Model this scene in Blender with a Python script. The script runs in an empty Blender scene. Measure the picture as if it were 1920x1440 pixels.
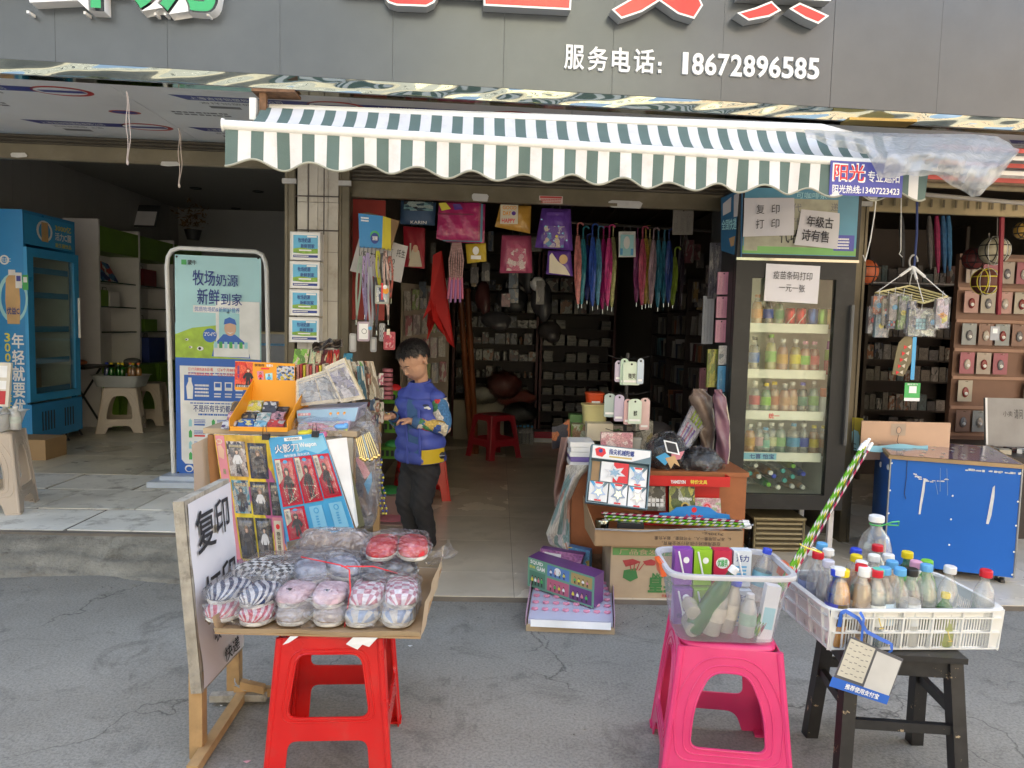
import bpy,bmesh,math,random
from mathutils import Vector,Matrix
random.seed(7)
V=Vector
C=bpy.context.scene
COL=C.collection
PI=math.pi;sin=math.sin;cos=math.cos;rad=math.radians;MT=Matrix.Translation;MO=Matrix.Rotation

# ------------------------------------------------------------------ camera
F_PX=1387.0;CAM_H=1.42;CAM=V((0,0,CAM_H));ROLL=0.023
_y=V(((934-960)/F_PX,(720-612)/F_PX,-1)).normalized()  # world +Y seen from the camera
_u=V((sin(ROLL),cos(ROLL),0))
_z=(_u-_y*_u.dot(_y)).normalized()
_x=_y.cross(_z)
C2W=Matrix((_x,_y,_z))  # camera axes -> world axes
cam_d=bpy.data.cameras.new('camera');cam=bpy.data.objects.new('camera',cam_d);COL.objects.link(cam)
cam_d.sensor_width=36;cam_d.lens=F_PX/1920*36;cam_d.clip_start=0.05;cam_d.clip_end=2000
cam.matrix_world=MT(CAM)@C2W.to_4x4()
C.camera=cam
# ------------------------------------------------------------------ world, sun, exposure
world=bpy.data.worlds.new('World');C.world=world;world.use_nodes=True
_nt=world.node_tree;_bg=_nt.nodes['Background']
_sky=_nt.nodes.new('ShaderNodeTexSky');_sky.sky_type='NISHITA';_sky.sun_disc=False
SUN_EL,SUN_AZ=rad(52),rad(28)  # azimuth from +Y towards +X: the sun stands behind the shops
_sky.sun_elevation=SUN_EL;_sky.sun_rotation=SUN_AZ;_sky.dust_density=3.0;_sky.air_density=1.3
_nt.links.new(_sky.outputs[0],_bg.inputs[0]);_bg.inputs[1].default_value=0.15
sun_d=bpy.data.lights.new('sun','SUN');sun_d.energy=4.0;sun_d.angle=rad(0.6);sun_d.color=(1,.95,.86)
sun=bpy.data.objects.new('sun',sun_d);COL.objects.link(sun)
_sd=V((cos(SUN_EL)*sin(SUN_AZ),cos(SUN_EL)*cos(SUN_AZ),sin(SUN_EL)))
sun.rotation_euler=_sd.to_track_quat('Z','Y').to_euler()
C.view_settings.view_transform='Standard';C.view_settings.look='None'
C.view_settings.exposure=2.35;C.view_settings.use_white_balance=True;C.view_settings.white_balance_temperature=7500;C.view_settings.gamma=1;C.view_settings.use_curve_mapping=False
cy=C.cycles
cy.max_bounces=7;cy.diffuse_bounces=4;cy.glossy_bounces=3;cy.transmission_bounces=4;cy.transparent_max_bounces=40
cy.use_denoising=True;cy.sample_clamp_indirect=4;cy.caustics_reflective=False;cy.caustics_refractive=False

def W(px,py,Y):  # the point of the plane y = Y on the photo's sight line
 d=C2W@V(((px-960)/F_PX,(720-py)/F_PX,-1));return CAM+d*(Y/d.y)
def G(px,py,z=0.0):  # the point at height z on the sight line
 d=C2W@V(((px-960)/F_PX,(720-py)/F_PX,-1));return CAM+d*((z-CAM_H)/d.z)
def PXL(p):
 c=C2W.transposed()@(V(p)-CAM);return(960+F_PX*c.x/-c.z,720-F_PX*c.y/-c.z)

# ------------------------------------------------------------------ materials
MATS={}
def _new(name):
 m=bpy.data.materials.new(name);m.use_nodes=True
 return m,m.node_tree.nodes,m.node_tree.links,m.node_tree.nodes['Principled BSDF']
def mat(name,col=(.5,.5,.5),rough=.55,metal=0,var=.12,vs=6,bump=0,bs=60,dirt=0,spec=.5,rvar=.08,coat=0,sss=0,emit=0,two=None,dcol=None):
 """a plain surface: base colour with soft variation, optional fine relief and blotchy wear"""
 if name in MATS:return MATS[name]
 m,n,l,b=_new(name)
 tc=n.new('ShaderNodeTexCoord');co=tc.outputs['Object']
 nz=n.new('ShaderNodeTexNoise');nz.inputs['Scale'].default_value=vs;nz.inputs['Detail'].default_value=5
 l.new(co,nz.inputs['Vector'])
 r=n.new('ShaderNodeValToRGB');c=V(col)
 r.color_ramp.elements[0].position=.3;r.color_ramp.elements[1].position=.7
 r.color_ramp.elements[0].color=(*(c*(1-var)),1);r.color_ramp.elements[1].color=(*[min(1,x*(1+var))for x in c],1)
 l.new(nz.outputs['Fac'],r.inputs['Fac']);out=r.outputs['Color']
 if dirt:
  n2=n.new('ShaderNodeTexNoise');n2.inputs['Scale'].default_value=vs*.6+3;n2.inputs['Detail'].default_value=9;n2.inputs['Roughness'].default_value=.7
  l.new(co,n2.inputs['Vector'])
  r2=n.new('ShaderNodeValToRGB');r2.color_ramp.elements[0].position=.52;r2.color_ramp.elements[1].position=.68
  r2.color_ramp.elements[1].color=(dirt,dirt,dirt,1)
  l.new(n2.outputs['Fac'],r2.inputs['Fac'])
  mx=n.new('ShaderNodeMixRGB');mx.inputs[2].default_value=(*(dcol or(.12,.10,.08)),1)
  l.new(r2.outputs['Color'],mx.inputs[0]);l.new(out,mx.inputs[1]);out=mx.outputs[0]
 l.new(out,b.inputs['Base Color'])
 b.inputs['Metallic'].default_value=metal;b.inputs['Specular IOR Level'].default_value=spec
 if coat:b.inputs['Coat Weight'].default_value=coat;b.inputs['Coat Roughness'].default_value=.15
 if sss:b.inputs['Subsurface Weight'].default_value=sss;b.inputs['Subsurface Radius'].default_value=(.01,.004,.002)
 mr=n.new('ShaderNodeMapRange');mr.inputs['To Min'].default_value=max(.02,rough-rvar);mr.inputs['To Max'].default_value=min(1,rough+rvar)
 l.new(nz.outputs['Fac'],mr.inputs['Value']);l.new(mr.outputs[0],b.inputs['Roughness'])
 if bump:
  nb=n.new('ShaderNodeTexNoise');nb.inputs['Scale'].default_value=bs;nb.inputs['Detail'].default_value=4
  l.new(co,nb.inputs['Vector'])
  bp=n.new('ShaderNodeBump');bp.inputs['Strength'].default_value=bump;bp.inputs['Distance'].default_value=.01
  l.new(nb.outputs['Fac'],bp.inputs['Height']);l.new(bp.outputs[0],b.inputs['Normal'])
 MATS[name]=m;return m
def clear(name,tint=(1,1,1),gloss=.12,haze=0,hcol=(.9,.9,.92),rough=.05,bump=0,bs=30,edge=.6):
 """thin clear plastic, film or glass: transparent with a sheen and an optional milky share"""
 if name in MATS:return MATS[name]
 m=bpy.data.materials.new(name);m.use_nodes=True;n=m.node_tree.nodes;l=m.node_tree.links
 n.remove(n['Principled BSDF']);out=n['Material Output']
 tr=n.new('ShaderNodeBsdfTransparent');tr.inputs[0].default_value=(*tint,1)
 df=n.new('ShaderNodeBsdfDiffuse');df.inputs[0].default_value=(*hcol,1)
 tl=n.new('ShaderNodeBsdfTranslucent');tl.inputs[0].default_value=(*hcol,1)
 dd=n.new('ShaderNodeMixShader');dd.inputs[0].default_value=.5;l.new(df.outputs[0],dd.inputs[1]);l.new(tl.outputs[0],dd.inputs[2])
 gl=n.new('ShaderNodeBsdfGlossy');gl.inputs['Roughness'].default_value=rough
 m1=n.new('ShaderNodeMixShader');m1.inputs[0].default_value=haze
 l.new(tr.outputs[0],m1.inputs[1]);l.new(dd.outputs[0],m1.inputs[2])
 lw=n.new('ShaderNodeLayerWeight');lw.inputs[0].default_value=.35
 mr=n.new('ShaderNodeMapRange');mr.inputs['To Min'].default_value=gloss*.35;mr.inputs['To Max'].default_value=edge
 l.new(lw.outputs['Facing'],mr.inputs['Value'])
 pw=n.new('ShaderNodeMath');pw.operation='POWER';pw.inputs[1].default_value=1.6
 l.new(mr.outputs[0],pw.inputs[0])
 ad=n.new('ShaderNodeMath');ad.operation='ADD';ad.inputs[1].default_value=gloss*.4;ad.use_clamp=True
 l.new(pw.outputs[0],ad.inputs[0])
 m2=n.new('ShaderNodeMixShader');l.new(ad.outputs[0],m2.inputs[0]);l.new(m1.outputs[0],m2.inputs[1]);l.new(gl.outputs[0],m2.inputs[2])
 if bump:
  tc=n.new('ShaderNodeTexCoord')
  nb=n.new('ShaderNodeTexNoise');nb.inputs['Scale'].default_value=bs;nb.inputs['Detail'].default_value=3;nb.inputs['Distortion'].default_value=1.2
  l.new(tc.outputs['Object'],nb.inputs['Vector'])
  bp=n.new('ShaderNodeBump');bp.inputs['Strength'].default_value=bump;bp.inputs['Distance'].default_value=.02
  l.new(nb.outputs['Fac'],bp.inputs['Height'])
  for q in(gl,df,lw):l.new(bp.outputs[0],q.inputs['Normal'])
 l.new(m2.outputs[0],out.inputs[0]);MATS[name]=m;return m
def art(name,cols,scale=4,seed=0.,rough=.35,warp=.6,lines=.0,aspect=1.0):
 """printed artwork: constant patches of the given colours, warped, different on every copy"""
 if name in MATS:return MATS[name]
 m,n,l,b=_new(name)
 tc=n.new('ShaderNodeTexCoord');oi=n.new('ShaderNodeObjectInfo')
 mp=n.new('ShaderNodeMapping');mp.inputs['Scale'].default_value=(scale,scale*aspect,scale)
 ad=n.new('ShaderNodeVectorMath');ad.operation='ADD'
 sc=n.new('ShaderNodeVectorMath');sc.operation='SCALE';sc.inputs[0].default_value=(7.3,3.1,9.7)
 l.new(oi.outputs['Random'],sc.inputs['Scale']);l.new(tc.outputs['UV'],mp.inputs[0]);l.new(mp.outputs[0],ad.inputs[0]);l.new(sc.outputs[0],ad.inputs[1])
 nz=n.new('ShaderNodeTexNoise');nz.inputs['Scale'].default_value=1.4;nz.inputs['Detail'].default_value=3
 l.new(ad.outputs[0],nz.inputs['Vector'])
 m2=n.new('ShaderNodeVectorMath');m2.operation='SCALE';m2.inputs['Scale'].default_value=warp;l.new(nz.outputs['Color'],m2.inputs[0])
 a2=n.new('ShaderNodeVectorMath');a2.operation='ADD';l.new(ad.outputs[0],a2.inputs[0]);l.new(m2.outputs[0],a2.inputs[1])
 vo=n.new('ShaderNodeTexVoronoi');vo.inputs['Scale'].default_value=1.0;l.new(a2.outputs[0],vo.inputs['Vector'])
 se=n.new('ShaderNodeSeparateColor');l.new(vo.outputs['Color'],se.inputs[0])
 r=n.new('ShaderNodeValToRGB');r.color_ramp.interpolation='CONSTANT'
 k=len(cols)
 for i,c in enumerate(cols):
  e=r.color_ramp.elements[0]if i==0 else(r.color_ramp.elements[1]if i==1 else r.color_ramp.elements.new(.5))
  e.color=(*c,1)
 for i in range(k):r.color_ramp.elements[i].position=min(.999,i/k)
 l.new(se.outputs[0],r.inputs['Fac']);out=r.outputs[0]
 n3=n.new('ShaderNodeTexNoise');n3.inputs['Scale'].default_value=5;n3.inputs['Detail'].default_value=6;l.new(ad.outputs[0],n3.inputs['Vector'])
 r3=n.new('ShaderNodeValToRGB');r3.color_ramp.elements[0].position=.35;r3.color_ramp.elements[1].position=.65
 r3.color_ramp.elements[0].color=(.55,.55,.55,1);r3.color_ramp.elements[1].color=(1.25,1.25,1.25,1)
 l.new(n3.outputs['Fac'],r3.inputs['Fac'])
 mx=n.new('ShaderNodeMixRGB');mx.blend_type='MULTIPLY';mx.inputs[0].default_value=.8
 l.new(out,mx.inputs[1]);l.new(r3.outputs[0],mx.inputs[2]);l.new(mx.outputs[0],b.inputs['Base Color'])
 b.inputs['Roughness'].default_value=rough
 MATS[name]=m;return m

# ------------------------------------------------------------------ mesh builder
class MB:
 def __init__(s):s.v=[];s.f=[];s.m=[];s.uv=[];s.mats=[]
 def mi(s,m):
  if m not in s.mats:s.mats.append(m)
  return s.mats.index(m)
 def add(s,vs,fs,m,uvs=None):
  o=len(s.v);s.v+=[tuple(p)for p in vs];k=s.mi(m)
  for i,f in enumerate(fs):
   s.f.append([o+a for a in f]);s.m.append(k);s.uv.append(uvs[i]if uvs else None)
  return s
 def quad(s,a,b,c,d,m):return s.add([a,b,c,d],[(0,1,2,3)],m,[[(0,0),(1,0),(1,1),(0,1)]])
 def box(s,lo,hi,m,M=None):
  x0,y0,z0=lo;x1,y1,z1=hi
  p=[V(q)for q in((x0,y0,z0),(x1,y0,z0),(x1,y1,z0),(x0,y1,z0),(x0,y0,z1),(x1,y0,z1),(x1,y1,z1),(x0,y1,z1))]
  if M is not None:p=[M@q for q in p]
  u=[(0,0),(1,0),(1,1),(0,1)]
  return s.add(p,[(0,3,2,1),(4,5,6,7),(0,1,5,4),(1,2,6,5),(2,3,7,6),(3,0,4,7)],m,[u]*6)
 def cbox(s,c,sz,m,rz=0,rx=0,ry=0):
  M=MT(c)@MO(rz,4,'Z')@MO(rx,4,'X')@MO(ry,4,'Y')
  return s.box((-sz[0]/2,-sz[1]/2,-sz[2]/2),(sz[0]/2,sz[1]/2,sz[2]/2),m,M)
 def slab(s,tl,tr,br,bl,th,m,back=None,side=None):
  """a card: front face tl,tr,br,bl with UV, thickness th behind it"""
  tl,tr,br,bl=map(V,(tl,tr,br,bl));nrm=(tr-tl).cross(bl-tl).normalized()  # points away from the viewer side
  o=[p+nrm*th for p in(tl,tr,br,bl)]
  s.add([bl,br,tr,tl],[(0,1,2,3)],m,[[(0,0),(1,0),(1,1),(0,1)]])
  s.add([o[3],o[2],o[1],o[0]],[(3,2,1,0)],back or m,[[(0,1),(1,1),(1,0),(0,0)]])
  q=[bl,br,tr,tl];w=[o[3],o[2],o[1],o[0]]
  for i in range(4):
   j=(i+1)%4;s.add([q[j],q[i],w[i],w[j]],[(0,1,2,3)],side or back or m)
  return s
 def tube(s,pts,r,m,n=8,closed=False,cap=True):
  pts=[V(p)for p in pts];k=len(pts);rr=r if isinstance(r,(list,tuple))else[r]*k
  vs=[];prev=None
  for i,p in enumerate(pts):
   if closed:t=pts[(i+1)%k]-pts[i-1]
   else:t=pts[min(i+1,k-1)]-pts[max(i-1,0)]
   t=t.normalized()if t.length>1e-9 else V((0,0,1))
   if prev is None:a=t.orthogonal().normalized()
   else:
    a=prev-t*prev.dot(t);a=a.normalized()if a.length>1e-6 else t.orthogonal().normalized()
   prev=a;b=t.cross(a)
   for j in range(n):
    an=2*PI*j/n;vs.append(p+(a*cos(an)+b*sin(an))*rr[i])
  fs=[]
  for i in range(k if closed else k-1):
   i2=(i+1)%k
   for j in range(n):fs.append((i*n+j,i*n+(j+1)%n,i2*n+(j+1)%n,i2*n+j))
  if cap and not closed:fs.append(tuple(range(n-1,-1,-1)));fs.append(tuple((k-1)*n+j for j in range(n)))
  return s.add(vs,fs,m)
 def lathe(s,prof,m,n=20,M=None,cap=True):
  """prof: (radius, z) from bottom to top"""
  vs=[]
  for r,z in prof:
   for j in range(n):
    a=2*PI*j/n;p=V((r*cos(a),r*sin(a),z));vs.append(M@p if M is not None else p)
  fs=[]
  for i in range(len(prof)-1):
   for j in range(n):fs.append((i*n+j,i*n+(j+1)%n,(i+1)*n+(j+1)%n,(i+1)*n+j))
  if cap:
   if prof[0][0]>1e-5:fs.append(tuple(range(n-1,-1,-1)))
   if prof[-1][0]>1e-5:fs.append(tuple((len(prof)-1)*n+j for j in range(n)))
  us=None
  if n:us=[([((j)/n,i/(len(prof)-1)),((j+1)/n,i/(len(prof)-1)),((j+1)/n,(i+1)/(len(prof)-1)),(j/n,(i+1)/(len(prof)-1))])for i in range(len(prof)-1)for j in range(n)]+[None]*(len(fs)-(len(prof)-1)*n)
  return s.add(vs,fs,m,us)
 def ell(s,c,r,m,n=14,k=9,M=None):
  R=M if M is not None else Matrix.Identity(4)
  prof=[];vs=[];fs=[]
  for i in range(k+1):
   t=PI*i/k
   for j in range(n):
    a=2*PI*j/n
    vs.append(V(c)+(R.to_3x3()@V((r[0]*sin(t)*cos(a),r[1]*sin(t)*sin(a),r[2]*cos(t)))))
  for i in range(k):
   for j in range(n):fs.append((i*n+j,(i+1)*n+j,(i+1)*n+(j+1)%n,i*n+(j+1)%n))
  return s.add(vs,fs,m)
 def grid(s,fn,nu,nv,m,closed=False):
  """surface fn(u, v) with u, v in 0..1"""
  vs=[V(fn(i/nu,j/nv))for j in range(nv+1)for i in range(nu+1)]
  fs=[];us=[]
  for j in range(nv):
   for i in range(nu):
    a=j*(nu+1)+i;fs.append((a,a+1,a+nu+2,a+nu+1))
    us.append([(i/nu,j/nv),((i+1)/nu,j/nv),((i+1)/nu,(j+1)/nv),(i/nu,(j+1)/nv)])
  return s.add(vs,fs,m,us)
 def poly(s,pts,d,m,side=None):
  """polygon (anticlockwise from the front) pushed back by the vector d"""
  pts=[V(p)for p in pts];n=len(pts);d=V(d)
  s.add(pts,[tuple(range(n))],m)
  s.add([p+d for p in pts],[tuple(range(n-1,-1,-1))],side or m)
  for i in range(n):
   j=(i+1)%n;s.add([pts[j],pts[i],pts[i]+d,pts[j]+d],[(0,1,2,3)],side or m)
  return s
 def build(s,name,parent=None,org=None,sm_=35):
  smooth=sm_
  if org is None:org=ORG.get(parent,V((0,0,0)))if parent is not None else V((0,0,0))
  org=V(org)
  me=bpy.data.meshes.new(name)
  me.from_pydata([(p[0]-org.x,p[1]-org.y,p[2]-org.z)for p in s.v],[],s.f)
  for m in s.mats:me.materials.append(m)
  me.polygons.foreach_set('material_index',s.m)
  if any(u for u in s.uv):
   ul=me.uv_layers.new(name='UVMap');buf=[]
   for f,u in zip(s.f,s.uv):
    for i in range(len(f)):buf+=list(u[i])if u else[0,0]
   ul.data.foreach_set('uv',buf)
  if smooth:
   me.polygons.foreach_set('use_smooth',[True]*len(me.polygons));me.set_sharp_from_angle(angle=rad(smooth))
  me.update()
  o=bpy.data.objects.new(name,me);COL.objects.link(o)
  if parent is not None:o.parent=parent;ORG[o]=ORG.get(parent,V((0,0,0)))
  else:o.location=org;ORG[o]=org
  return o
ORG={}
WN='first second third fourth fifth sixth seventh eighth ninth tenth eleventh twelfth thirteenth fourteenth fifteenth sixteenth seventeenth eighteenth nineteenth twentieth'.split()
def thing(name,label,cat,loc=(0,0,0),group=None):
 o=bpy.data.objects.new(name,None);COL.objects.link(o);o.location=loc;o.empty_display_size=.1
 o['label']=label;o['category']=cat
 if group:o['group']=group
 ORG[o]=V(loc);return o
def tag(o,label,cat,group=None):
 o['label']=label;o['category']=cat
 if group:o['group']=group
 return o
def one(name,mb,label,cat,loc,group=None,sm_=35):return tag(mb.build(name,None,loc,sm_),label,cat,group)
def struct(o):o['kind']='structure';return o
def kids(o):return[c for c in bpy.data.objects if c.parent is o]
def copy_tree(o,loc=None,rz=None,parent=None,label=None,group=None,tree=None):
 c=o.copy();COL.objects.link(c)
 if parent is not None:c.parent=parent
 if loc is not None:c.location=loc
 if rz is not None:c.rotation_euler=(0,0,rz)
 if label:c['label']=label
 if group:c['group']=group
 for ch in o.children:copy_tree(ch,parent=c)
 return c

# ------------------------------------------------------------------ text and flat print
_tc={}
def glyphs(s,bold=0.0,extrude=0.0,res=3,bevel=0.0):
 """(verts, faces, width, y0, y1) of a string with unit font size, in the xy plane"""
 k=(s,bold,extrude,res,bevel)
 if k in _tc:return _tc[k]
 cu=bpy.data.curves.new('t','FONT');cu.body=s;cu.size=1;cu.offset=bold;cu.extrude=extrude;cu.resolution_u=res;cu.bevel_depth=bevel
 ob=bpy.data.objects.new('t',cu);COL.objects.link(ob)
 dg=bpy.context.evaluated_depsgraph_get();me=bpy.data.meshes.new_from_object(ob.evaluated_get(dg))
 vs=[v.co.copy()for v in me.vertices];fs=[tuple(p.vertices)for p in me.polygons]
 bpy.data.objects.remove(ob);bpy.data.curves.remove(cu);bpy.data.meshes.remove(me)
 if not vs:vs=[V((0,0,0))];fs=[]
 x0=min(v.x for v in vs);x1=max(v.x for v in vs);y0=min(v.y for v in vs);y1=max(v.y for v in vs)
 _tc[k]=([V(((v.x-x0)/max(1e-6,x1-x0),(v.y-y0)/max(1e-6,y1-y0),v.z))for v in vs],fs,x1-x0,y1-y0)
 return _tc[k]
class Face:
 """a printed sheet: maps (u right, v down) in 0..1 to the quad tl,tr,br,bl; layers lie a little proud of it"""
 def __init__(s,tl,tr,br,bl,mb=None,eps=.0012,lift=.0):
  s.c=[V(p)for p in(tl,tr,br,bl)];s.n=-((s.c[1]-s.c[0]).cross(s.c[3]-s.c[0])).normalized();s.mb=mb or MB();s.eps=eps;s.k=1;s.lift=lift
 def P(s,u,v,h=0):
  a,b,c,d=s.c;return a*(1-u)*(1-v)+b*u*(1-v)+c*u*v+d*(1-u)*v+s.n*(s.lift+h)
 def up(s):s.k+=1;return s
 def rect(s,u0,v0,u1,v1,m,k=None,seg=1):
  h=(k or s.k)*s.eps
  s.mb.add([s.P(u0,v1,h),s.P(u1,v1,h),s.P(u1,v0,h),s.P(u0,v0,h)],[(0,1,2,3)],m,[[(0,0),(1,0),(1,1),(0,1)]]);return s
 def poly(s,pts,m,k=None):
  h=(k or s.k)*s.eps;s.mb.add([s.P(u,v,h)for u,v in pts],[tuple(range(len(pts)-1,-1,-1))],m);return s
 def disc(s,u,v,r,m,k=None,ry=None,n=16):
  a,b,c,d=s.c;asp=(b-a).length/max(1e-6,(d-a).length);ry=ry if ry else r*asp
  return s.poly([(u+r*cos(2*PI*i/n),v+ry*sin(2*PI*i/n))for i in range(n)],m,k)
 def text(s,t,u0,v0,u1,v1,m,bold=0.,k=None,vert=False):
  h=(k or s.k)*s.eps
  if vert:
   n=len(t)
   for i,ch in enumerate(t):s.text(ch,u0,v0+(v1-v0)*(i+.06)/n,u1,v0+(v1-v0)*(i+.94)/n,m,bold,k)
   return s
  n=len(t);cj=any(ord(c)>0x2e80 for c in t);vs,fs,w,hh=glyphs(t,0 if cj else bold,res=2)
  b=min(.05,bold)*.7 if cj else 0;du=(u1-u0)/n*b;dv=(v1-v0)*b  # heavier strokes: the glyph printed again a hair aside
  for i,(x,y)in enumerate(((-1,-1),(1,-1),(1,1),(-1,1))if b else((0,0),)):
   s.mb.add([s.P(u0+(u1-u0)*q.x+du*x,v1-(v1-v0)*q.y+dv*y,h+i*.00012)for q in vs],fs,m)
  return s
 def scrawl(s,u0,v0,u1,v1,m,rows=3,k=None,seed=1,fill=.8):
  """rows of small print too small to read: short dashes"""
  rg=random.Random(seed);h=(v1-v0)/rows
  for r in range(rows):
   u=u0
   while u<u0+(u1-u0)*fill-.001:
    w=rg.uniform(.03,.09)*(u1-u0);s.rect(u,v0+h*(r+.2),min(u1,u+w*.8),v0+h*(r+.75),m,k);u+=w
  return s
 def figure(s,u0,v0,u1,v1,skin,hair,top,leg,k=None,seed=0):
  """a small printed standing figure"""
  k=k or s.k;w=u1-u0;h=v1-v0;f=lambda a,b:(u0+w*a,v0+h*b);rg=random.Random(seed);j=rg.uniform(-.08,.08)
  s.poly([f(.30,.95),f(.35,.55),f(.65,.55),f(.72,.97),f(.56,.97),f(.51,.65),f(.44,.97)],leg,k)
  s.poly([f(.22+j,.62),f(.08,.50),f(.28,.27),f(.44,.22),f(.6,.22),f(.76,.28),f(.92,.5),f(.78+j,.62),f(.66,.44),f(.66,.6),f(.34,.6),f(.34,.44)],top,k+1)
  s.poly([f(.33,.16),f(.35,.03),f(.5,-.02),f(.66,.03),f(.70,.17),f(.62,.24),f(.40,.24)],hair,k+1)
  s.poly([f(.40,.10),f(.52,.08),f(.62,.11),f(.60,.18),f(.51,.23),f(.43,.18)],skin,k+2)
  return s

def remesh_blob(parts,voxel=.01,smooth=6,name='blob'):
 """one continuous surface grown over tapered limbs: parts = [(p0, r0, p1, r1)] or [('e', centre, radii, rot)]"""
 mb=MB();d=mat('default',(.5,.5,.5))
 for q in parts:
  if q[0]=='e':mb.ell(q[1],q[2],d,16,12,q[3]if len(q)>3 else None)
  else:
   p0,r0,p1,r1=q;p0=V(p0);p1=V(p1);n=6;pts=[];rs=[]
   t=(p1-p0).normalized()
   for a in(0.02,.3,.6,.85):pts.append(p0-t*r0*math.sqrt(max(0,1-a*a)));rs.append(r0*a)
   pts.append(p0);rs.append(r0);pts.append(p1);rs.append(r1)
   for a in(.85,.6,.3,.02):pts.append(p1+t*r1*math.sqrt(max(0,1-a*a)));rs.append(r1*a)
   mb.tube(pts,rs,d,14)
 o=mb.build('tmp',None,(0,0,0),0)
 r=o.modifiers.new('r','REMESH');r.mode='VOXEL';r.voxel_size=voxel;r.use_smooth_shade=True
 if smooth:sm=o.modifiers.new('s','SMOOTH');sm.factor=.6;sm.iterations=smooth
 dg=bpy.context.evaluated_depsgraph_get();me=bpy.data.meshes.new_from_object(o.evaluated_get(dg))
 om=o.data;bpy.data.objects.remove(o);bpy.data.meshes.remove(om)
 return me
def mesh_obj(name,me,mats,parent=None,loc=(0,0,0),org=None):
 """link a world-space mesh under its thing"""
 if org is None:org=ORG.get(parent,V((0,0,0)))
 me.transform(MT(-V(org)));me.materials.clear()
 for m in mats:me.materials.append(m)
 me.polygons.foreach_set('use_smooth',[True]*len(me.polygons));me.update()
 o=bpy.data.objects.new(name,me);COL.objects.link(o)
 if parent is not None:o.parent=parent;ORG[o]=ORG.get(parent,V((0,0,0)))
 else:o.location=org;ORG[o]=V(org)
 return o
def rot(p,c,a):
 x,y=p[0]-c[0],p[1]-c[1];return V((c[0]+x*cos(a)-y*sin(a),c[1]+x*sin(a)+y*cos(a),p[2]))
def lerp(a,b,t):return a+(b-a)*t
# ================================================================== setting
def concrete_mat():
 m,n,l,b=_new('street_concrete')
 tc=n.new('ShaderNodeTexCoord');co=tc.outputs['Object']
 def noise(s,d=6,r=.6,dist=0):
  q=n.new('ShaderNodeTexNoise');q.inputs['Scale'].default_value=s;q.inputs['Detail'].default_value=d;q.inputs['Roughness'].default_value=r;q.inputs['Distortion'].default_value=dist
  l.new(co,q.inputs['Vector']);return q.outputs['Fac']
 def ramp(src,stops):
  r=n.new('ShaderNodeValToRGB')
  for i,(p,c)in enumerate(stops):
   e=r.color_ramp.elements[i]if i<2 else r.color_ramp.elements.new(p)
   e.position=p;e.color=(c[0],c[1],c[2],1)
  l.new(src,r.inputs['Fac']);return r.outputs['Color']
 def mul(a,c,f=1.0,mode='MULTIPLY'):
  x=n.new('ShaderNodeMixRGB');x.blend_type=mode;x.inputs[0].default_value=f;l.new(a,x.inputs[1]);l.new(c,x.inputs[2]);return x.outputs[0]
 base=ramp(noise(1.1,8,.62,.4),[(.3,(.225,.212,.186)),(.5,(.270,.257,.228)),(.72,(.33,.316,.284))])
 sp=ramp(noise(95,3,.7),[(.36,(.72,)*3),(.6,(1.08,)*3)])
 st=ramp(noise(3.2,9,.72,1.5),[(.34,(.60,)*3),(.47,(1,)*3)])
 c=mul(mul(base,sp),st,.8)
 nz=n.new('ShaderNodeTexNoise');nz.inputs['Scale'].default_value=1.7;nz.inputs['Detail'].default_value=8;l.new(co,nz.inputs['Vector'])
 sc=n.new('ShaderNodeVectorMath');sc.operation='SCALE';sc.inputs['Scale'].default_value=.9;l.new(nz.outputs['Color'],sc.inputs[0])
 ad=n.new('ShaderNodeVectorMath');ad.operation='ADD';l.new(co,ad.inputs[0]);l.new(sc.outputs[0],ad.inputs[1])
 vo=n.new('ShaderNodeTexVoronoi');vo.feature='DISTANCE_TO_EDGE';vo.inputs['Scale'].default_value=.85;l.new(ad.outputs[0],vo.inputs['Vector'])
 ck=ramp(vo.outputs['Distance'],[(0.0,(.40,)*3),(.0045,(1,)*3)])
 mk=ramp(noise(.9,2),[(.47,(0,)*3),(.53,(1,)*3)])
 x=n.new('ShaderNodeMixRGB');x.blend_type='MULTIPLY';l.new(mk,x.inputs[0]);l.new(c,x.inputs[1]);l.new(ck,x.inputs[2])
 l.new(x.outputs[0],b.inputs['Base Color']);b.inputs['Roughness'].default_value=.82
 bp=n.new('ShaderNodeBump');bp.inputs['Strength'].default_value=.35;bp.inputs['Distance'].default_value=.01
 hh=mul(sp,ck,.8);l.new(hh,bp.inputs['Height']);l.new(bp.outputs[0],b.inputs['Normal'])
 MATS['street_concrete']=m;return m
mconc=concrete_mat()
g=MB();g.quad((-300,-300,0),(300,-300,0),(300,300,0),(-300,300,0),mconc);struct(g.build('ground',sm_=0))

FZ,LZ=.03,.15  # floor levels: main shop, left shop
def yS(x):return 4.75+.06*x  # plane of the roller shutters
def yF(x):return 3.70+.085*x  # plane of the sign fascia
def yFl(x):return yF(x)
mgrout=mat('grout',(.16,.14,.12),.9,var=.2)
def tile_mat(name,c,rough,dirt):
 return mat(name,c,rough,var=.14,vs=2.2,dirt=dirt,dcol=(c[0]*.55,c[1]*.52,c[2]*.48),bump=.03,bs=14,rvar=.12)
mt1=[tile_mat('floor_tile_a',(.70,.62,.49),.22,.3),tile_mat('floor_tile_b',(.72,.635,.505),.26,.35),tile_mat('floor_tile_c',(.68,.60,.475),.2,.3)]
fl=MB();fl.box((-1.25,3.72,-.1),(5.3,10.3,FZ-.004),mgrout);fl_o=struct(fl.build('floor',sm_=0))
rg=random.Random(3)
ys=[3.72,4.1]
while ys[-1]<10.2:ys.append(ys[-1]+.62)
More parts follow.
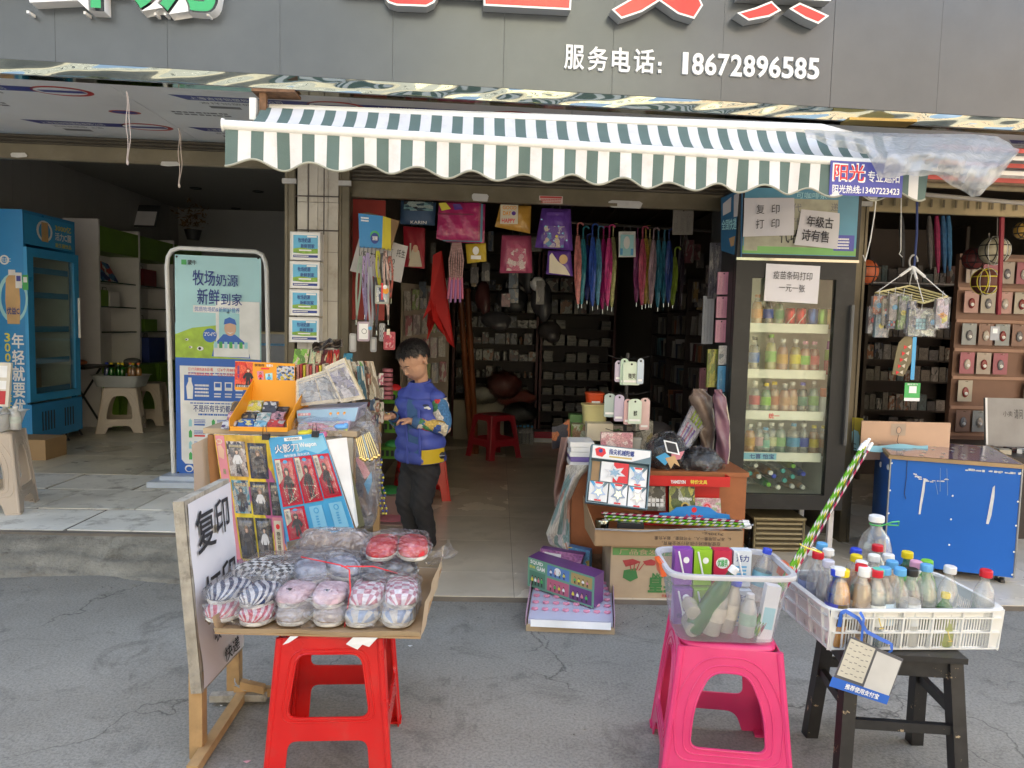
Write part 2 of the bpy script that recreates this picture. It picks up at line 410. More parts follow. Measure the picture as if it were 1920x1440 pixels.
xs=[-1.25,-1.12,-.5,.115,.73,1.345,1.96,2.575,3.19,3.8,4.42,5.03,5.3]
for i in range(len(xs)-1):
 for j in range(len(ys)-1):
  t=MB();e=.0012
  t.box((xs[i]+e,ys[j]+e,FZ-.012),(xs[i+1]-e,min(10.3,ys[j+1])-e,FZ+rg.uniform(0,.0006)),rg.choice(mt1));t.build('tile',fl_o,sm_=0)
# left shop: raised floor, pale stone slabs outside, a rough cement ramp down to the street
mslab=[mat('stone_slab_a',(.74,.73,.68),.7,var=.12,vs=3,dirt=.75,dcol=(.2,.18,.15),bump=.1,bs=30),mat('stone_slab_b',(.66,.65,.60),.75,var=.16,vs=4,dirt=.85,dcol=(.2,.18,.15),bump=.1,bs=30)]
mlt=[mat('left_floor_tile',(.58,.55,.46),.3,var=.2,vs=1.6,dirt=.5,dcol=(.15,.14,.11),rvar=.14),mat('left_floor_tile_b',(.62,.59,.49),.33,var=.2,vs=1.6,dirt=.5,dcol=(.16,.14,.11),rvar=.14)]
lf=MB();lf.box((-7,4.32,-.1),(-1.25,11.6,LZ-.004),mgrout);lf_o=struct(lf.build('left_floor',sm_=0))
rows=[4.36,4.86,5.42,5.97]
for j in range(3):
 x=-6.9+(.35 if j%2 else 0)
 while x<-1.3:
  w=rg.choice([.62,.9,1.15,.78]);x1=min(x+w,-1.27)
  t=MB();a=[rg.uniform(-.012,.012)for _ in range(8)]
  z=LZ+rg.uniform(-.002,.004)
  t.poly([(x+.008+a[0],rows[j]+.008+a[1],z),(x1-.008+a[2],rows[j]+.008+a[3],z),(x1-.008+a[4],rows[j+1]-.008+a[5],z),(x+.008+a[6],rows[j+1]-.008+a[7],z)],(0,0,-.05),rg.choice(mslab))
  t.build('slab',lf_o,sm_=0);x=x1
y=5.97
while y<11.5:
 x=-6.9
 while x<-1.3:
  t=MB();t.box((x+.0015,y+.0015,LZ-.02),(min(x+.8,-1.26)-.0015,min(y+.8,11.6)-.0015,LZ+.001),rg.choice(mlt));t.build('tile',lf_o,sm_=0);x+=.8
 y+=.8
def rampf(u,v):
 x=lerp(-7.2,-1.26,u);from_y=3.9+.05*sin(x*2.1)+.03*sin(x*5.3+1)+.035*(x+1.3)*-.4
 y=lerp(from_y,4.37,v);z=lerp(-.012,LZ-.002,v**.8)+(.011*sin(y*48+sin(x*3)*2+.8*sin(x*11))if 0<v<1 else 0)*(1-v)
 return(x,y,z)
mramp=mat('ramp_cement',(.24,.225,.19),.85,var=.3,vs=6,dirt=.9,dcol=(.12,.105,.085),bump=.9,bs=38)
r_=MB();r_.grid(rampf,90,22,mramp);r_.add([(-7.2,4.36,-.05),(-1.26,3.95,-.05),(-1.26,4.37,-.05),(-1.26,4.37,LZ),(-1.26,4.1,.07)],[(1,4,3,2)],mramp);struct(r_.build('ramp',sm_=50))
# litter scraps and pebbles
def scrap(px,py,s,m,label):
 p=G(px,py,.002);b=MB();a=rg.uniform(0,3);q=[p+V((cos(a+k*PI/2)*s*(1 if k%2 else.6),sin(a+k*PI/2)*s*(1 if k%2 else.6),.003*(k%2)))for k in range(4)]
 b.poly(q,(0,0,-.001),m);one('paper_scrap',b,label,'litter',p,'scraps of litter on the ground',0)
mwht=mat('paper_white',(.72,.72,.72),.7,var=.05)
t=MB();mgrit=mat('grit',(.20,.19,.17),.9,var=.5,vs=90)
for k in range(420):
 x=rg.uniform(-2.6,2.6);y=rg.choice([3.70,3.66,3.5,2.9])if x>-1.2 else 3.88+.03*sin(x*5);y+=rg.gauss(0,.05 if y>3.4 else.6);s_=rg.uniform(.0015,.005);t.ell((x,min(y,3.70)if x>-1.3 else y-.05,s_*.4),(s_,s_*.8,s_*.6),mgrit,5,3)
gr_=t.build('grit',sm_=0);gr_['kind']='stuff'
scrap(769,1211,.011,mwht,'small white paper scrap lying on the concrete right of the shoe tray')
scrap(463,1428,.012,mat('scrap_pink',(.7,.35,.42),.6),'small pink paper scrap on the concrete between the sign legs and red stool')
scrap(415,1323,.006,mwht,'tiny white paper scrap on the concrete under the sign board')
scrap(1200,1110,.006,mwht,'tiny white scrap on the ground in front of the cabbage carton')

# ------------------------------------------------------------------ the shop building
bl=thing('shop_building','long shop building with three open shopfronts behind the grey sign board','building',(0,5,0))
mwallg=mat('wall_grey_panel',(.30,.30,.305),.5,var=.06,vs=1.5)
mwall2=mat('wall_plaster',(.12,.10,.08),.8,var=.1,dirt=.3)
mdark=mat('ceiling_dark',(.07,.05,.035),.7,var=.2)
mup=mat('upper_render',(.42,.38,.33),.8,var=.1,dirt=.3)
b=MB();b.box((-9,4.35,3.2),(9,12.6,8.0),mup);b.build('upper_wall',bl,sm_=0)
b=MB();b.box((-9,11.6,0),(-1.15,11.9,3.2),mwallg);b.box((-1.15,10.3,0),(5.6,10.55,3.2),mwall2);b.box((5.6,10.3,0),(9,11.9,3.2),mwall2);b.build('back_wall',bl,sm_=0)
b=MB();b.box((-7.3,4.6,0),(-7.1,11.6,3.2),mwallg);b.build('end_wall',bl,sm_=0)
# grey inner wall of the left shop, in upright boards
wl=MB();wl.box((-5.1,5.6,LZ),(-4.95,11.6,3.15),mwallg);wlo=wl.build('left_inner_wall',bl,sm_=0)
y=5.6
while y<11.5:
 t=MB();t.box((-4.95,y+.002,LZ),(-4.94,min(y+.3,11.6)-.002,3.14),mwallg);t.build('wall_board',wlo,sm_=0);y+=.3
b=MB();b.box((-7.1,4.75,3.1),(-1.15,11.6,3.2),mat('left_ceiling',(.26,.255,.25),.7,var=.05));ce=b.build('ceiling',bl,sm_=0)
mblk=mat('black_plastic',(.02,.02,.022),.45,var=.1)
for px,py in((367,352),(484,358),(442,390)):
 p=G(px,py,3.1);t=MB();t.lathe([(.075,-.006),(.07,-.014),(.05,-.002)],mblk,20,MT(p));t.build('downlight_hole',ce)
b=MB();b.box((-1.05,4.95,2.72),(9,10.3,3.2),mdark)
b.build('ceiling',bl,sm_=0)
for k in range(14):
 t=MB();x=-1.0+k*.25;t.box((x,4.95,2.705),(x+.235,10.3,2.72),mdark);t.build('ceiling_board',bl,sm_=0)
b=MB();b.box((-1.24,4.8,0),(-1.02,11.6,3.2),mat('party_wall',(.30,.27,.23),.8,var=.12,dirt=.4));b.build('party_wall',bl,sm_=0)
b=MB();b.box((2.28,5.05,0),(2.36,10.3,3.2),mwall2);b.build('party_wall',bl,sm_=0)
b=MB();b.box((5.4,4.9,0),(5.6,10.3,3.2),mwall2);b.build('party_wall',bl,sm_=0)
# pillar faced with tall white tiles
x0,x1=-1.245,-.995;yp=4.62
mptile=[mat('pillar_tile',(.50,.475,.425),.42,var=.1,vs=5,dirt=.55,dcol=(.25,.2,.15)),mat('pillar_tile_b',(.45,.425,.38),.45,var=.12,vs=5,dirt=.6,dcol=(.25,.2,.15))]
b=MB();b.box((x0,yp+.012,0),(x1,4.82,2.52),mgrout);pl=b.build('pillar',bl,sm_=0)
z=.05
while z<2.45:
 for k in range(4):
  t=MB();w=(x1-x0)/4;t.box((x0+w*k+.0012,yp,z+.0015),(x0+w*(k+1)-.0012,yp+.014,min(z+.3,2.5)-.0015),rg.choice(mptile));t.build('tile',pl,sm_=0)
 z+=.3
# soffit covered with printed protective film
msof=mat('soffit_film',(.66,.68,.71),.38,var=.07,vs=1.3,dirt=.15,dcol=(.3,.3,.3))
mnavy=mat('film_blue',(.03,.04,.22),.4);mred=mat('film_red',(.42,.03,.03),.4);mgr=mat('film_grey',(.15,.15,.17),.5)
SZ=2.515
xx=-5.2;k=0
while xx<5:
 x2=xx+1.11
 t=MB();t.poly([(xx+.0015,yF(xx)+.03,SZ),(xx+.0015,yS(xx)+.12,SZ),(x2-.0015,yS(x2)+.12,SZ),(x2-.0015,yF(x2)+.03,SZ)],(0,0,.012),msof)
 sp=t.build('soffit_panel',bl,sm_=0)
 f=Face((xx,yF(xx)+.05,SZ),(x2,yF(x2)+.05,SZ),(x2,yS(x2),SZ),(xx,yS(xx),SZ),eps=.0006)
 def stripe(u,v,w=.62):
  f.poly([(u,v),(u+w,v+.0),(u+w+.05,v+.075),(u+.06,v+.075)],mnavy);f.k=2;f.text('上海吉祥铝塑板有限公司',u+.08,v+.015,u+w*.78,v+.058,msof,.01);f.k=1
  f.text('吉祥铝塑板 上海',u+.1,v+.095,u+w*.7,v+.13,mgr)
  cx,cy=u+w+.1,v+.045
  f.disc(cx,cy,.13,mred,1,.075,24);f.disc(cx-.008,cy,.112,msof,2,.055,24);f.poly([(cx-.1,cy-.01),(cx+.09,cy-.02),(cx+.1,cy+.015),(cx-.085,cy+.02)],mnavy,3)
  f.rect(u+.12,v+.16,u+.26,v+.2,mgr,1)
 o_=(k%2)*.18
 stripe(.02+o_,.14);stripe(-.0+(.24-o_),.74,.5)
 f.disc(.86-o_*.6,.5,.075,mred,1,.036,20);f.disc(.86-o_*.6,.5,.06,mnavy,2,.026,20)
 f.scrawl(.1,.42,.6,.5,mgr,2,1,k,.5)
 f.mb.build('film_print',sp,sm_=0)
 xx=x2;k+=1

# ------------------------------------------------------------------ sign board over the shops
sg=thing('sign_board','long dark grey metal sign board with raised shop name letters and phone number','sign',(0,yF(0),2.5))
def acp():
 m,n,l,b=_new('grey_composite_panel')
 tc=n.new('ShaderNodeTexCoord')
 nz=n.new('ShaderNodeTexNoise');nz.inputs['Scale'].default_value=2.0;nz.inputs['Detail'].default_value=8;nz.inputs['Roughness'].default_value=.7;l.new(tc.outputs['Object'],nz.inputs['Vector'])
 r=n.new('ShaderNodeValToRGB');r.color_ramp.elements[0].position=.35;r.color_ramp.elements[1].position=.7
 r.color_ramp.elements[0].color=(.102,.118,.134,1);r.color_ramp.elements[1].color=(.125,.142,.160,1);l.new(nz.outputs['Fac'],r.inputs['Fac']);l.new(r.outputs[0],b.inputs['Base Color'])
 mr=n.new('ShaderNodeMapRange');mr.inputs['To Min'].default_value=.20;mr.inputs['To Max'].default_value=.30;l.new(nz.outputs['Fac'],mr.inputs[0]);l.new(mr.outputs[0],b.inputs['Roughness'])
 b.inputs['Metallic'].default_value=.55;b.inputs['Specular IOR Level'].default_value=.5
 n2=n.new('ShaderNodeTexNoise');n2.inputs['Scale'].default_value=1.2;l.new(tc.outputs['Object'],n2.inputs['Vector'])
 bp=n.new('ShaderNodeBump');bp.inputs['Strength'].default_value=.25;bp.inputs['Distance'].default_value=.03;l.new(n2.outputs['Fac'],bp.inputs['Height']);l.new(bp.outputs[0],b.inputs['Normal'])
 MATS['grey_composite_panel']=m;return m
macp=acp()
seams=[106-208*3,106-208*2,106-208,106,315,525,735,942,1145,1349,1553,1752,1950,2150,2350]
def fx(px):  # X on the fascia plane for a pixel column near the strip
 y=170+.049*px;d=C2W@V(((px-960)/F_PX,(720-y)/F_PX,-1));t=3.70/(d.y-.085*d.x);return d.x*t
sx=[fx(q)for q in seams]
rg=random.Random(11)
for i in range(len(sx)-1):
 a,c=sx[i]+.0007,sx[i+1]-.0007;j=[rg.uniform(-.0012,.0012)for _ in range(4)]
 t=MB();t.slab((a,yF(a)+j[0],4.1),(c,yF(c)+j[1],4.1),(c,yF(c)+j[2],2.565),(a,yF(a)+j[3],2.565),.004,macp);t.build('panel',sg,sm_=0)
t=MB();t.poly([(sx[0],yF(sx[0])+.02,2.53),(sx[-1],yF(sx[-1])+.02,2.53),(sx[-1],yF(sx[-1])+.3,2.53),(sx[0],yF(sx[0])+.3,2.53)],(0,0,1.6),mgr);t.build('backing_frame',sg,sm_=0)
# crumpled mirror-steel edge strip
mst=mat('mirror_steel',(.36,.39,.35),.06,1.0,var=.05,vs=3,rvar=.03)
def stripf(u,v):
 x=lerp(sx[0],sx[-1],u);s=sin(v*PI)
 d=.010*s*sin(x*7.1+2*sin(x*2.3))+.005*s*sin(x*17+v*4+1.5*sin(x*5))+.0016*s*sin(x*41+v*3)
 return(x,yF(x)-.014-d+lerp(.026,.008,u)*(v-.5),lerp(2.568,2.512,v))
t=MB();t.grid(stripf,900,8,mst);t.add([(sx[0],yF(sx[0])-.012,2.573),(sx[-1],yF(sx[-1])-.012,2.573),(sx[-1],yF(sx[-1])+.01,2.573),(sx[0],yF(sx[0])+.01,2.573),(sx[0],yF(sx[0])-.012,2.505),(sx[-1],yF(sx[-1])-.012,2.505),(sx[-1],yF(sx[-1])+.05,2.505),(sx[0],yF(sx[0])+.05,2.505)],[(0,1,2,3),(7,6,5,4)],mst);t.build('steel_edge_strip',sg,sm_=180)
# raised lettering: each character a lit-box letter of its own
fn_=V((.085,-1,0)).normalized();fr_=V((1,.085,0)).normalized()
def fp(px,py):  # the point of the fascia plane on a sight line
 d=C2W@V(((px-960)/F_PX,(720-py)/F_PX,-1));t=3.70/(d.y-.085*d.x);return CAM+d*t
def letter(ch,px0,px1,pyb,hgt,body,face=None,depth=.05,bold=.03,fbold=.01,name='letter',nb=None):
 p0=fp(px0,pyb);p1=fp(px1,pyb);w=(p1-p0).length;t=MB()
 base=V((p0.x,yF(p0.x),p0.z))
 for m_,bo,d0,d1 in((body,bold,0,depth),)+(((face,fbold,depth+.0006,depth+.002),)if face else()):
  vs,fs,gw,gh=glyphs(ch,bo,.5,4)
  gr=(bold-bo)/gw if face else 0
  o=[base+fr_*(w*lerp(gr,1-gr,q.x))+V((0,0,hgt*lerp(gr,1-gr,q.y)))+fn_*lerp(d0,d1,q.z+.5)for q in vs]
  t.add(o,fs,m_)
 return t.build(name,sg,sm_=30)
mlw=mat('letter_white',(.86,.87,.88),.4,var=.03);mlgr=mat('letter_green',(.03,.42,.17),.3,var=.06);mlred=mat('letter_red',(.62,.03,.035),.16,var=.1,coat=.6);mlgy=mat('letter_side_grey',(.30,.31,.32),.4,var=.05)
letter('牛',-165,32,22,.36,mlw,mlgr,.07,.05,.018)
letter('鲜',62,242,24,.40,mlw,mlgr,.07,.05,.018)
letter('奶',258,424,34,.42,mlw,mlgr,.07,.05,.018)
def boxletter(polys,name='letter'):
 """red acrylic box letter with pale rim and grey returns, strokes given in pixels"""
 t=MB()
 for pl_ in polys:
  pts=[fp(*q)for q in pl_];c=sum(pts,V())/len(pts)
  ar=sum((pl_[i][0]*pl_[(i+1)%len(pl_)][1]-pl_[(i+1)%len(pl_)][0]*pl_[i][1])for i in range(len(pl_)))
  if ar>0:pts=pts[::-1];pl_=pl_[::-1]
  t.poly([p+fn_*.075 for p in pts],-fn_*.07,mlw,mlgy)
  n=len(pts);ins=[]
  for i in range(n):
   a=(pts[i]-pts[i-1]).normalized();b2=(pts[(i+1)%n]-pts[i]).normalized();nn=(a.cross(fn_)+b2.cross(fn_))
   nn=nn.normalized()*(.009/max(.45,nn.length/2));ins.append(pts[i]-nn+fn_*.0765)
  t.poly(ins,-fn_*.001,mlred)
 t.build(name,sg,sm_=0)
boxletter([[(640,-10),(640,-40),(905,-25),(903,3)],[(716,-110),(840,-100),(836,-74),(714,-84)],[(744,-38),(784,-36),(783,-8),(776,-2),(738,-5)],[(720,-3),(822,2),(821,6),(814,18),(800,25),(745,23),(730,18),(722,8)]])
boxletter([[(904,-8),(1067,1),(1065,31),(905,23)],[(925,-80),(1052,-73),(1050,-46),(923,-53)],[(968,-160),(1002,-158),(1000,-2),(964,-4)]])
boxletter([[(1130,-118),(1322,-104),(1320,-76),(1128,-90)],[(1140,30),(1178,8),(1216,-30),(1236,-78),(1264,-76),(1284,-32),(1308,22),(1292,47),(1262,38),(1228,14),(1196,34),(1158,47)],[(1205,-160),(1250,-158),(1248,-122),(1204,-125)]])
boxletter([[(1378,-14),(1546,-5),(1543,14),(1376,6)],[(1400,-150),(1526,-143),(1520,-30),(1394,-36)],[(1370,36),(1404,26),(1434,14),(1452,31),(1430,43),(1392,50)],[(1466,28),(1486,17),(1512,28),(1540,41),(1520,56),(1496,46)]])
for ch,a,b_,yb in(('服',1057,1094,130),('务',1101,1138,133),('电',1146,1180,135),('话',1187,1225,137)):
 letter(ch,a,b_,yb,.115,mlw,None,.012,.014)
t=MB()
for q in(121,135):c=fp(1236,q);t.cbox(c+fn_*.006,(.016,.012,.016),mlw)
t.build('letter_colon',sg,sm_=0)
num='18672896585'
for i,ch in enumerate(num):
 a=1272+i*24.0;letter(ch,a+(6 if ch=='1' else 0),a+(16 if ch=='1' else 21),140+i*.95,.105,mlw,None,.012,.02,name='digit')
for px in(65,170,300,318,397):
 c=fp(px,25+px*.012+6);t=MB();t.cbox(c+fn_*.03,(.01,.05,.012),mlw);t.build('bracket',sg,sm_=0)

# ------------------------------------------------------------------ roller shutters
mbrz=mat('bronze_alu',(.115,.098,.065),.42,.35,var=.15,vs=8,dirt=.25,dcol=(.2,.18,.15))
mgold=mat('gold_alu',(.27,.23,.14),.38,.4,var=.12,dirt=.3)
mshut=mat('shutter_slats',(.085,.075,.06),.5,.3,var=.15,dirt=.2)
mtape=mat('tape_grey',(.42,.42,.42),.5,dirt=.3)
def shutter(label,xa,xb,zbot,nsl,mbar,ztop=2.5,hbar=.10):
 o=thing('roller_shutter',label,'roller shutter',((xa+xb)/2,yS((xa+xb)/2),zbot))
 def Yp(x):return yS(x)
 t=MB();t.slab((xa,Yp(xa),zbot+hbar),(xb,Yp(xb),zbot+hbar),(xb,Yp(xb),zbot),(xa,Yp(xa),zbot),.03,mbar)
 t.slab((xa,Yp(xa)-.012,zbot+hbar*.22),(xb,Yp(xb)-.012,zbot+hbar*.22),(xb,Yp(xb)-.012,zbot+.004),(xa,Yp(xa)-.012,zbot+.004),.01,mbar)
 t.build('bottom_bar',o,sm_=0)
 if nsl:
  h=(ztop-zbot-hbar)/nsl
  for i in range(nsl):
   t=MB();z0=zbot+hbar+i*h;pr=[]
   for k in range(5):pr.append((z0+h*k/4*.98,.012*sin(PI*k/4)))
   vs=[];
   for x in(xa,xb):
    for z,d in pr:vs.append((x,Yp(x)+.01-d,z))
   t.add(vs,[(k,k+5,k+6,k+1)for k in range(4)],mshut);t.build('slat',o,sm_=60)
 return o
s1=shutter('rolled up bronze shutter over the milk shop on the left with two pale tape smears',-7.1,-1.3,2.35,3,mbrz,2.5,.09)
for px,py,w in((33,290,.1),(310,303,.12)):
 p=W(px,py,4.55);p.y=yS(p.x)-.014;f=Face(p+V((-w/2,0,.015)),p+V((w/2,0,.015)),p+V((w/2,0,-.015)),p+V((-w/2,0,-.015)));f.poly([(0,.3),(.1,.05),(.85,0),(.93,.3),(1,.5),(.95,.8),(.4,1),(.05,.85)],mtape);f.mb.build('tape',s1,sm_=0)
s2=shutter('rolled up brown shutter behind the striped awning with a red notice and taped patches',-.93,2.3,2.20,8,mbrz,2.5)
for px,w,m_ in((901,.105,mtape),(1172,.22,mtape)):
 p=W(px,374 if px<1000 else 384,4.8);p.y=yS(p.x)-.014;f=Face(p+V((-w/2,0,.024)),p+V((w/2,0,.024)),p+V((w/2,0,-.024)),p+V((-w/2,0,-.024)));f.poly([(0,.2),(.1,.0),(.9,0.05),(1,.3),(.95,.8),(.92,1),(.1,.95),(0,.6)],m_);f.mb.build('tape',s2,sm_=0)
p=W(1032,377,4.8);p.y=yS(p.x)-.014
f=Face(p+V((-.075,0,.024)),p+V((.075,0,.024)),p+V((.075,0,-.024)),p+V((-.075,0,-.024)));f.rect(0,0,1,1,mat('notice_pink',(.5,.4,.38),.6));f.up();f.rect(.04,.06,.96,.3,mred);f.scrawl(.08,.35,.95,.95,mred,3,None,5,.95);f.mb.build('notice',s2,sm_=0)
s3=shutter('rolled up gold coloured shutter bar over the shop on the right of the black fridge',2.4,5.4,2.235,0,mgold,2.4,.11)
t=MB()
for k in range(34):
 x=2.5+k*.085;c=V((x,yS(x)-.015,2.30));t.cbox(c,(.012,.006,.05),mbrz)
o_=t.build('rivet_strip',s3,sm_=0);o_['kind']='stuff'
# guide rails
def rail(label,x,w,m,zt=2.5):
 o=thing('shutter_rail',label,'shutter rail',(x,yS(x),0));t=MB();Y=yS(x)-.05
 t.box((x-w/2,Y,0.02),(x+w/2,Y+.1,zt),m);t.box((x-w/2+.004,Y-.008,0.02),(x-w/2+.02,Y-.0005,zt),m);t.box((x+w/2-.02,Y-.008,0.02),(x+w/2-.004,Y-.0005,zt),m);t.build('channel',o,sm_=0)
 t=MB();t.cbox((x,Y-.012,2.27),(w*1.3,.02,.03),mtape);t.build('clamp',o,sm_=0)
rail('bronze shutter rail on the milk shop side of the tiled pillar',-1.29,.065,mbrz)
rail('bronze shutter rail on the stationery shop side of the tiled pillar',-.965,.07,mbrz)
rail('grey shutter rail behind the right side of the black fridge',2.36,.07,mbrz)
# right shop: pipe, rolled blinds and canvas under the soffit
t=MB();t.tube([W(1640,356,4.5),W(1950,384,4.6)],.013,mat('pipe_grey',(.35,.33,.31),.4));one('hanging_pipe',t,'thin grey pipe hanging across the top of the right shop opening','pipe',W(1640,356,4.5))
for k,(ya,yb,c,lab)in enumerate(((322,352,(.62,.62,.64),'perforated white metal strip hung above the right shop'),(335,345,(.32,.22,.15),'brown cardboard roll lying on the blinds above the right shop'),(345,375,(.25,.20,.12),'rolled bamboo blind above the right shop opening'))):
 t=MB();q=mat('blind%d'%k,c,.6,var=.2,vs=20);a=W(1745-20*k,ya,4.4-.05*k);b_=W(1990,ya+14,4.6-.05*k);t.tube([a,b_],.028-.006*k,q,10);one('blind_roll',t,lab,'blind',a)
t=MB();mcan=mat('canvas_red',(.5,.09,.08),.7)
for k in range(5):
 c=(mcan,mlw,mcan,mlw,mcan)[k];a,b_=268+k*14,276+k*14
 t.slab(W(1752-10*k,a+2,3.95+.05*k),W(2050,a+18,4.05+.05*k),W(2050,b_+18,4.05+.05*k),W(1752-10*k,b_+2,3.95+.05*k),.01,c)
one('folded_awning',t,'folded red and white awning at the top right behind the plastic sheet','awning',W(1880,290,4))

# ------------------------------------------------------------------ sunlit building across the street (seen only in reflections)
op=thing('opposite_building','cream and orange building across the street behind the camera','building',(0,-10,0))
mc1=mat('opp_cream',(.62,.60,.46),.8,var=.08);mc2=mat('opp_orange',(.40,.31,.25),.8);mc3=mat('opp_grey',(.22,.235,.25),.7);mgl=mat('opp_glass',(.03,.04,.05),.08,spec=.8)
t=MB();t.box((-26,-14,0),(.6,-10,13),mc3);t.box((.6,-14,0),(7,-10.4,12.6),mc1);t.box((7.002,-14,0),(26,-10.2,11),mc2);t.build('wall',op,sm_=0)
for x in[q*2.1-15 for q in range(15)]:
 for z in(3.6,5.6,7.6,9.4):
  yy=-10 if x+1.2<.6 else(-10.4 if x+1.2<7 else-10.2);w=MB();w.box((x,yy,z),(x+1.2,yy+.05,z+1.1),mlw);fo=w.build('window',op,sm_=0)
  w=MB();w.box((x+.06,yy+.051,z+.06),(x+1.14,yy+.06,z+1.04),mgl);w.build('pane',fo,sm_=0)
# ================================================================== helpers for pieces sized from the photo
class PFace(Face):
 """an upright sheet facing the street at depth Y; its print is laid out in the photo's pixel units"""
 def __init__(s,x0,y0,x1,y1,Y,Y2=None,mb=None,eps=.0012,lean=0.0,lift=0,skew=0):
  Y2=Y if Y2 is None else Y2;my=(y0+y1)/2
  a=W(x0,my,Y);c=W(x1,my,Y2)
  zt0,zt1=W(x0,y0,Y).z,W(x1,y0,Y2).z;zb0,zb1=W(x0,y1,Y).z,W(x1,y1,Y2).z
  if skew==0:zt=(zt0+zt1)/2;zb=(zb0+zb1)/2;zt0=zt1=zt;zb0=zb1=zb
  s.r=(x0,y0,x1,y1)
  super().__init__((a.x,a.y+lean,zt0),(c.x,c.y+lean,zt1),(c.x,c.y,zb1),(a.x,a.y,zb0),mb,eps,lift)
 def P(s,u,v,h=0):
  x0,y0,x1,y1=s.r;return Face.P(s,(u-x0)/(x1-x0),(v-y0)/(y1-y0),h)
 def disc(s,u,v,r,m,k=None,ry=None,n=16):
  ry=ry if ry else r;return s.poly([(u+r*cos(2*PI*i/n),v+ry*sin(2*PI*i/n))for i in range(n)],m,k)
 def body(s,m,th=.004,back=None,mb=None):
  mb=mb or MB();mb.slab(*s.c,th,m,back);return mb
def qface(tl,tr,br,bl,px,**k):
 """a sheet with given corners and print laid out in the pixel box px"""
 f=PFace.__new__(PFace);f.r=px;Face.__init__(f,tl,tr,br,bl,**k);return f
def round_poly(pts,r,n=5):
 out=[];k=len(pts)
 for i in range(k):
  p=V((*pts[i][:2],0));a=V((*pts[i-1][:2],0));b=V((*pts[(i+1)%k][:2],0));rr=pts[i][2]if len(pts[i])>2 else r
  da=(a-p);db=(b-p);ra=min(rr,da.length*.48,db.length*.48)
  if ra<1e-5:out.append((p.x,p.y));continue
  p0=p+da.normalized()*ra;p2=p+db.normalized()*ra
  for j in range(n+1):
   t=j/n;q=p0*(1-t)**2+p*2*t*(1-t)+p2*t*t;out.append((q.x,q.y))
 return out
def fill2d(loops,th,bevel=.0015):
 """plate with holes from 2-D loops: (verts, faces); z runs through the thickness"""
 cu=bpy.data.curves.new('t','CURVE');cu.dimensions='2D';cu.fill_mode='BOTH';cu.extrude=max(.0002,th/2-bevel);cu.bevel_depth=bevel;cu.bevel_resolution=1
 for lp in loops:
  sp=cu.splines.new('POLY');sp.points.add(len(lp)-1);sp.use_cyclic_u=True
  for q,p in zip(sp.points,lp):q.co=(p[0],p[1],0,1)
 ob=bpy.data.objects.new('t',cu);COL.objects.link(ob);dg=bpy.context.evaluated_depsgraph_get();me=bpy.data.meshes.new_from_object(ob.evaluated_get(dg))
 vs=[v.co.copy()for v in me.vertices];fs=[tuple(p.vertices)for p in me.polygons]
 bpy.data.objects.remove(ob);bpy.data.curves.remove(cu);bpy.data.meshes.remove(me);return vs,fs
def sqloop(hw,z,n=32,e=5.,hy=None):
 hy=hy or hw;o=[]
 for i in range(n):
  a=2*PI*i/n;c,s_=cos(a),sin(a);o.append(V((hw*abs(c)**(2/e)*(1 if c>=0 else-1),hy*abs(s_)**(2/e)*(1 if s_>=0 else-1),z)))
 return o
def loops_mesh(mb,loops,m,M=None,cap0=True,cap1=True):
 n=len(loops[0]);vs=[M@p if M is not None else p for lp in loops for p in lp];fs=[]
 for i in range(len(loops)-1):
  for j in range(n):fs.append((i*n+j,i*n+(j+1)%n,(i+1)*n+(j+1)%n,(i+1)*n+j))
 if cap0:fs.append(tuple(range(n-1,-1,-1)))
 if cap1:fs.append(tuple((len(loops)-1)*n+j for j in range(n)))
 return mb.add(vs,fs,m)
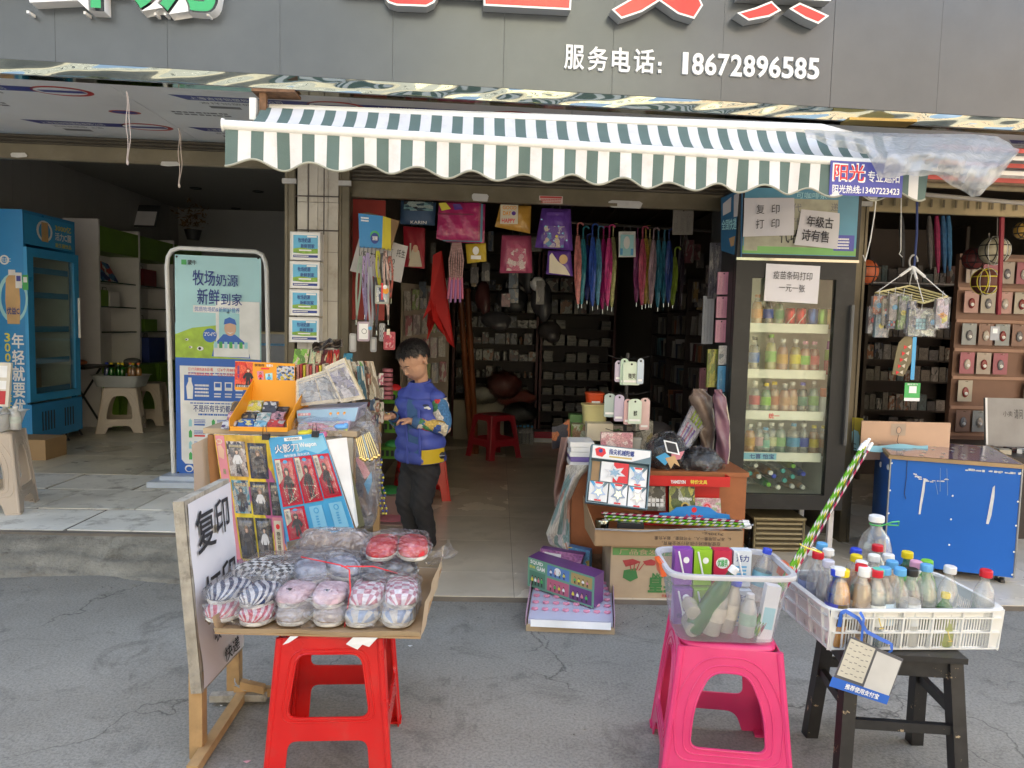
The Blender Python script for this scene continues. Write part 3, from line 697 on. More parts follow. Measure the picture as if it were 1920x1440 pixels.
def make_stool(label,loc,rz,h,wt,wb,m,style,group=None):
 o=thing('plastic_stool',label,'stool',loc,group);org=V(loc)
 M0=MT(org)@MO(rz,4,'Z')
 hw=lambda z:lerp(wb/2,wt/2,z/h)
 t=MB();loops_mesh(t,[sqloop(wt/2-.004,h-.022),sqloop(wt/2+.001,h-.016),sqloop(wt/2+.001,h-.01),sqloop(wt/2-.004,h-.003),sqloop(wt/2-.014,h),sqloop(wt/2-.02,h-.0015),sqloop(wt*.1,h-.003)],m,M0)
 t.build('seat',o,sm_=40)
 s_=h/.46
 if style=='red':
  leg=wb*.155
  outer=round_poly([(-hw(h-.012),h-.012,0),(-wb/2,0,0),(-wb/2+leg,0,0),(-hw(.13*s_)+leg*1.02,.135*s_,.03),(hw(.13*s_)-leg*1.02,.135*s_,.03),(wb/2-leg,0,0),(wb/2,0,0),(hw(h-.012),h-.012,0)],.01)
  hole=round_poly([(-hw(.40*s_)*.60,.40*s_),(-hw(.21*s_)*.72,.205*s_),(hw(.21*s_)*.72,.205*s_),(hw(.40*s_)*.60,.40*s_)],.034*s_)
  ridges=[1.12]
 else:
  leg=wb*.2
  outer=round_poly([(-hw(h-.012),h-.012,0),(-wb/2,0,0),(-wb/2+leg,0,0),(-hw(.07*s_)+leg*1.25,.075*s_,.04),(hw(.07*s_)-leg*1.25,.075*s_,.04),(wb/2-leg,0,0),(wb/2,0,0),(hw(h-.012),h-.012,0)],.01)
  hole=round_poly([(-hw(.36*s_)*.34,.375*s_,.04),(-hw(.27*s_)*.60,.27*s_,.09),(-hw(.14*s_)*.62,.14*s_,.03),(hw(.14*s_)*.62,.14*s_,.03),(hw(.27*s_)*.60,.27*s_,.09),(hw(.36*s_)*.34,.375*s_,.04)],.03)
  ridges=[1.16,1.34]
 vs,fs=fill2d([outer,hole],.005)
 cx=sum(p[0]for p in hole)/len(hole);cz=sum(p[1]for p in hole)/len(hole)
 for k in range(4):
  M=M0@MO(k*PI/2,4,'Z');t=MB()
  t.add([M@V((q.x,-hw(q.y)-q.z+.001,q.y))for q in vs],fs,m)
  for rr in[1.015]+ridges:
   e=(rr-1)*.09*s_*2;pts=[]
   for x,z in hole:
    d=V((x-cx,z-cz));d=d/max(abs(d.x)/(wb*.33),abs(d.y)/(h*.25),1e-6);l_=V((x-cx,z-cz)).length
    x2=cx+(x-cx)*(1+e/max(.05,l_));z2=cz+(z-cz)*(1+e*.8/max(.05,l_));pts.append(M@V((x2,-hw(z2)-.002,z2)))
   t.tube(pts,.0035 if rr<1.05 else.0026,m,6,closed=True)
  a=M@V((-hw(h-.012),-hw(h-.012),h-.012));t.tube([M@V((-hw(z)+.004,-hw(z)+.004,z))for z in(0,h*.5,h-.012)],[.009,.011,.012],m,10)
  t.build('side_panel',o,sm_=35)
 t=MB()
 for sx_ in(-1,1):
  for sy_ in(-1,1):t2=MB();t2.cbox(M0@V((sx_*(wb/2-.018),sy_*(wb/2-.018),.004)),(.05,.05,.008),m,rz);t2.build('foot',o,sm_=0)
 return o

# ------------------------------------------------------------------ striped awning
mfg=mat('awning_green',(.105,.160,.148),.8,var=.08,vs=9,dirt=.25,dcol=(.06,.11,.10),bump=.1,bs=200)
mfw=mat('awning_white',(.70,.69,.70),.8,var=.04,vs=9,dirt=.32,dcol=(.48,.43,.37),bump=.1,bs=200)
mhem=mat('awning_hem',(.36,.36,.30),.8);mbar=mat('awning_bar_white',(.80,.81,.80),.3,var=.03,dirt=.15)
A_=W(424,235,3.0);B_=W(1740,305,3.42);B_.z=A_.z+.015
Ab=W(489,201,3.62);Bb=W(1690,252,3.80);Bb.z=Ab.z
aw=thing('striped_awning','green and white striped canvas awning with a scalloped valance over the stationery shop','awning',A_)
NS=63
def fr(s):return lerp(A_,B_,s)
def bk(s):return lerp(Ab,Bb,s)
t=MB()
def topf(s,v):
 p=lerp(bk(s),fr(s)+V((0,.035,.012)),v);p=p.copy();p.z-=.055*sin(PI*v**.8)*(1-v*.3)+.006*sin(s*37)*v;return p
for i in range(NS):
 m_=mfg if i%2==0 else mfw;s0,s1=i/NS,(i+1)/NS
 t.grid(lambda u,v:topf(lerp(s0,s1,u),v),1,12,m_)
 t.add([topf(s0,1),topf(s1,1),fr(s1)+V((0,.0,.022)),fr(s0)+V((0,.0,.022))],[(0,1,2,3)],m_)
t.build('canopy',aw,sm_=60)
t=MB();t.tube([fr(-.003),fr(1.0)],.021,mbar,14);t.build('front_bar',aw)
t=MB();t.tube([fr(-.005),fr(-.002)],.026,mbar,14);t.tube([fr(1.0),fr(1.003)],.026,mbar,14);t.build('end_cap',aw)
def val(s,v):
 ph=(s*14.2)%1;d=.108+.034*(abs(2*ph-1)**1.0 if False else(1+cos(2*PI*ph))/2);d+=.004*sin(s*23)
 p=fr(s)+V((0,-.010,-.018));w=.012*sin(s*61)+.006*sin(s*141+1)
 return p+V((.0,-w*v,-d*v))
t=MB()
for i in range(NS):
 m_=mfg if i%2==0 else mfw;s0,s1=i/NS,(i+1)/NS;t.grid(lambda u,v:val(lerp(s0,s1,u),v),4,5,m_)
va=t.build('valance',aw,sm_=60)
t=MB();t.tube([val(i/300,1.0)for i in range(301)],.0045,mhem,5);t.build('hem',va)
for sx_,px in((.30,835),(.61,1230)):
 e=W(px,312 if px<1000 else 330,3.35);t=MB();a=bk(sx_-.08)+V((0,.05,-.06));t.tube([a,e],.016,mbar,8);t.tube([e,fr(sx_+.15)+V((0,.02,-.02))],.014,mbar,8);t.ell(e,(.028,.028,.035),mbar);t.build('folding_arm',aw)
mrust=mat('rusty_metal',(.22,.12,.07),.8,.2,var=.4,vs=30)
t=MB();c=W(510,184,3.6);t.box((c.x-.09,c.y-.02,2.49),(c.x+.11,c.y+.1,2.503),mrust);t.box((c.x-.06,c.y-.0,2.38),(c.x-.03,c.y+.03,2.49),mrust);t.box((c.x-.10,c.y-.02,2.36),(c.x-.07,c.y+.04,2.46),mbar);t.build('wall_bracket',aw,sm_=0)
t=MB();c=W(1640,247,3.75);t.box((c.x-.14,c.y-.02,2.485),(c.x+.2,c.y+.08,2.498),mat('brass',(.4,.28,.1),.4,.8));t.build('wall_bracket',aw,sm_=0)
t=MB();t.tube([W(1638,262,3.75)+V((0,.05,0)),W(1545,250,3.75)+V((0,.05,.03)),W(500,200,3.62)+V((0,.06,0))],.03,mbar,10);t.build('roller_tube',aw)
# advertising flag on the valance
mblue=mat('advert_blue',(.07,.08,.36),.5,var=.06);mredp=mat('print_red',(.75,.03,.04),.5);mblkp=mat('print_black',(.02,.02,.025),.6);mnavyp=mat('print_navy',(.02,.05,.25),.5)
f=PFace(1556,304,1693,368,3.33,3.36,skew=0);ad=thing('advert_panel','small blue advertising panel with red and white writing pinned to the awning valance','sign',f.c[3])
f.body(mblue,.003).build('panel',ad,sm_=0);f.text('阳光',1561,308,1621,342,mlw,.05);f.up();f.text('阳光',1563,310,1619,340,mredp,.015);f.text('专业遮阳',1626,320,1686,341,mlw,.015);f.text('阳光热线:13407223423',1561,349,1687,364,mlw,.025)
f.mb.build('lettering',ad,sm_=0)
# torn plastic sheet over the awning's right end
mfilm=clear('milky_film',(.9,.92,.93),.10,.50,(.74,.76,.78),.25,.9,16,.5)
top=[(1508,243),(1580,246),(1660,249),(1740,251),(1820,251),(1870,256),(1893,268),(1906,283)]
bot=[(1511,256),(1560,278),(1640,330),(1668,328),(1720,332),(1762,322),(1812,368),(1850,340)]
bot2=[(1512,258),(1568,276),(1625,288),(1648,334),(1700,330),(1752,328),(1795,352),(1822,371),(1838,365),(1868,332),(1906,285)]
def pl_at(pl_,u):
 k=u*(len(pl_)-1);i=min(int(k),len(pl_)-2);q=k-i;return(lerp(pl_[i][0],pl_[i+1][0],q),lerp(pl_[i][1],pl_[i+1][1],q))
def filmf(off):
 def f_(u,v):
  a=pl_at(top,u);b_=pl_at(bot2,u);x=lerp(a[0],b_[0],v);y=lerp(a[1],b_[1],v)
  Y=lerp(3.66,3.28,min(1,v*1.9))+.05*u+.025*sin(x*.06+off)*sin(y*.09+1.3*off)+.012*sin(x*.19+y*.13+off)
  if u>.62:Y+=(v-.3)*.05
  return W(x,y+2*sin(x*.11+off*2)*v,Y)
 return f_
t=MB();t.grid(filmf(0),60,22,mfilm);one('plastic_sheet',t,'torn milky plastic sheet draped over the right end of the striped awning','plastic sheet',W(1700,250,3.6),sm_=80)
t=MB();t.grid(lambda u,v:filmf(2)(.3+.68*u,.12+.80*v)+V((0,-.03,0)),40,16,mfilm);one('plastic_sheet',t,'second wrinkled layer of clear plastic hanging in a point at the awning end','plastic sheet',W(1800,280,3.6),sm_=80)
# cords hanging from the soffit
mcord=mat('cord_beige',(.42,.36,.34),.8)
for lab,xs_,y0,y1,Y in(('beige looped cord with a bell end hanging from the steel strip over the milk shop',237,172,305,3.56),('thin grey looped cord hanging from the soffit left of the awning',335,240,348,3.95)):
 a=W(xs_,y0,Y);L=a.z-W(xs_,y1,Y).z;t=MB()
 t.tube([a+V((.004*sin(k*.9),0,-L*k/12))for k in range(13)],.002,mcord,5);t.tube([a+V((.012*sin(PI*k/12)+.003*sin(k),.004,-L*k/12))for k in range(13)],.002,mcord,5);t.ell(a+V((0,0,-L)),(.006,.006,.012),mcord,8,6)
 one('pull_cord',t,lab,'cord',a)

# ------------------------------------------------------------------ pillar: insulated milk boxes and wire grid
mpw=mat('box_white',(.74,.75,.76),.4,var=.04,dirt=.12);msky=mat('print_sky',(.10,.42,.66),.5,var=.15,vs=8);mgrass=mat('print_grass',(.20,.38,.06),.5,var=.3,vs=40);mcy=mat('print_cyan',(.35,.68,.75),.5,var=.06)
for k,(y0,y1,lab)in enumerate(((436,487,'white milk delivery box with a farm poster, topmost of four on the tiled pillar'),(491,540,'white milk delivery box with a farm poster, second from the top on the tiled pillar'),(544,591,'white milk delivery box with a farm poster, third from the top on the tiled pillar'),(596,641,'white milk delivery box with a farm poster, lowest of four on the tiled pillar'))):
 dx=-k*.7;f=PFace(544+dx,y0,601+dx,y1,4.5,4.51);o=thing('milk_box',lab,'milk box',f.c[3],'milk boxes on the tiled pillar')
 t=MB();cc=[p+V((0,.11,0))for p in f.c];t.slab(*f.c,.11,mpw);ob_=t.build('body',o,sm_=0)
 b=MB();p=f.c;b.tube([p[0]+V((.004,-.002,0)),p[1]+V((-.004,-.002,0)),p[2]+V((-.004,-.002,0)),p[3]+V((.004,-.002,0))],.005,mpw,6,closed=True);b.build('rim',o)
 x0,x1,h_=550+dx,596+dx,y1-y0
 f.rect(x0,y0+5,x1,y1-12,msky);f.rect(x0,y1-9,x1,y1-4,mnavyp);f.rect(x0,y1-12,x1,y1-9,mpw);f.up();f.poly([(x0,y0+.60*h_),(x0+15,y0+.55*h_),(x1-14,y0+.60*h_),(x1,y0+.58*h_),(x1,y1-12),(x0+20,y1-11),(x0,y1-13)],mgrass)
 f.up();f.text('牧场奶源',x0+9,y0+.2*h_,x0+33,y0+.37*h_,mnavyp,.02);f.text('新鲜到家',x0+14,y0+.42*h_,x0+40,y0+.58*h_,mnavyp,.02);f.rect(x0+11,y0+.63*h_,x0+34,y0+.68*h_,mpw);f.rect(x0+26,y0+6,x1-2,y0+9,mpw);f.scrawl(x0+2,y1-8,x0+35,y1-5,mpw,1,None,k)
 f.mb.build('poster',o,sm_=0)
t=MB();mrod=mat('rod_dark',(.06,.05,.045),.5,.3)
for px in(579,608):t.tube([W(px,300,4.58),W(px-1,440,4.58)],.004,mrod,6)
for py in(367,431):t.tube([W(552,py,4.578),W(635,py+2,4.578)],.004,mrod,6)
one('wire_grid',t,'dark wire grid fixed to the top of the tiled pillar','wire grid',W(590,300,4.58))

# ------------------------------------------------------------------ left shop: blue drinks fridge
mfb=mat('fridge_blue',(.02,.26,.60),.3,var=.07,vs=2,coat=.3);mfb2=mat('fridge_blue_light',(.03,.34,.70),.3,var=.05);mfin=mat('fridge_inner',(.66,.70,.68),.4);mwp=mat('print_white',(.82,.83,.84),.5);myel=mat('print_yellow',(.75,.65,.08),.5);mtan=mat('print_tan',(.62,.40,.20),.5);mgrn=mat('print_green',(.06,.42,.12),.5)
X0,X1,Y0,Y1,Z0,Z1=-4.9,-4.28,6.8,7.62,.25,2.36
fr_o=thing('drinks_fridge','tall blue glass door fridge with white vertical writing on its side, at the left edge','fridge',(-4.6,7.2,LZ))
t=MB();t.box((X0,Y0,Z0),(X1,Y0+.03,Z1),mfb);t.box((X0,Y1-.03,Z0),(X1,Y1,Z1),mfb);t.box((X0,Y0+.03,Z0),(X0+.03,Y1-.03,Z1),mfb);t.box((X0+.03,Y0+.03,Z1-.03),(X1,Y1-.03,Z1),mfb);t.box((X0+.03,Y0+.03,Z0),(X1,Y1-.03,Z0+.2),mfb)
t.box((X0+.031,Y0+.031,Z0+.2),(X0+.05,Y1-.031,Z1-.35),mfin);t.box((X0+.05,Y0+.031,Z0+.2),(X1-.05,Y0+.045,Z1-.35),mfin);t.box((X0+.05,Y1-.045,Z0+.2),(X1-.05,Y1-.031,Z1-.35),mfin)
t.build('cabinet',fr_o,sm_=0)
f=PFace(-63,392,63,850,Y0)
f.text('年轻就要优',22,620,44,775,mwp,.03,None,True);f.text('300亿活的益生菌',8,620,19,790,myel,.02,None,True)
f.disc(26,556,28,mcy,1,46,24);f.disc(27,556,23,mfb,2,38,24);f.poly([(14,520),(20,513),(32,513),(38,520),(40,560),(38,604),(15,604),(12,560)],mtan,3);f.rect(19,503,32,514,mwp,3);f.text('优益C',15,573,38,586,mnavyp,.03,4)
f.rect(32,508,44,537,mwp,4);f.rect(45,512,56,540,mgrn,4);f.rect(34,514,42,524,mblue,5);f.rect(47,516,54,526,mwp,5)
f.disc(12,485,9,mwp,1);f.disc(12,485,6,mfb,2);f.text('优益C',6,481,24,489,mwp,.01,3)
f.mb.build('side_print',fr_o,sm_=0)
def fx_(Yp,z):return V((X1,Yp,z))
f=qface(fx_(Y0,2.34),fx_(Y1,2.34),fx_(Y1,2.05),fx_(Y0,2.05),(65,400,145,465));f.rect(67,402,143,463,mfb2);f.up();f.disc(96,430,12,mwp,2,22);f.disc(96,430,9,mfb2,3,18);f.rect(91,412,101,452,mtan,4);f.text('3000亿',112,411,138,424,myel,.03,3);f.text('活力C菌',112,428,138,444,mwp,.03,3);f.text('益生菌饮品',112,450,138,459,myel,.02,3);f.mb.build('header_panel',fr_o,sm_=0)
dr=MB();za,zb=.62,2.03
for q in((Y0+.0,Y0+.09),(Y1-.08,Y1)):dr.box((X1-.002,q[0],za),(X1+.03,q[1],zb),mfb2)
dr.box((X1-.002,Y0+.09,zb-.08),(X1+.03,Y1-.08,zb),mfb2);dr.box((X1-.002,Y0+.09,za),(X1+.03,Y1-.08,za+.07),mfb2);dro=dr.build('door',fr_o,sm_=0)
t=MB();t.box((X1+.01,Y0+.09,za+.07),(X1+.016,Y1-.08,zb-.08),clear('fridge_glass',(.86,.92,.90),.12,.03));t.build('pane',dro,sm_=0)
t=MB();t.tube([(X1+.05,Y1-.04,1.2),(X1+.05,Y1-.04,1.6)],.012,mlw);t.build('handle',dro)
for z in(1.83,1.60,1.28,.98,.70):
 t=MB();t.box((X0+.05,Y0+.05,z),(X1-.06,Y1-.05,z+.01),mfin);t.box((X1-.06,Y0+.05,z-.02),(X1-.05,Y1-.05,z+.035),mfb2)
 sh=t.build('shelf',fr_o,sm_=0)
t=MB();t.box((X1-.001,Y0,.27),(X1+.04,Y1,.6),mfb);vo_=t.build('vent_panel',fr_o,sm_=0)
for k in range(12):
 if 4<k<8:continue
 t=MB();t.box((X1+.04,Y0+.15+k*.045,.34),(X1+.043,Y0+.165+k*.045,.52),mblkp);t.build('vent_slot',vo_,sm_=0)
for y in(Y0+.08,Y1-.08):
 t=MB();t.lathe([(.03,LZ),(.03,LZ+.02),(.012,LZ+.03),(.012,Z0)],mblk,10,MT((X1-.08,y,0)));t.build('foot',fr_o)
for lab,y,z,c in(('two white cups on the top shelf of the blue fridge',7.0,1.84,0),('glass jar on the third shelf of the blue fridge',7.05,1.29,1),('brown paper box on the lowest shelf of the blue fridge',7.05,.99-.28,2)):
 t=MB()
 if c==2:t.box((-4.6,y,z),(-4.42,y+.2,z+.2),mat('kraft',(.36,.24,.13),.8,var=.1,dirt=.2))
 else:t.lathe([(.04,z),(.05,z+.05),(.055,z+.17),(.045,z+.18)],mwp if c==0 else clear('jar_glass',(.8,.9,.85),.2,.1),14,MT((-4.5,y,0)))
 if c==0:t.lathe([(.04,z),(.05,z+.05),(.055,z+.17),(.045,z+.18)],mwp,14,MT((-4.5,y+.14,0)))
 one('stored_item',t,lab,'cup' if c==0 else('jar' if c==1 else 'box'),(-4.5,y,z))

# wall cabinet with green header and glass shelves
mcabw=mat('cabinet_white',(.74,.72,.75),.5,var=.04);mcabg=mat('cabinet_green',(.13,.26,.03),.45,var=.1);mfglass=mat('shelf_glass_edge',(.06,.10,.09),.15)
cb=thing('wall_cabinet','white wall cabinet with green header and glass shelves behind the blue fridge','cabinet',(-4.75,9.9,LZ))
t=MB();t.box((-4.935,8.55,LZ),(-4.54,8.58,2.52),mcabw);t.build('side_panel',cb,sm_=0)
t=MB();t.box((-4.935,8.58,LZ),(-4.91,11.5,2.5),mcabw);t.build('back_panel',cb,sm_=0)
for a,c in((8.58,9.50),(9.56,10.5),(10.55,11.5)):
 t=MB();t.box((-4.91,a,2.17),(-4.55,c,2.45),mcabg);t.build('header',cb,sm_=0)
 t=MB();t.box((-4.91,a,LZ),(-4.34 if a>9 else-4.36,c,.84),mcabg);bo=t.build('base_cabinet',cb,sm_=0)
 t=MB();t.box((-4.339,a+.03,LZ+.06),(-4.328,(a+c)/2-.01,.8),mcabg);t.build('door',bo,sm_=0)
 t=MB();t.box((-4.339,(a+c)/2+.01,LZ+.06),(-4.328,c-.03,.8),mcabg);t.build('door',bo,sm_=0)
 for z in(1.82,1.53,1.23):
  t=MB();t.box((-4.9,a+.01,z),(-4.58,c-.01,z+.014),mfglass);t.build('shelf',cb,sm_=0)
 for k in(.33,.66):
  t=MB();y=lerp(a,c,k);t.box((-4.909,y-.01,.86),(-4.9,y+.01,2.15),mfglass)
  t.build('slotted_rail',cb,sm_=0)
for y in(9.53,10.525):t=MB();t.box((-4.92,y-.02,.84),(-4.55,y+.02,2.5),mcabw);t.build('divider',cb,sm_=0)
mcook=art('art_magazine',[(.02,.04,.2),(.6,.6,.6),(.4,.05,.05),(.05,.2,.4)],3)
t=MB();t.slab((-4.72,8.72,2.10),(-4.68,9.02,2.05),(-4.60,9.10,1.84),(-4.62,8.80,1.84),.02,mcook);one('magazine',t,'dark magazine leaning on the top glass shelf of the wall cabinet','magazine',(-4.65,8.9,1.84))
def simple_box(name,lab,cat,lo,hi,m,group=None):
 t=MB();t.box(lo,hi,m);c=V(((lo[0]+hi[0])/2,(lo[1]+hi[1])/2,lo[2]));o=thing(name,lab,cat,c,group);t.build('carton',o,sm_=0)
 l2=MB();cx,cy=c.x,c.y;l2.tube([(cx,cy-.05,hi[2]),(cx,cy-.04,hi[2]+.05),(cx,cy+.04,hi[2]+.05),(cx,cy+.05,hi[2])],.004,mblk,5);l2.build('handle',o);return o
simple_box('gift_box','green gift box on the middle glass shelf of the nearest cabinet bay','box',(-4.85,8.66,1.545),(-4.6,8.86,1.73),mcabg)
simple_box('gift_box','grey gift box beside the green one on the middle glass shelf','box',(-4.85,8.9,1.545),(-4.6,9.12,1.72),mcabw)
simple_box('gift_box','dark red gift box on the top glass shelf of the second cabinet bay','box',(-4.85,9.75,1.835),(-4.6,10.1,2.05),mat('gift_red',(.2,.02,.03),.5))
simple_box('gift_box','green gift box on the lowest glass shelf of the second cabinet bay','box',(-4.85,9.75,1.245),(-4.6,10.1,1.4),mcabg)
simple_box('gift_box','blue milk carton case on the green counter of the second cabinet bay','box',(-4.8,9.65,.84),(-4.5,10.1,1.16),mat('gift_blue',(.02,.04,.18),.5))
t=MB();t.ell((-4.5,9.2,.88),(.09,.14,.045),mat('grey_bag',(.2,.2,.2),.8));one('cloth_bag',t,'crumpled grey cloth bag on the green counter of the wall cabinet','bag',(-4.5,9.2,.84))
f=PFace(232,381,292,425,10.2,lean=.15);o=thing('framed_notice','dark framed notice leaning on top of the white wall cabinet','picture frame',f.c[3]);f.body(mat('frame_dark',(.05,.05,.055),.4)).build('frame',o,sm_=0);f.rect(236,394,288,422,mcabw);f.mb.build('sheet',o,sm_=0)
# plant on the cabinet
rg=random.Random(5);p0=W(362,450,10.6);o=thing('potted_plant','dark potted ornamental plant with orange leaves on the far cabinet top','plant',p0)
t=MB();t.lathe([(.08,p0.z),(.12,p0.z+.14),(.11,p0.z+.14)],mblk,12,MT((p0.x,p0.y,0)));t.build('pot',o)
t=MB();mlf=mat('plant_leaf',(.14,.07,.02),.5,var=.4)
for k in range(90):
 c=p0+V((rg.gauss(0,.09),rg.gauss(0,.08),.15+abs(rg.gauss(.16,.12))));a=V((rg.uniform(-1,1),rg.uniform(-1,1),rg.uniform(-.4,1))).normalized()*.045;q=a.orthogonal().normalized()*.014
 t.add([c-a,c+q,c+a,c-q],[(0,1,2,3)],mlf)
t.build('foliage',o,sm_=0)
# small dark folding table
o=thing('side_table','dark folding table between the blue fridge and the wall cabinet','table',(-4.65,8.15,LZ));mdk=mat('table_dark',(.035,.028,.025),.4)
t=MB();t.box((-4.93,7.85,.86),(-4.33,8.45,.885),mdk);t.build('tabletop',o,sm_=0)
for y in(7.93,8.38):
 t=MB();t.tube([(-4.88,y,LZ),(-4.45,y,.85)],.012,mblk);t.tube([(-4.42,y,LZ),(-4.85,y,.85)],.012,mblk);t.build('leg',o)
t=MB();t.ell((-4.55,8.1,.92),(.1,.08,.035),mat('orange_cloth',(.45,.13,.05),.8));t.ell((-4.7,8.15,.91),(.1,.08,.025),mat('brown_cloth',(.2,.12,.1),.8));one('cloth',t,'orange and brown cloths lying on the small dark table','cloth',(-4.6,8.1,.885))
# stools and basins
mbei=mat('plastic_beige',(.50,.42,.35),.42,var=.05,dirt=.15,dcol=(.35,.28,.22))
c=G(212,812,LZ);make_stool('beige plastic stool carrying a grey basin of bottles in the milk shop',c+V((0,.2,0)),.35,.50,.32,.46,mbei,'beige','beige plastic stools')
c2=G(268,797,LZ);make_stool('empty beige plastic stool behind the one with the basin',c2+V((0,.15,0)),.2,.50,.30,.42,mbei,'beige','beige plastic stools')
c3=G(18,965,LZ);SL=c3+V((-.19,.14,0));make_stool('beige plastic stool holding a white tray at the left edge of the picture',SL,.3,.52,.29,.40,mbei,'beige','beige plastic stools')
def basin(lab,c,w,d,h,m,rz=0):
 M=MT(c)@MO(rz,4,'Z');t=MB()
 loops_mesh(t,[sqloop(w*.42,0,24,6,d*.42),sqloop(w*.5,h*.95,24,6,d*.5),sqloop(w*.54,h,24,6,d*.54),sqloop(w*.48,h,24,6,d*.48),sqloop(w*.41,.01,24,6,d*.41)],m,M);return one('basin',t,lab,'basin',c)
basin('pale grey plastic basin holding green drink bottles on a beige stool',c+V((0,.2,.50)),.52,.40,.13,mat('basin_grey',(.42,.44,.45),.4))
basin('white plastic tray with small milk bottles on the stool at the left edge',SL+V((-.06,0,.52)),.42,.34,.12,mpw)
t=MB();bx0=G(58,862,LZ);t.box((bx0.x-.22,bx0.y-.02,LZ),(bx0.x+.14,bx0.y+.3,LZ+.18),mat('kraft',(.36,.24,.13),.8));one('cardboard_box',t,'small brown cardboard box on the floor in front of the blue fridge','box',(bx0.x,bx0.y,LZ),sm_=0)
f=PFace(-40,680,14,762,4.75,lean=.04);o=thing('cream_sign','cream framed board with a red label standing in the tray at the left edge','picture frame',f.c[3]);f.body(mat('cream_frame',(.62,.58,.5),.5),.02).build('frame',o,sm_=0);f.rect(-20,686,8,708,mwp);f.rect(-20,714,8,730,mwp);f.rect(-30,733,8,758,mat('label_red',(.5,.02,.03),.5));f.mb.build('label',o,sm_=0)
# display freezer in the back
t=MB();a=W(500,625,9.6);t.box((a.x-.5,9.6,LZ),(a.x+.6,10.2,1.25),mat('freezer_steel',(.12,.13,.14),.3,.6));t.box((a.x-.5,9.59,1.1),(a.x+.6,9.6,1.13),mfb2);t.box((a.x-.5,9.592,.8),(a.x+.6,9.6,.86),mlw);t.box((a.x-.52,9.55,1.25),(a.x+.62,10.25,1.28),mgold);one('display_freezer',t,'dark display freezer at the back of the milk shop behind the banner','freezer',(a.x,9.9,LZ),sm_=0)

# ------------------------------------------------------------------ milk banner on its stand
mwm=mat('stand_white',(.78,.79,.80),.35,var=.03)
YB=5.72;bo=thing('banner_stand','tall white banner stand with a blue and green farm milk poster','banner',W(400,915,YB))
pts=[W(326,902,YB),W(313,500,YB),W(315,482,YB),W(322,470,YB),W(336,465,YB),W(480,472,YB),W(492,478,YB),W(498,492,YB),W(500,510,YB),W(508,902,YB)]
t=MB();t.tube(pts,.017,mwm,10);t.build('frame',bo)
a=W(300,915,YB);t=MB();t.box((a.x,YB-.22,LZ+.004),(W(520,915,YB).x,YB+.22,LZ+.045),mat('base_pale_blue',(.52,.60,.72),.4));t.box((a.x+.06,YB-.14,LZ+.045),(W(510,915,YB).x,YB+.14,LZ+.075),mat('base_pale_blue',(.5,.58,.7),.4));t.build('base',bo,sm_=0)
f=qface(W(328,477,YB),W(489,484,YB),W(492,893,YB),W(332,890,YB),(328,478,488,890))
mb_cy=mat('banner_cyan',(.40,.70,.76),.4,var=.12,vs=1.5);mb_bl=mat('banner_blue',(.02,.13,.52),.4,var=.05);mb_gr=mat('banner_grass',(.34,.52,.05),.4,var=.25,vs=12);mskin=mat('print_skin',(.70,.44,.32),.5)
t=MB();t.grid(lambda u,v:f.P(lerp(328,488,u),lerp(890,478,v),.006*sin(v*9+u*3)),8,20,mb_cy);t.grid(lambda u,v:f.P(lerp(488,328,u),lerp(890,478,v),.006*sin(v*9+(1-u)*3)-.002),8,20,mwm);sh=t.build('banner_sheet',bo,sm_=80)
f.lift=.0085
f.rect(328,606,486,668,mb_gr);f.rect(328,668,488,890,mb_bl);f.up()
f.poly([(404,560),(486,560),(486,668),(404,664)],mwp);f.poly([(328,625),(360,612),(404,606),(404,600),(328,603)],mb_cy,2)
f.rect(410,575,448,640,mcy,3)
f.poly([(336,683),(484,683),(484,872),(345,868),(338,860)],mwp,2);f.k=3
f.rect(341,487,350,496,mgrn);f.text('蒙牛',353,487,369,496,mblkp,.02)
f.text('牧场',362,505,403,533,mnavyp,.015);f.text('奶源',405,511,446,533,mnavyp,.012);f.text('新鲜',370,539,411,568,mnavyp,.015);f.text('到家',414,546,453,568,mnavyp,.012)
f.rect(362,570,452,583,mwp);f.k=4;f.text('优质牧场奶&新鲜好营养',365,572,449,581,mb_bl,0)
f.disc(393,625,13,mb_bl);f.k=5;f.text('2℃-6℃',383,619,404,626,mwp,.02);f.k=4
f.poly([(396,664),(402,640),(418,622),(440,622),(462,640),(468,666)],mb_bl);f.disc(431,611,11,mskin,5,14);f.poly([(419,604),(421,594),(430,590),(440,594),(443,604),(431,601)],mb_bl,6);f.poly([(424,617),(431,621),(438,617),(431,619)],mwp,6)
f.rect(400,640,466,664,mwp,6)
for k in range(7):f.rect(401+k*9.4,636,407+k*9.4,648,mgrn if k%2 else mcy,7)
for cx,cy,s_ in((350,634,1),(375,650,1.8),(357,648,1)):f.disc(cx,cy,3.4*s_,mwp,5,2.2*s_);f.disc(cx-1,cy,1.5*s_,mblkp,6)
f.k=3
for r in range(2):
 f.text('订1个月鲜奶送本品1瓶',352,686+r*9,398,692+r*9,mredp,.01,3);f.text('订6个月鲜奶送',406,686+r*9,450,692+r*9,mredp,.01,3)
f.rect(344,700,484,748,mb_bl);f.scrawl(352,694.5,470,698,mb_bl,1,3,4)
f.k=4;f.poly([(350,745),(348,722),(352,712),(352,705),(358,705),(358,712),(361,722),(360,745)],mwp);f.scrawl(364,716,396,742,mwp,4,4,5)
for x in(400,420,440):f.rect(x,712,x+14,728,mwp);f.rect(x+2,714,x+12,722,mb_bl,5);f.scrawl(x,732,x+15,742,mwp,2,4,int(x))
f.k=3;f.text('不是所有牛奶都是',361,756,440,769,mnavyp,.015);f.scrawl(370,771,440,777,mb_bl,1,3,8);f.scrawl(355,751,470,754.5,mb_bl,1,3,9)
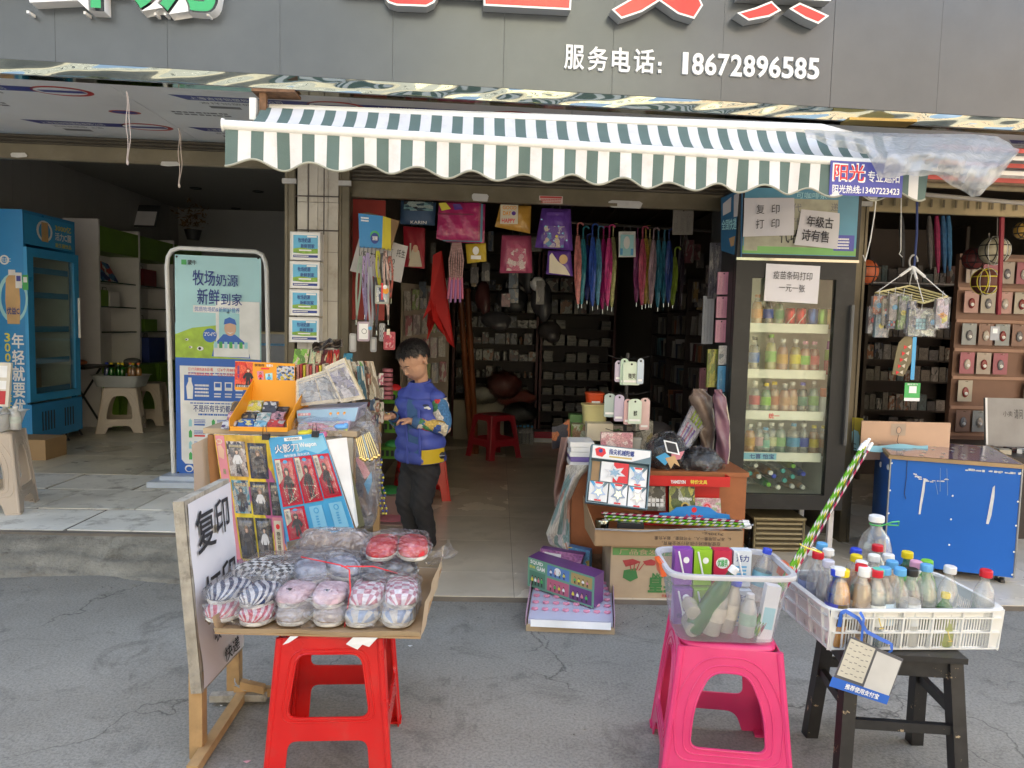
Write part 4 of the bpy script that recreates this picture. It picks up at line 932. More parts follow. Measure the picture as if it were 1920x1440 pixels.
for j in range(4):
 for i in range(3):
  x,y=352+i*43,782+j*21;f.poly([(x,y+15),(x,y+4),(x+3,y),(x+6,y+4),(x+6,y+15)],mgrn if(i+j)%2 else mcy);f.scrawl(x+10,y+1,x+36,y+9,mb_bl,3,3,j*5+i);f.rect(x+10,y+10,x+30,y+13,mredp if(i+j)%2 else mb_bl)
f.disc(352,877,8,mwp,3,7);f.disc(352,878,5.5,mb_bl,4,4.5)
f.mb.build('poster_print',sh,sm_=0)
t=MB()
for px,py in((331,481),(484,484),(334,886)):t.ell(W(px,py,YB-.012),(.008,.004,.008),mblk,8,6)
t.build('grommet',sh)
# ================================================================== copy-and-print sign board
mwood=mat('pine_wood',(.42,.26,.12),.6,var=.18,vs=14,dirt=.3,dcol=(.2,.12,.06),bump=.1,bs=60);mwold=mat('weathered_wood',(.36,.33,.28),.85,var=.25,vs=18,dirt=.8,dcol=(.12,.10,.08),bump=.5,bs=50)
mpap=mat('paper_sheet',(.66,.66,.72),.35,var=.03,vs=3,dirt=.08,dcol=(.6,.55,.5),bump=.12,bs=5)
YA,YBk=2.30,2.70
tl,tr,br,bl_=W(344,940,YA),W(429,897,YBk),W(456,1215,YBk),W(378,1300,YA)
so=thing('print_sign','weathered wooden board with large black writing on white paper, standing left of the red stool','sign',(tl.x,YA,0))
t=MB();t.slab(tl,tr,br,bl_,.034,mwold);t.build('board',so,sm_=0)
f=qface(tl,tr,br,bl_,(344,920,442,1258));f.lift=.001
def sq(u,v):return(lerp(344,442,u),lerp(920,1258,v))
t=MB();t.grid(lambda u,v:Face.P(f,lerp(.03,.99,u),lerp(.985,.02,v),.003+.0025*sin(v*14)+.0015*sin(u*7+v*9)),8,30,mpap);pp=t.build('paper',so,sm_=80)
F0=Face(tl,tr,br,bl_,eps=.0105)
for ch,a,b_,c,d in(('复',.13,.085,.52,.30),('印',.55,.08,.86,.27),('打',.19,.44,.54,.64),('印',.59,.43,.91,.62)):F0.text(ch,a,b_,c,d,mblkp,.016)
F0.text('收',.30,.72,.44,.81,mblkp,.01);F0.text('快递',.48,.885,.85,.965,mblkp,.01)
F0.mb.build('writing',so,sm_=0)
t=MB();t.grid(lambda u,v:Face.P(f,lerp(-.0,.03,u),lerp(1,0,v),.002),1,1,mwold);t.build('edge_strip',so,sm_=0)
ew=V((.03,0,0));ln=V((0,.03,0))
t=MB();a=bl_+V((-.045,.01,0));t.box((a.x,a.y,0),(a.x+.042,a.y+.04,bl_.z+.06),mwood);t.build('leg',so,sm_=0)
t=MB();a2=br+V((-.055,-.02,0));t.box((a2.x,a2.y,0),(a2.x+.045,a2.y+.04,br.z+.06),mwood);t.build('leg',so,sm_=0)
def bar(mb,a,b,w,h,m):
 a=V(a);b=V(b);d=(b-a).normalized();s_=d.cross(V((0,0,1))).normalized()*w/2;u_=V((0,0,h/2))
 mb.add([a-s_-u_,a+s_-u_,a+s_+u_,a-s_+u_,b-s_-u_,b+s_-u_,b+s_+u_,b-s_+u_],[(0,1,2,3),(7,6,5,4),(0,4,5,1),(1,5,6,2),(2,6,7,3),(3,7,4,0)],m);return mb
J=V((a2.x+.06,a2.y+.0,.03));t=MB();bar(t,(a.x+.05,a.y-.1,.025),J,.035,.03,mwood);t.build('foot_rail',so,sm_=0)
t=MB();bar(t,J+V((-.03,-.0,.02)),G(535,1298,.03),.03,.03,mwood);t.build('foot_rail',so,sm_=0)
t=MB();bar(t,G(395,1307,.03),G(500,1305,.03),.035,.025,mwold);t.build('foot_rail',so,sm_=0)
t=MB();bar(t,J+V((0,-.02,.05)),G(496,1292,.06),.028,.028,mwood);t.build('foot_rail',so,sm_=0)
t=MB()
for k in range(3):t.tube([J+V((.03*cos(q),.02*sin(q),.01*k+.03+.01*sin(q*2+k)))for q in[i*PI/6 for i in range(12)]],.002,mfilm,5,closed=True)
t.build('tie_string',so)

# ================================================================== red stool and the tray of slippers
mrst=mat('plastic_red',(.60,.012,.012),.30,var=.08,vs=7,dirt=.30,dcol=(.40,.07,.055),rvar=.1)
make_stool('tall bright red plastic stool under the tray of wrapped slippers',(-.505,2.38,0),rad(3),.46,.31,.385,mrst,'red')
mcard=mat('cardboard',(.38,.25,.14),.85,var=.1,vs=5,dirt=.3,dcol=(.24,.16,.09));mcardl=mat('cardboard_light',(.47,.36,.24),.8,var=.08,dirt=.2,dcol=(.3,.2,.12))
ZT=.466
ty=thing('slipper_tray','shallow torn cardboard tray full of slippers on the red stool','tray',(-.52,2.5,ZT))
t=MB()
TR=[V((-.845,2.215,ZT)),V((-.215,2.195,ZT+.003)),V((-.20,2.85,ZT)),V((-.80,2.87,ZT))]
t.poly(TR,(0,0,-.006),mcard);t.build('base',ty,sm_=0)
for i,(a,b_,h)in enumerate(((0,1,.018),(1,2,.10),(2,3,.06),(3,0,.05))):
 t=MB();n_=14;p,q=TR[a],TR[b_];out=(q-p).cross(V((0,0,1))).normalized()
 t.grid(lambda u,v:lerp(p,q,u)+V((0,0,h*v*(1+.12*sin(u*9+i))))+out*(.012*v+.006*sin(u*12)),n_,3,mcardl if i!=3 else mcard);t.build('flap',ty,sm_=60)
t=MB();c=V((-.235,2.24,ZT+.0));t.poly([(-.42,2.192,ZT),(-.44,2.189,ZT-.02),(-.405,2.188,ZT-.036),(-.39,2.188,ZT-.02),(-.37,2.190,ZT-.028),(-.345,2.192,ZT)],(0,.002,0),mwht);t.build('torn_paper',ty,sm_=0);t=MB();t.poly([(-.61,2.192,ZT),(-.632,2.190,ZT-.026),(-.612,2.190,ZT-.018),(-.585,2.192,ZT)],(0,.002,0),mwht);t.build('torn_paper',ty,sm_=0)
def pat(name,kind,a,b,s1=8,s2=6):
 if name in MATS:return MATS[name]
 m,n,l,bs=_new(name);tc=n.new('ShaderNodeTexCoord');mp=n.new('ShaderNodeMapping');mp.inputs['Scale'].default_value=(s1,s2,1);l.new(tc.outputs['UV'],mp.inputs[0])
 if kind=='check':q=n.new('ShaderNodeTexChecker');q.inputs['Scale'].default_value=1;q.inputs[1].default_value=(*a,1);q.inputs[2].default_value=(*b,1);l.new(mp.outputs[0],q.inputs[0]);o=q.outputs[0]
 else:
  q=n.new('ShaderNodeTexWave');q.bands_direction='DIAGONAL';q.inputs['Scale'].default_value=1;q.inputs['Distortion'].default_value=0 if kind=='stripe' else 9;q.inputs['Detail'].default_value=0 if kind=='stripe' else 3;q.inputs['Detail Scale'].default_value=1.2;l.new(mp.outputs[0],q.inputs[0])
  r=n.new('ShaderNodeValToRGB');r.color_ramp.elements[0].position=.48;r.color_ramp.elements[1].position=.53;r.color_ramp.elements[0].color=(*a,1);r.color_ramp.elements[1].color=(*b,1);l.new(q.outputs['Fac'],r.inputs[0]);o=r.outputs[0]
 l.new(o,bs.inputs['Base Color']);bs.inputs['Roughness'].default_value=.9
 nb=n.new('ShaderNodeTexNoise');nb.inputs['Scale'].default_value=180;bp=n.new('ShaderNodeBump');bp.inputs['Strength'].default_value=.5;bp.inputs['Distance'].default_value=.004;l.new(tc.outputs['Object'],nb.inputs['Vector']);l.new(nb.outputs['Fac'],bp.inputs['Height']);l.new(bp.outputs[0],bs.inputs['Normal'])
 MATS[name]=m;return m
msole=mat('sole_white',(.72,.70,.66),.6,var=.05);mfilmc=clear('wrap_film',(.97,.97,.98),.30,.05,(.72,.72,.78),.10,1.6,26,.5)
PT={'pinkstripe':pat('cloth_pink_stripe','stripe',(.48,.06,.10),(.58,.46,.48),3.4,1.9),'brown':mat('cloth_brown',(.27,.20,.17),.95,var=.15,vs=60),'greytaupe':mat('cloth_taupe',(.36,.31,.29),.95,var=.2,vs=60),
 'bluecloud':pat('cloth_blue_cloud','check',(.30,.38,.52),(.58,.55,.50),6,4),'navystripe':pat('cloth_navy_stripe','stripe',(.015,.03,.09),(.50,.50,.53),3.6,2.0),'pink':mat('cloth_pink',(.60,.42,.47),.95,var=.06,vs=50),
 'pinkcloud':pat('cloth_pink_cloud','check',(.50,.20,.26),(.72,.66,.70),8,5),'check':pat('cloth_bw_check','check',(.02,.02,.022),(.66,.66,.64),9,7),'greyblue':mat('cloth_grey_blue',(.25,.27,.34),.95,var=.2,vs=50),'dark':mat('cloth_dark',(.06,.06,.07),.95,var=.2,vs=40),'red':mat('cloth_red',(.55,.03,.04),.95,var=.1,vs=50)}
mdk2=mat('ink_dark',(.03,.025,.03),.7);minn=mat('slipper_inside',(.25,.22,.22),.95)
def slipper(o,M,m,face=None,rim=None):
 """sole with a pale rubber rim, padded upper over the toe, open heel; toe towards local -y"""
 t=MB();L,Wd=.110,.054
 loops_mesh(t,[sqloop(Wd*.96,0,24,2.6,L*.97),sqloop(Wd*1.02,.004,24,2.6,L*1.01),sqloop(Wd*1.02,.012,24,2.6,L*1.01),sqloop(Wd*.97,.016,24,2.6,L*.97)],msole,M)
 s_=t.build('sole',o);t=MB()
 loops_mesh(t,[sqloop(Wd*1.0,.012,24,2.5,L*.99),sqloop(Wd*1.0,.020,24,2.5,L*.985)],rim or m,M,False,False)
 def up(u,v):
  a=lerp(PI*1.0,PI*2.0,u);y=lerp(-L*.985,L*.18,v);w=Wd*max(0.0,1-abs(y/L)**3.2)**(1/3.2);h=.036*(1-(1-min(1,v/.55))**2.2)**.5*(1-.25*max(0,v-.55))
  return M@V((w*.99*abs(cos(a))**.8*(1 if cos(a)>0 else-1),y,.018+h*abs(sin(a))**.55))
 t.grid(up,14,12,m)
 t.add([M@V((Wd*.9*cos(2*PI*i/20),L*.5+L*.45*sin(2*PI*i/20),.019))for i in range(20)],[tuple(range(20))],minn)
 t.grid(lambda u,v:M@V((Wd*.97*cos(lerp(.0,PI,u)),L*.2+L*.75*sin(lerp(0,PI,u)),.018+.022*v)),12,2,m)
 t.build('upper',o,sm_=60)
 if face:
  t=MB();Mx=M@MT((0,-L*.72,.053))@MO(rad(-38),4,'X')
  for q in((-.012,.008),(.012,.008)):t.ell(Mx@V((q[0],q[1],.0)),(.0025,.0025,.0025),mdk2,8,6)
  t.ell(Mx@V((0,-.002,.0)),(.006,.004,.004),mdk2,8,6);t.tube([Mx@V((x,-.012+.004*abs(x/.008),.0))for x in(-.01,-.005,0,.005,.01)],.0012,mdk2,5)
  for sgn in(-1,1):t.ell(Mx@V((sgn*.027,.02,-.004)),(.010,.006,.014),m,8,6)
  t.build('bear_face',o)
def wrap(o,c,r,rz,name='plastic_wrap',rx=0,seed=0,tail=None,n=54,k=22,ph=0.0):
 """a crumpled clear bag round the pair"""
 M=MT(c)@MO(rz,4,'Z')@MO(rx,4,'X');t=MB()
 def fn(u,v):
  a=2*PI*u;b_=PI*(v-.5);ca=abs(cos(b_))**.55
  p=V((r[0]*ca*abs(cos(a))**.6*(1 if cos(a)>0 else-1),r[1]*ca*abs(sin(a))**.6*(1 if sin(a)>0 else-1),r[2]*abs(sin(b_))**.8*(1 if b_>0 else-1)))
  w=1+.045*sin(a*5+v*9+seed)+.035*sin(a*11-v*17+seed*2)+.025*sin(a*23+v*31+seed)+.02*abs(sin(a*9+v*23+seed*3))
  return M@(p*w)
 t.grid(fn,n,k,mfilmc)
 if tail:
  a=V(tail[0]);b_=V(tail[1]);d=(b_-a);s_=d.cross(V((0,1,0))).normalized()
  t.grid(lambda u,v:a+d*v+s_*((u-.5)*lerp(.03,.06,v))+V((0,.008*sin(u*20+v*5),.006*sin(v*14+u*6))),8,6,mfilmc)
 t.build(name,o,sm_=80)
def slipper_pair(px,py,Y,z,label,key,rz=0,rx=0,face=False,sep=.110,rim=None,rz2=None,tail=None,seed=0):
 Y-=.05;c=W(px,py,Y);c.z=z;o=thing('slipper_pair',label,'slippers',c,'wrapped slippers in the tray')
 for s_ in(-1,1):
  M=MT(c)@MO(rz,4,'Z')@MO(rx,4,'X')@MT((s_*sep/2,0,0))@MO((rz2 or.06)*s_,4,'Z')
  slipper(o,M,PT[key],face,rim)
 wrap(o,c+V((0,0,.029)),(.118,.122,.038),rz,rx=rx,seed=seed,tail=tail);return o
Z1_=ZT+.006
slipper_pair(468,1170,2.40,Z1_+.004,'wrapped pink striped slippers at the front left corner of the tray','pinkstripe',-.22,seed=1)
slipper_pair(592,1165,2.40,Z1_+.002,'wrapped taupe slippers in the bottom middle of the tray','greytaupe',.0,seed=2,rim=PT['brown'])
slipper_pair(716,1160,2.40,Z1_+.002,'wrapped pale blue and cream slippers at the bottom right of the tray','bluecloud',.02,seed=3)
slipper_pair(470,1125,2.43,Z1_+.048,'wrapped navy striped slippers on top of the pink striped pair','navystripe',-.26,seed=4)
slipper_pair(592,1120,2.43,Z1_+.047,'wrapped pink slippers with bear faces in the middle of the tray','pink',-.04,face=True,seed=5,rim=PT['pinkcloud'])
slipper_pair(722,1112,2.43,Z1_+.047,'wrapped pink and white cloud slippers on top of the pale blue pair','pinkcloud',.05,seed=6)
slipper_pair(512,1092,2.58,Z1_+.062,'wrapped black and white checked slippers at the back left of the tray','check',-.35,seed=7)
slipper_pair(612,1080,2.57,Z1_+.080,'wrapped grey blue slippers lying crosswise behind the bear pair','greyblue',.35,seed=8)
slipper_pair(715,1075,2.64,Z1_+.06,'wrapped dark slippers half hidden behind the pink cloud pair','dark',.5,seed=9)
slipper_pair(600,1075,2.76,Z1_+.06,'wrapped brown striped slippers under the upended pair','brown',.0,seed=10)
slipper_pair(746,1046,2.70,Z1_+.117,'wrapped red slippers at the back right, their bag end sticking out','red',.06,seed=11,tail=(W(800,1058,2.62),W(850,1026,2.6)))
# upended brown pair showing their soles
c=W(630,1028,2.70);o=thing('slipper_pair','wrapped taupe slippers turned up to show their flat brown soles','slippers',c,'wrapped slippers in the tray')
for px,py,w_,rz in((594,1024,.062,.15),(656,1028,.072,-.06)):
 cc=W(px,py,2.70);M=MT(cc)@MO(rz,4,'Y')@MO(rad(62),4,'X');t=MB()
 loops_mesh(t,[sqloop(w_,-.02,28,4,.062),sqloop(w_,-.012,28,4,.062)],msole,M);loops_mesh(t,[sqloop(w_*.97,-.012,28,4,.06),sqloop(w_*.99,.01,28,4,.061),sqloop(w_*.93,.016,28,4,.056)],PT['brown'],M);t.build('slipper',o,sm_=50)
wrap(o,c,(.135,.05,.072),0,seed=12)
t=MB();p=[W(565,1055,2.5)+V((0,0,.02)),W(640,1060,2.35),W(655,1068,2.32),W(657,1110,2.3),W(650,1150,2.285),W(645,1184,2.26)];t.tube(p,.0022,mredp,6);t.tube([W(640,1062,2.35),W(700,1062,2.4),W(745,1075,2.5)],.0022,mredp,6)
one('red_string',t,'thin red string tied across the wrapped slippers','string',p[0])

# ================================================================== merchandise stall behind the sign
st=thing('display_table','merchandise table behind the slippers, its front hung with toy card sheets','table',(-.95,3.6,0))
for k in range(16):
 Y=3.72+.02*(k%3);x0=686+(k%4)*8;y0=700+(k//4)*24+(k%3)*3;f_=PFace(x0,y0,x0+9,y0+22,Y,skew=1);c_=((.30,.12,.08),(.12,.2,.08),(.42,.38,.32),(.35,.08,.12),(.1,.16,.25))[k%5];one('hanging_packet',f_.body(art('art_hp_%d'%(k%5),[c_,tuple(q*.5 for q in c_),(.5,.46,.4)],2.5),.012),'%s small packet from the top in the cluster between stall and boy'%WN[k],'packet',f_.c[3],'packets between stall and boy',sm_=0)
XL,XR=W(380,900,3.36).x,W(668,900,3.36).x
t=MB();t.box((XL,3.37,.90),(XR,4.2,.925),mcardl);t.build('tabletop',st,sm_=0)
for x in(XL+.02,XR-.05):
 for y in(3.4,4.14):t=MB();t.box((x,y,.0 if y<3.7 else.03),(x+.035,y+.035,.90),mwood);t.build('leg',st,sm_=0)
t=MB();t.box((XL+.02,3.375,.33),(XR-.02,3.39,.895),mat('pegboard',(.5,.46,.4),.7));pb=t.build('front_panel',st,sm_=0)
t=MB()
for k in range(26):t.cbox((XL+.15+k*.018,3.373,.345),(.007,.003,.01),mblkp)
pk=t.build('peg_holes',pb,sm_=0);pk['kind']='stuff'
# curved card leaning at the table's left end
t=MB();mcre=mat('card_cream',(.52,.42,.33),.6,var=.05)
t.grid(lambda u,v:W(lerp(358,404,u)+6*sin(v*3),lerp(1000,812+22*(1-u),v),3.22+.10*u+.03*sin(u*3)),8,10,mcre);one('cream_board',t,'curved cream board leaning at the left end of the merchandise table','board',W(380,940,3.25),sm_=80)
t=MB();t.grid(lambda u,v:W(lerp(392,412,u)+3*sin(v*5),lerp(990,815,v),3.28+.05*u),5,8,mat('card_orange_brown',(.35,.16,.06),.5));one('folded_poster',t,'folded orange and dark poster between the cream board and the figure cards','poster',W(400,940,3.28),sm_=80)
YFc=3.30
mrain=art('art_rainbow',[(.75,.60,.06),(.72,.30,.04),(.10,.20,.52),(.78,.55,.05),(.50,.12,.30),(.66,.40,.06)],1.6,warp=.9);mpinkp=mat('print_pink',(.66,.24,.30),.4,var=.08);mblist=clear('blister',(.95,.95,.97),.22,.05,(.8,.8,.85),.08,.4,20,.5)
mfigs=[art('art_fig_%d'%i,c,5.5,warp=1.0)for i,c in enumerate(([(.50,.42,.40),(.30,.25,.24),(.06,.06,.08),(.62,.58,.56)],[(.03,.03,.03),(.08,.07,.06),(.16,.15,.15),(.04,.05,.08)],[(.08,.28,.38),(.35,.45,.50),(.05,.07,.12),(.55,.5,.4)],[(.02,.03,.05),(.06,.08,.11),(.12,.10,.09),(.03,.04,.09)]))]
mgoldp=mat('print_gold',(.62,.45,.12),.35);morg=mat('print_orange',(.80,.32,.02),.45,var=.05,vs=3);mredc=mat('card_red',(.55,.015,.04),.2,var=.1,coat=.5);mcream=mat('card_cream2',(.66,.60,.48),.5)
def blister_card(parent,q,m_bg,seed,title=True,org=None,gold=True,weapon=False,name='blister_card',dark=None):
 """card with a printed figure, title bar and a clear raised blister; q = corner points tl,tr,br,bl"""
 f=qface(*q,(0,0,10,16));t=MB();t.slab(*q,.003,m_bg);co=t.build(name,parent,sm_=0)
 rg_=random.Random(seed);f.figure(1.8,3.2,8.4,15,mskin,mblkp if seed%2 else mat('hair_brown',(.22,.11,.05),.6),dark or(mwp if seed%3==0 else mdk2),mdk2,1,seed)
 if gold:f.k=2;f.rect(1.2,1.2,8.8,2.9,mblkp);f.k=3;f.text('特种精英',1.5,1.35,8.5,2.7,mgoldp,.02)
 if weapon:
  f.k=4
  for a,b_ in(((2,9.5),(8,10.3)),((2.2,9.5),(3,15)),((8,10.3),(4,14.8)),((3,15),(8,13.2)),((2.6,11),(8.4,14.8))):
   n_=6
   for i in range(n_):
    c0=(lerp(a[0],b_[0],i/n_),lerp(a[1],b_[1],i/n_));c1=(lerp(a[0],b_[0],(i+.6)/n_),lerp(a[1],b_[1],(i+.6)/n_));f.poly([(c0[0],c0[1]),(c1[0],c1[1]),(c1[0]+.3,c1[1]+.35),(c0[0]+.3,c0[1]+.35)],mcream)
 f.mb.build('card_print',co,sm_=0)if parent.parent is None else None
 t=MB();g_=lambda u,v,h:f.P(u,v,h)
 def bf(u,v):
  e=min(1,9*min(u,1-u,v,1-v));return g_(lerp(1,9,u),lerp(15.2,1.1,v),.002+.011*e**.5)
 t.grid(bf,10,12,mblist);t.build('blister',co,sm_=60);return co
def sheetq(Y,tl,tr,br,bl,Y2=None):
 Y2=Y2 or Y;return[W(*tl,Y),W(*tr,Y2),W(*br,Y2),W(*bl,Y)]
# figure card sheet
q=sheetq(YFc,(401,814),(520,818),(541,1060),(437,1056));o=thing('figure_card_sheet','rainbow coloured card sheet with toy soldier figures in blisters, hung on the table front','toy cards',q[3])
t=MB();t.slab(*q,.006,mrain,mwp);t.build('backing',o,sm_=0)
fb=qface(*q,(401,816,530,1058))
f=fb;f.rect(403,818,421,1050,mpinkp);f.up();f.text('FOR PEACE',410,880,415,890,mgrn,.02);f.disc(410,829,6,mcream,2,5);f.text('30只',406,826,414,832,mredp,.02,3);f.poly([(405,838),(412,835),(418,845),(415,862),(406,858)],mskin,2)
f.rect(425,1052,530,1056,mpinkp,2);f.rect(503,968,526,1050,mpinkp,1);f.rect(506,974,522,1046,mcream,2);f.disc(514,985,4.5,mredp,3,5);f.text('指尖公路正义',510,994,518,1044,mblkp,.02,3,True)
f.mb.build('sheet_print',o,sm_=0)
for i,(x0,y0,x1,y1)in enumerate(((424,828,462,893),(467,830,505,896),(424,900,459,962),(463,902,501,964),(505,902,527,964),(425,970,461,1048),(465,970,500,1048))):
 c=[fb.P(x0,y0,.004),fb.P(x1,y0,.004),fb.P(x1,y1,.004),fb.P(x0,y1,.004)];blister_card(o,c,mfigs[(i*3+i//4)%4]if i<5 else mfigs[1],i+3,gold=i<5)
# blue sheet with red cards
q=sheetq(3.24,(503,821),(606,812),(664,990),(538,1016));mbls=mat('sheet_blue',(.05,.36,.66),.35,var=.12,vs=3);mbls2=mat('sheet_blue_pale',(.22,.55,.76),.35,var=.05)
o=thing('knife_card_sheet','bright blue card sheet with red toy weapon cards, hung beside the figure cards','toy cards',q[3])
t=MB();t.slab(*q,.005,mbls,mwp);t.build('backing',o,sm_=0)
fb=qface(*q,(0,0,100,150));f=fb
f.poly([(40,8),(98,3),(99,24),(80,30),(60,22),(45,26)],mbls2);f.up();f.text('火影刀',8,11,50,23,mnavyp,.055,2);f.text('火影刀',8,11,50,23,mwp,.01,3);f.text('Weapon',52,11,82,20,mwp,.03,3);f.text('锋利装备 指尖对决',22,26,66,30,mwp,.01,3);f.rect(28,2,60,7,mwp,2);f.text('HUOYING',33,3,55,6,mblkp,.01,3)
for x in(43,74):f.rect(x,106,x+20,146,mbls2,2);f.disc(x+10,113,4,mbls,3,4.5);f.disc(x+10,113,2.6,mbls2,4,3);f.scrawl(x+7,120,x+12,140,mbls,5,3,x)
f.mb.build('sheet_print',o,sm_=0)
for i,(x0,y0,x1,y1)in enumerate(((4,31,36,100),(38,31,68,100),(70,31,98,98),(4,103,36,149))):
 c=[fb.P(x0,y0,.004),fb.P(x1,y0,.004),fb.P(x1,y1,.004),fb.P(x0,y1,.004)];co=blister_card(o,c,mredc,i*2+1,gold=False,weapon=i in(0,1),dark=mdk2)
 ff=qface(*c,(0,0,10,16));ff.poly([(.3,.3),(3,.3),(3,6.5),(.3,8.5)],mcream,2);ff.text('侠客行',.7,1,2.2,5.5,mblkp,.0,3,True);ff.disc(5.5,1.2,1.2,mbls,2,.6);ff.mb.build('card_label',co,sm_=0)
t=MB();t.slab(W(612,825,3.30),W(650,820,3.34),W(672,985,3.30),W(668,990,3.27),.006,mwp);t.slab(W(622,826,3.33),W(646,822,3.35),W(684,985,3.33),W(672,990,3.31),.004,mat('olive_card',(.08,.08,.03),.5));one('card_sheets_edge',t,'white and dark card sheets hanging edge on, right of the blue sheet','card sheets',W(655,985,3.3),sm_=0)
t=MB();
for px,py in((497,820),(590,815)):c=W(px,py,3.22);t.box((c.x-.014,c.y,c.z-.012),(c.x+.014,c.y+.03,c.z+.012),mblkp);t.tube([c+V((-.01,0,.01)),c+V((-.006,-.006,.05)),c+V((.006,-.006,.05)),c+V((.01,0,.01))],.0015,mst,5);one('binder_clip',t,'black binder clip on the table edge above the %s sheet'%('figure card' if px<500 else 'blue'),'clip',c);t=MB()

# yellow counter display of card packs
YD=3.46
o=thing('card_pack_display','orange cardboard counter display filled with small card packs','display box',W(485,812,YD-.1))
q=sheetq(YD+.14,(441,677),(553,682),(553,734),(440,731));t=MB();t.slab(*q,.004,morg);hd=t.build('header',o,sm_=0);f=qface(*q,(441,680,553,733))
f.rect(441,681,474,724,art('art_red_cape',[(.65,.03,.02),(.45,.01,.01),(.75,.10,.05)],3));f.rect(519,685,552,716,art('art_blue_figure',[(.03,.05,.12),(.55,.55,.6),(.08,.22,.48),(.6,.45,.05),(.5,.5,.55)],9));f.up()
f.figure(454,692,478,726,mskin,mat('hair_red',(.35,.05,.02),.6),mblkp,mblkp,2,3);f.poly([(482,697),(494,696),(496,715),(485,717)],mpinkp,2);f.poly([(498,701),(511,699),(512,719),(499,719)],mcy,2);f.figure(484,699,494,715,mskin,mdk2,mredp,mdk2,3,5);f.figure(500,702,510,718,mskin,mdk2,mbls,mdk2,3,6)
f.text('侠客传',478,683,496,688,mblkp,.02);f.text('收藏卡',500,683,512,688,mwp,.03);f.rect(490,690,505,693,mredp);f.text('竖版卡',446,688,450,712,mnavyp,.03,4,True);f.poly([(443,722),(517,724),(520,726.5),(517,729),(443,727)],mblkp);f.text('全新收藏卡牌 精美卡册 系列收藏大全',445,723.5,515,727.5,mwp,.0,4);f.rect(524,718,535,732,mwp);f.rect(538,718,549,732,mwp);f.disc(529.5,725,4,mgr,3,5);f.disc(543.5,725,4,mgr,3,5)
f.mb.build('header_print',hd,sm_=0)
t=MB();c0=W(432,812,YD-.12);c1=W(540,812,YD-.12);zb=.925;bk=YD+.13
t.slab((c0.x+.02,bk,zb+.21),(c1.x+.04,bk,zb+.21),(c1.x+.02,bk-.01,zb),(c0.x,bk-.01,zb),.004,morg)
t.slab((c0.x,YD-.14,zb+.018),(c1.x,YD-.14,zb+.018),(c1.x,YD-.14,zb-.002),(c0.x,YD-.14,zb-.002),.004,morg)
for x,dx in((c0.x,.02),(c1.x,.03)):t.poly([(x,YD-.14,zb),(x,YD-.14,zb+.05),(x+dx,bk,zb+.21),(x,bk,zb)],(.004,0,0),morg)
t.build('box',o,sm_=0)
packs=((0,439,462,752,770,'dark gold',(.12,.07,.02),(.35,.2,.03)),(0,467,495,750,771,'yellow and white',(.62,.60,.12),(.6,.6,.56)),(0,498,523,752,771,'black and white',(.06,.06,.07),(.5,.5,.5)),(0,518,543,762,772,'black',(.04,.04,.05),(.15,.14,.14)),
  (1,432,455,771,788,'pink',(.50,.22,.27),(.6,.4,.42)),(1,458,483,773,790,'black and gold',(.05,.05,.05),(.3,.24,.14)),(1,486,511,773,790,'white and teal',(.50,.52,.50),(.12,.25,.26)),(1,513,536,771,790,'rose',(.48,.24,.28),(.04,.03,.04)),
  (2,422,448,787,808,'white and violet',(.60,.60,.62),(.06,.03,.10)),(2,451,480,785,808,'royal blue',(.02,.12,.42),(.55,.5,.2)),(2,481,504,788,808,'sky blue',(.18,.42,.55),(.5,.55,.5)),(2,506,536,786,808,'red',(.48,.03,.02),(.35,.32,.3)))
for k,(row,x0,x1,y0,y1,lab,ca,cb_)in enumerate(packs):
 Y=YD+.09-row*.085;a=W(x0,y0,Y+.03);b_=W(x1,y0,Y+.03);z0=max(zb+.002,W(x0,y1,Y).z);po=thing('card_pack','%s card pack in the %s row of the orange counter display'%(lab,('back','middle','front')[row]),'card pack',(a.x,Y,z0),'card packs in the orange display')
 m_=art('art_pack_%d'%k,[ca,cb_,tuple(c*.6 for c in ca),ca],3.5,warp=.8)
 for j in range(3):t=MB();t.slab((a.x,Y+.028-j*.012,a.z-j*.002),(b_.x,Y+.028-j*.012,a.z-j*.002),(b_.x,Y-j*.012,z0),(a.x,Y-j*.012,z0),.007,m_);t.build('pack',po,sm_=0)
# cream framed picture card boxes
mani=art('art_pale_blue',[(.20,.26,.36),(.45,.48,.52),(.05,.06,.12),(.28,.36,.46),(.62,.60,.56)],3.4,warp=1.1);mani2=art('art_indigo',[(.06,.07,.20),(.14,.15,.32),(.5,.5,.56),(.03,.04,.10)],3.4,warp=1.1);mfrm=mat('frame_cream',(.68,.58,.38),.45)
for lab,q_,ar in(('cream framed pale blue picture card box leaning left on the toy heap',((556,712),(620,690),(648,752),(556,762)),(mani,mani)),('cream framed indigo picture card box leaning right on the toy heap',((608,688),(645,671),(683,748),(640,755)),(mani2,))):
 q=sheetq(3.50 if len(ar)==2 else 3.46,*q_);o=thing('picture_card_box',lab,'card box',q[3],'cream framed picture card boxes');t=MB();t.slab(*q,.03,mfrm);t.build('box',o,sm_=0)
 for i,m_ in enumerate(ar):
  f=Face(*q);a,b_=(.06+i*.47/1,.06+(i+1)*.45)if len(ar)==2 else(.08,.9);f.k=2;f.rect(a,.10,b_,.9,m_);f.k=4;f.rect(a+.02,.12,b_-.02,.18,mcream);f.mb.build('picture',o,sm_=0)
 f=Face(*q,lift=.014);t=MB();t.slab(*[f.P(u,v)for u,v in((0,0),(1,0),(1,1),(0,1))],.002,mblist);t.build('clear_lid',o,sm_=0)
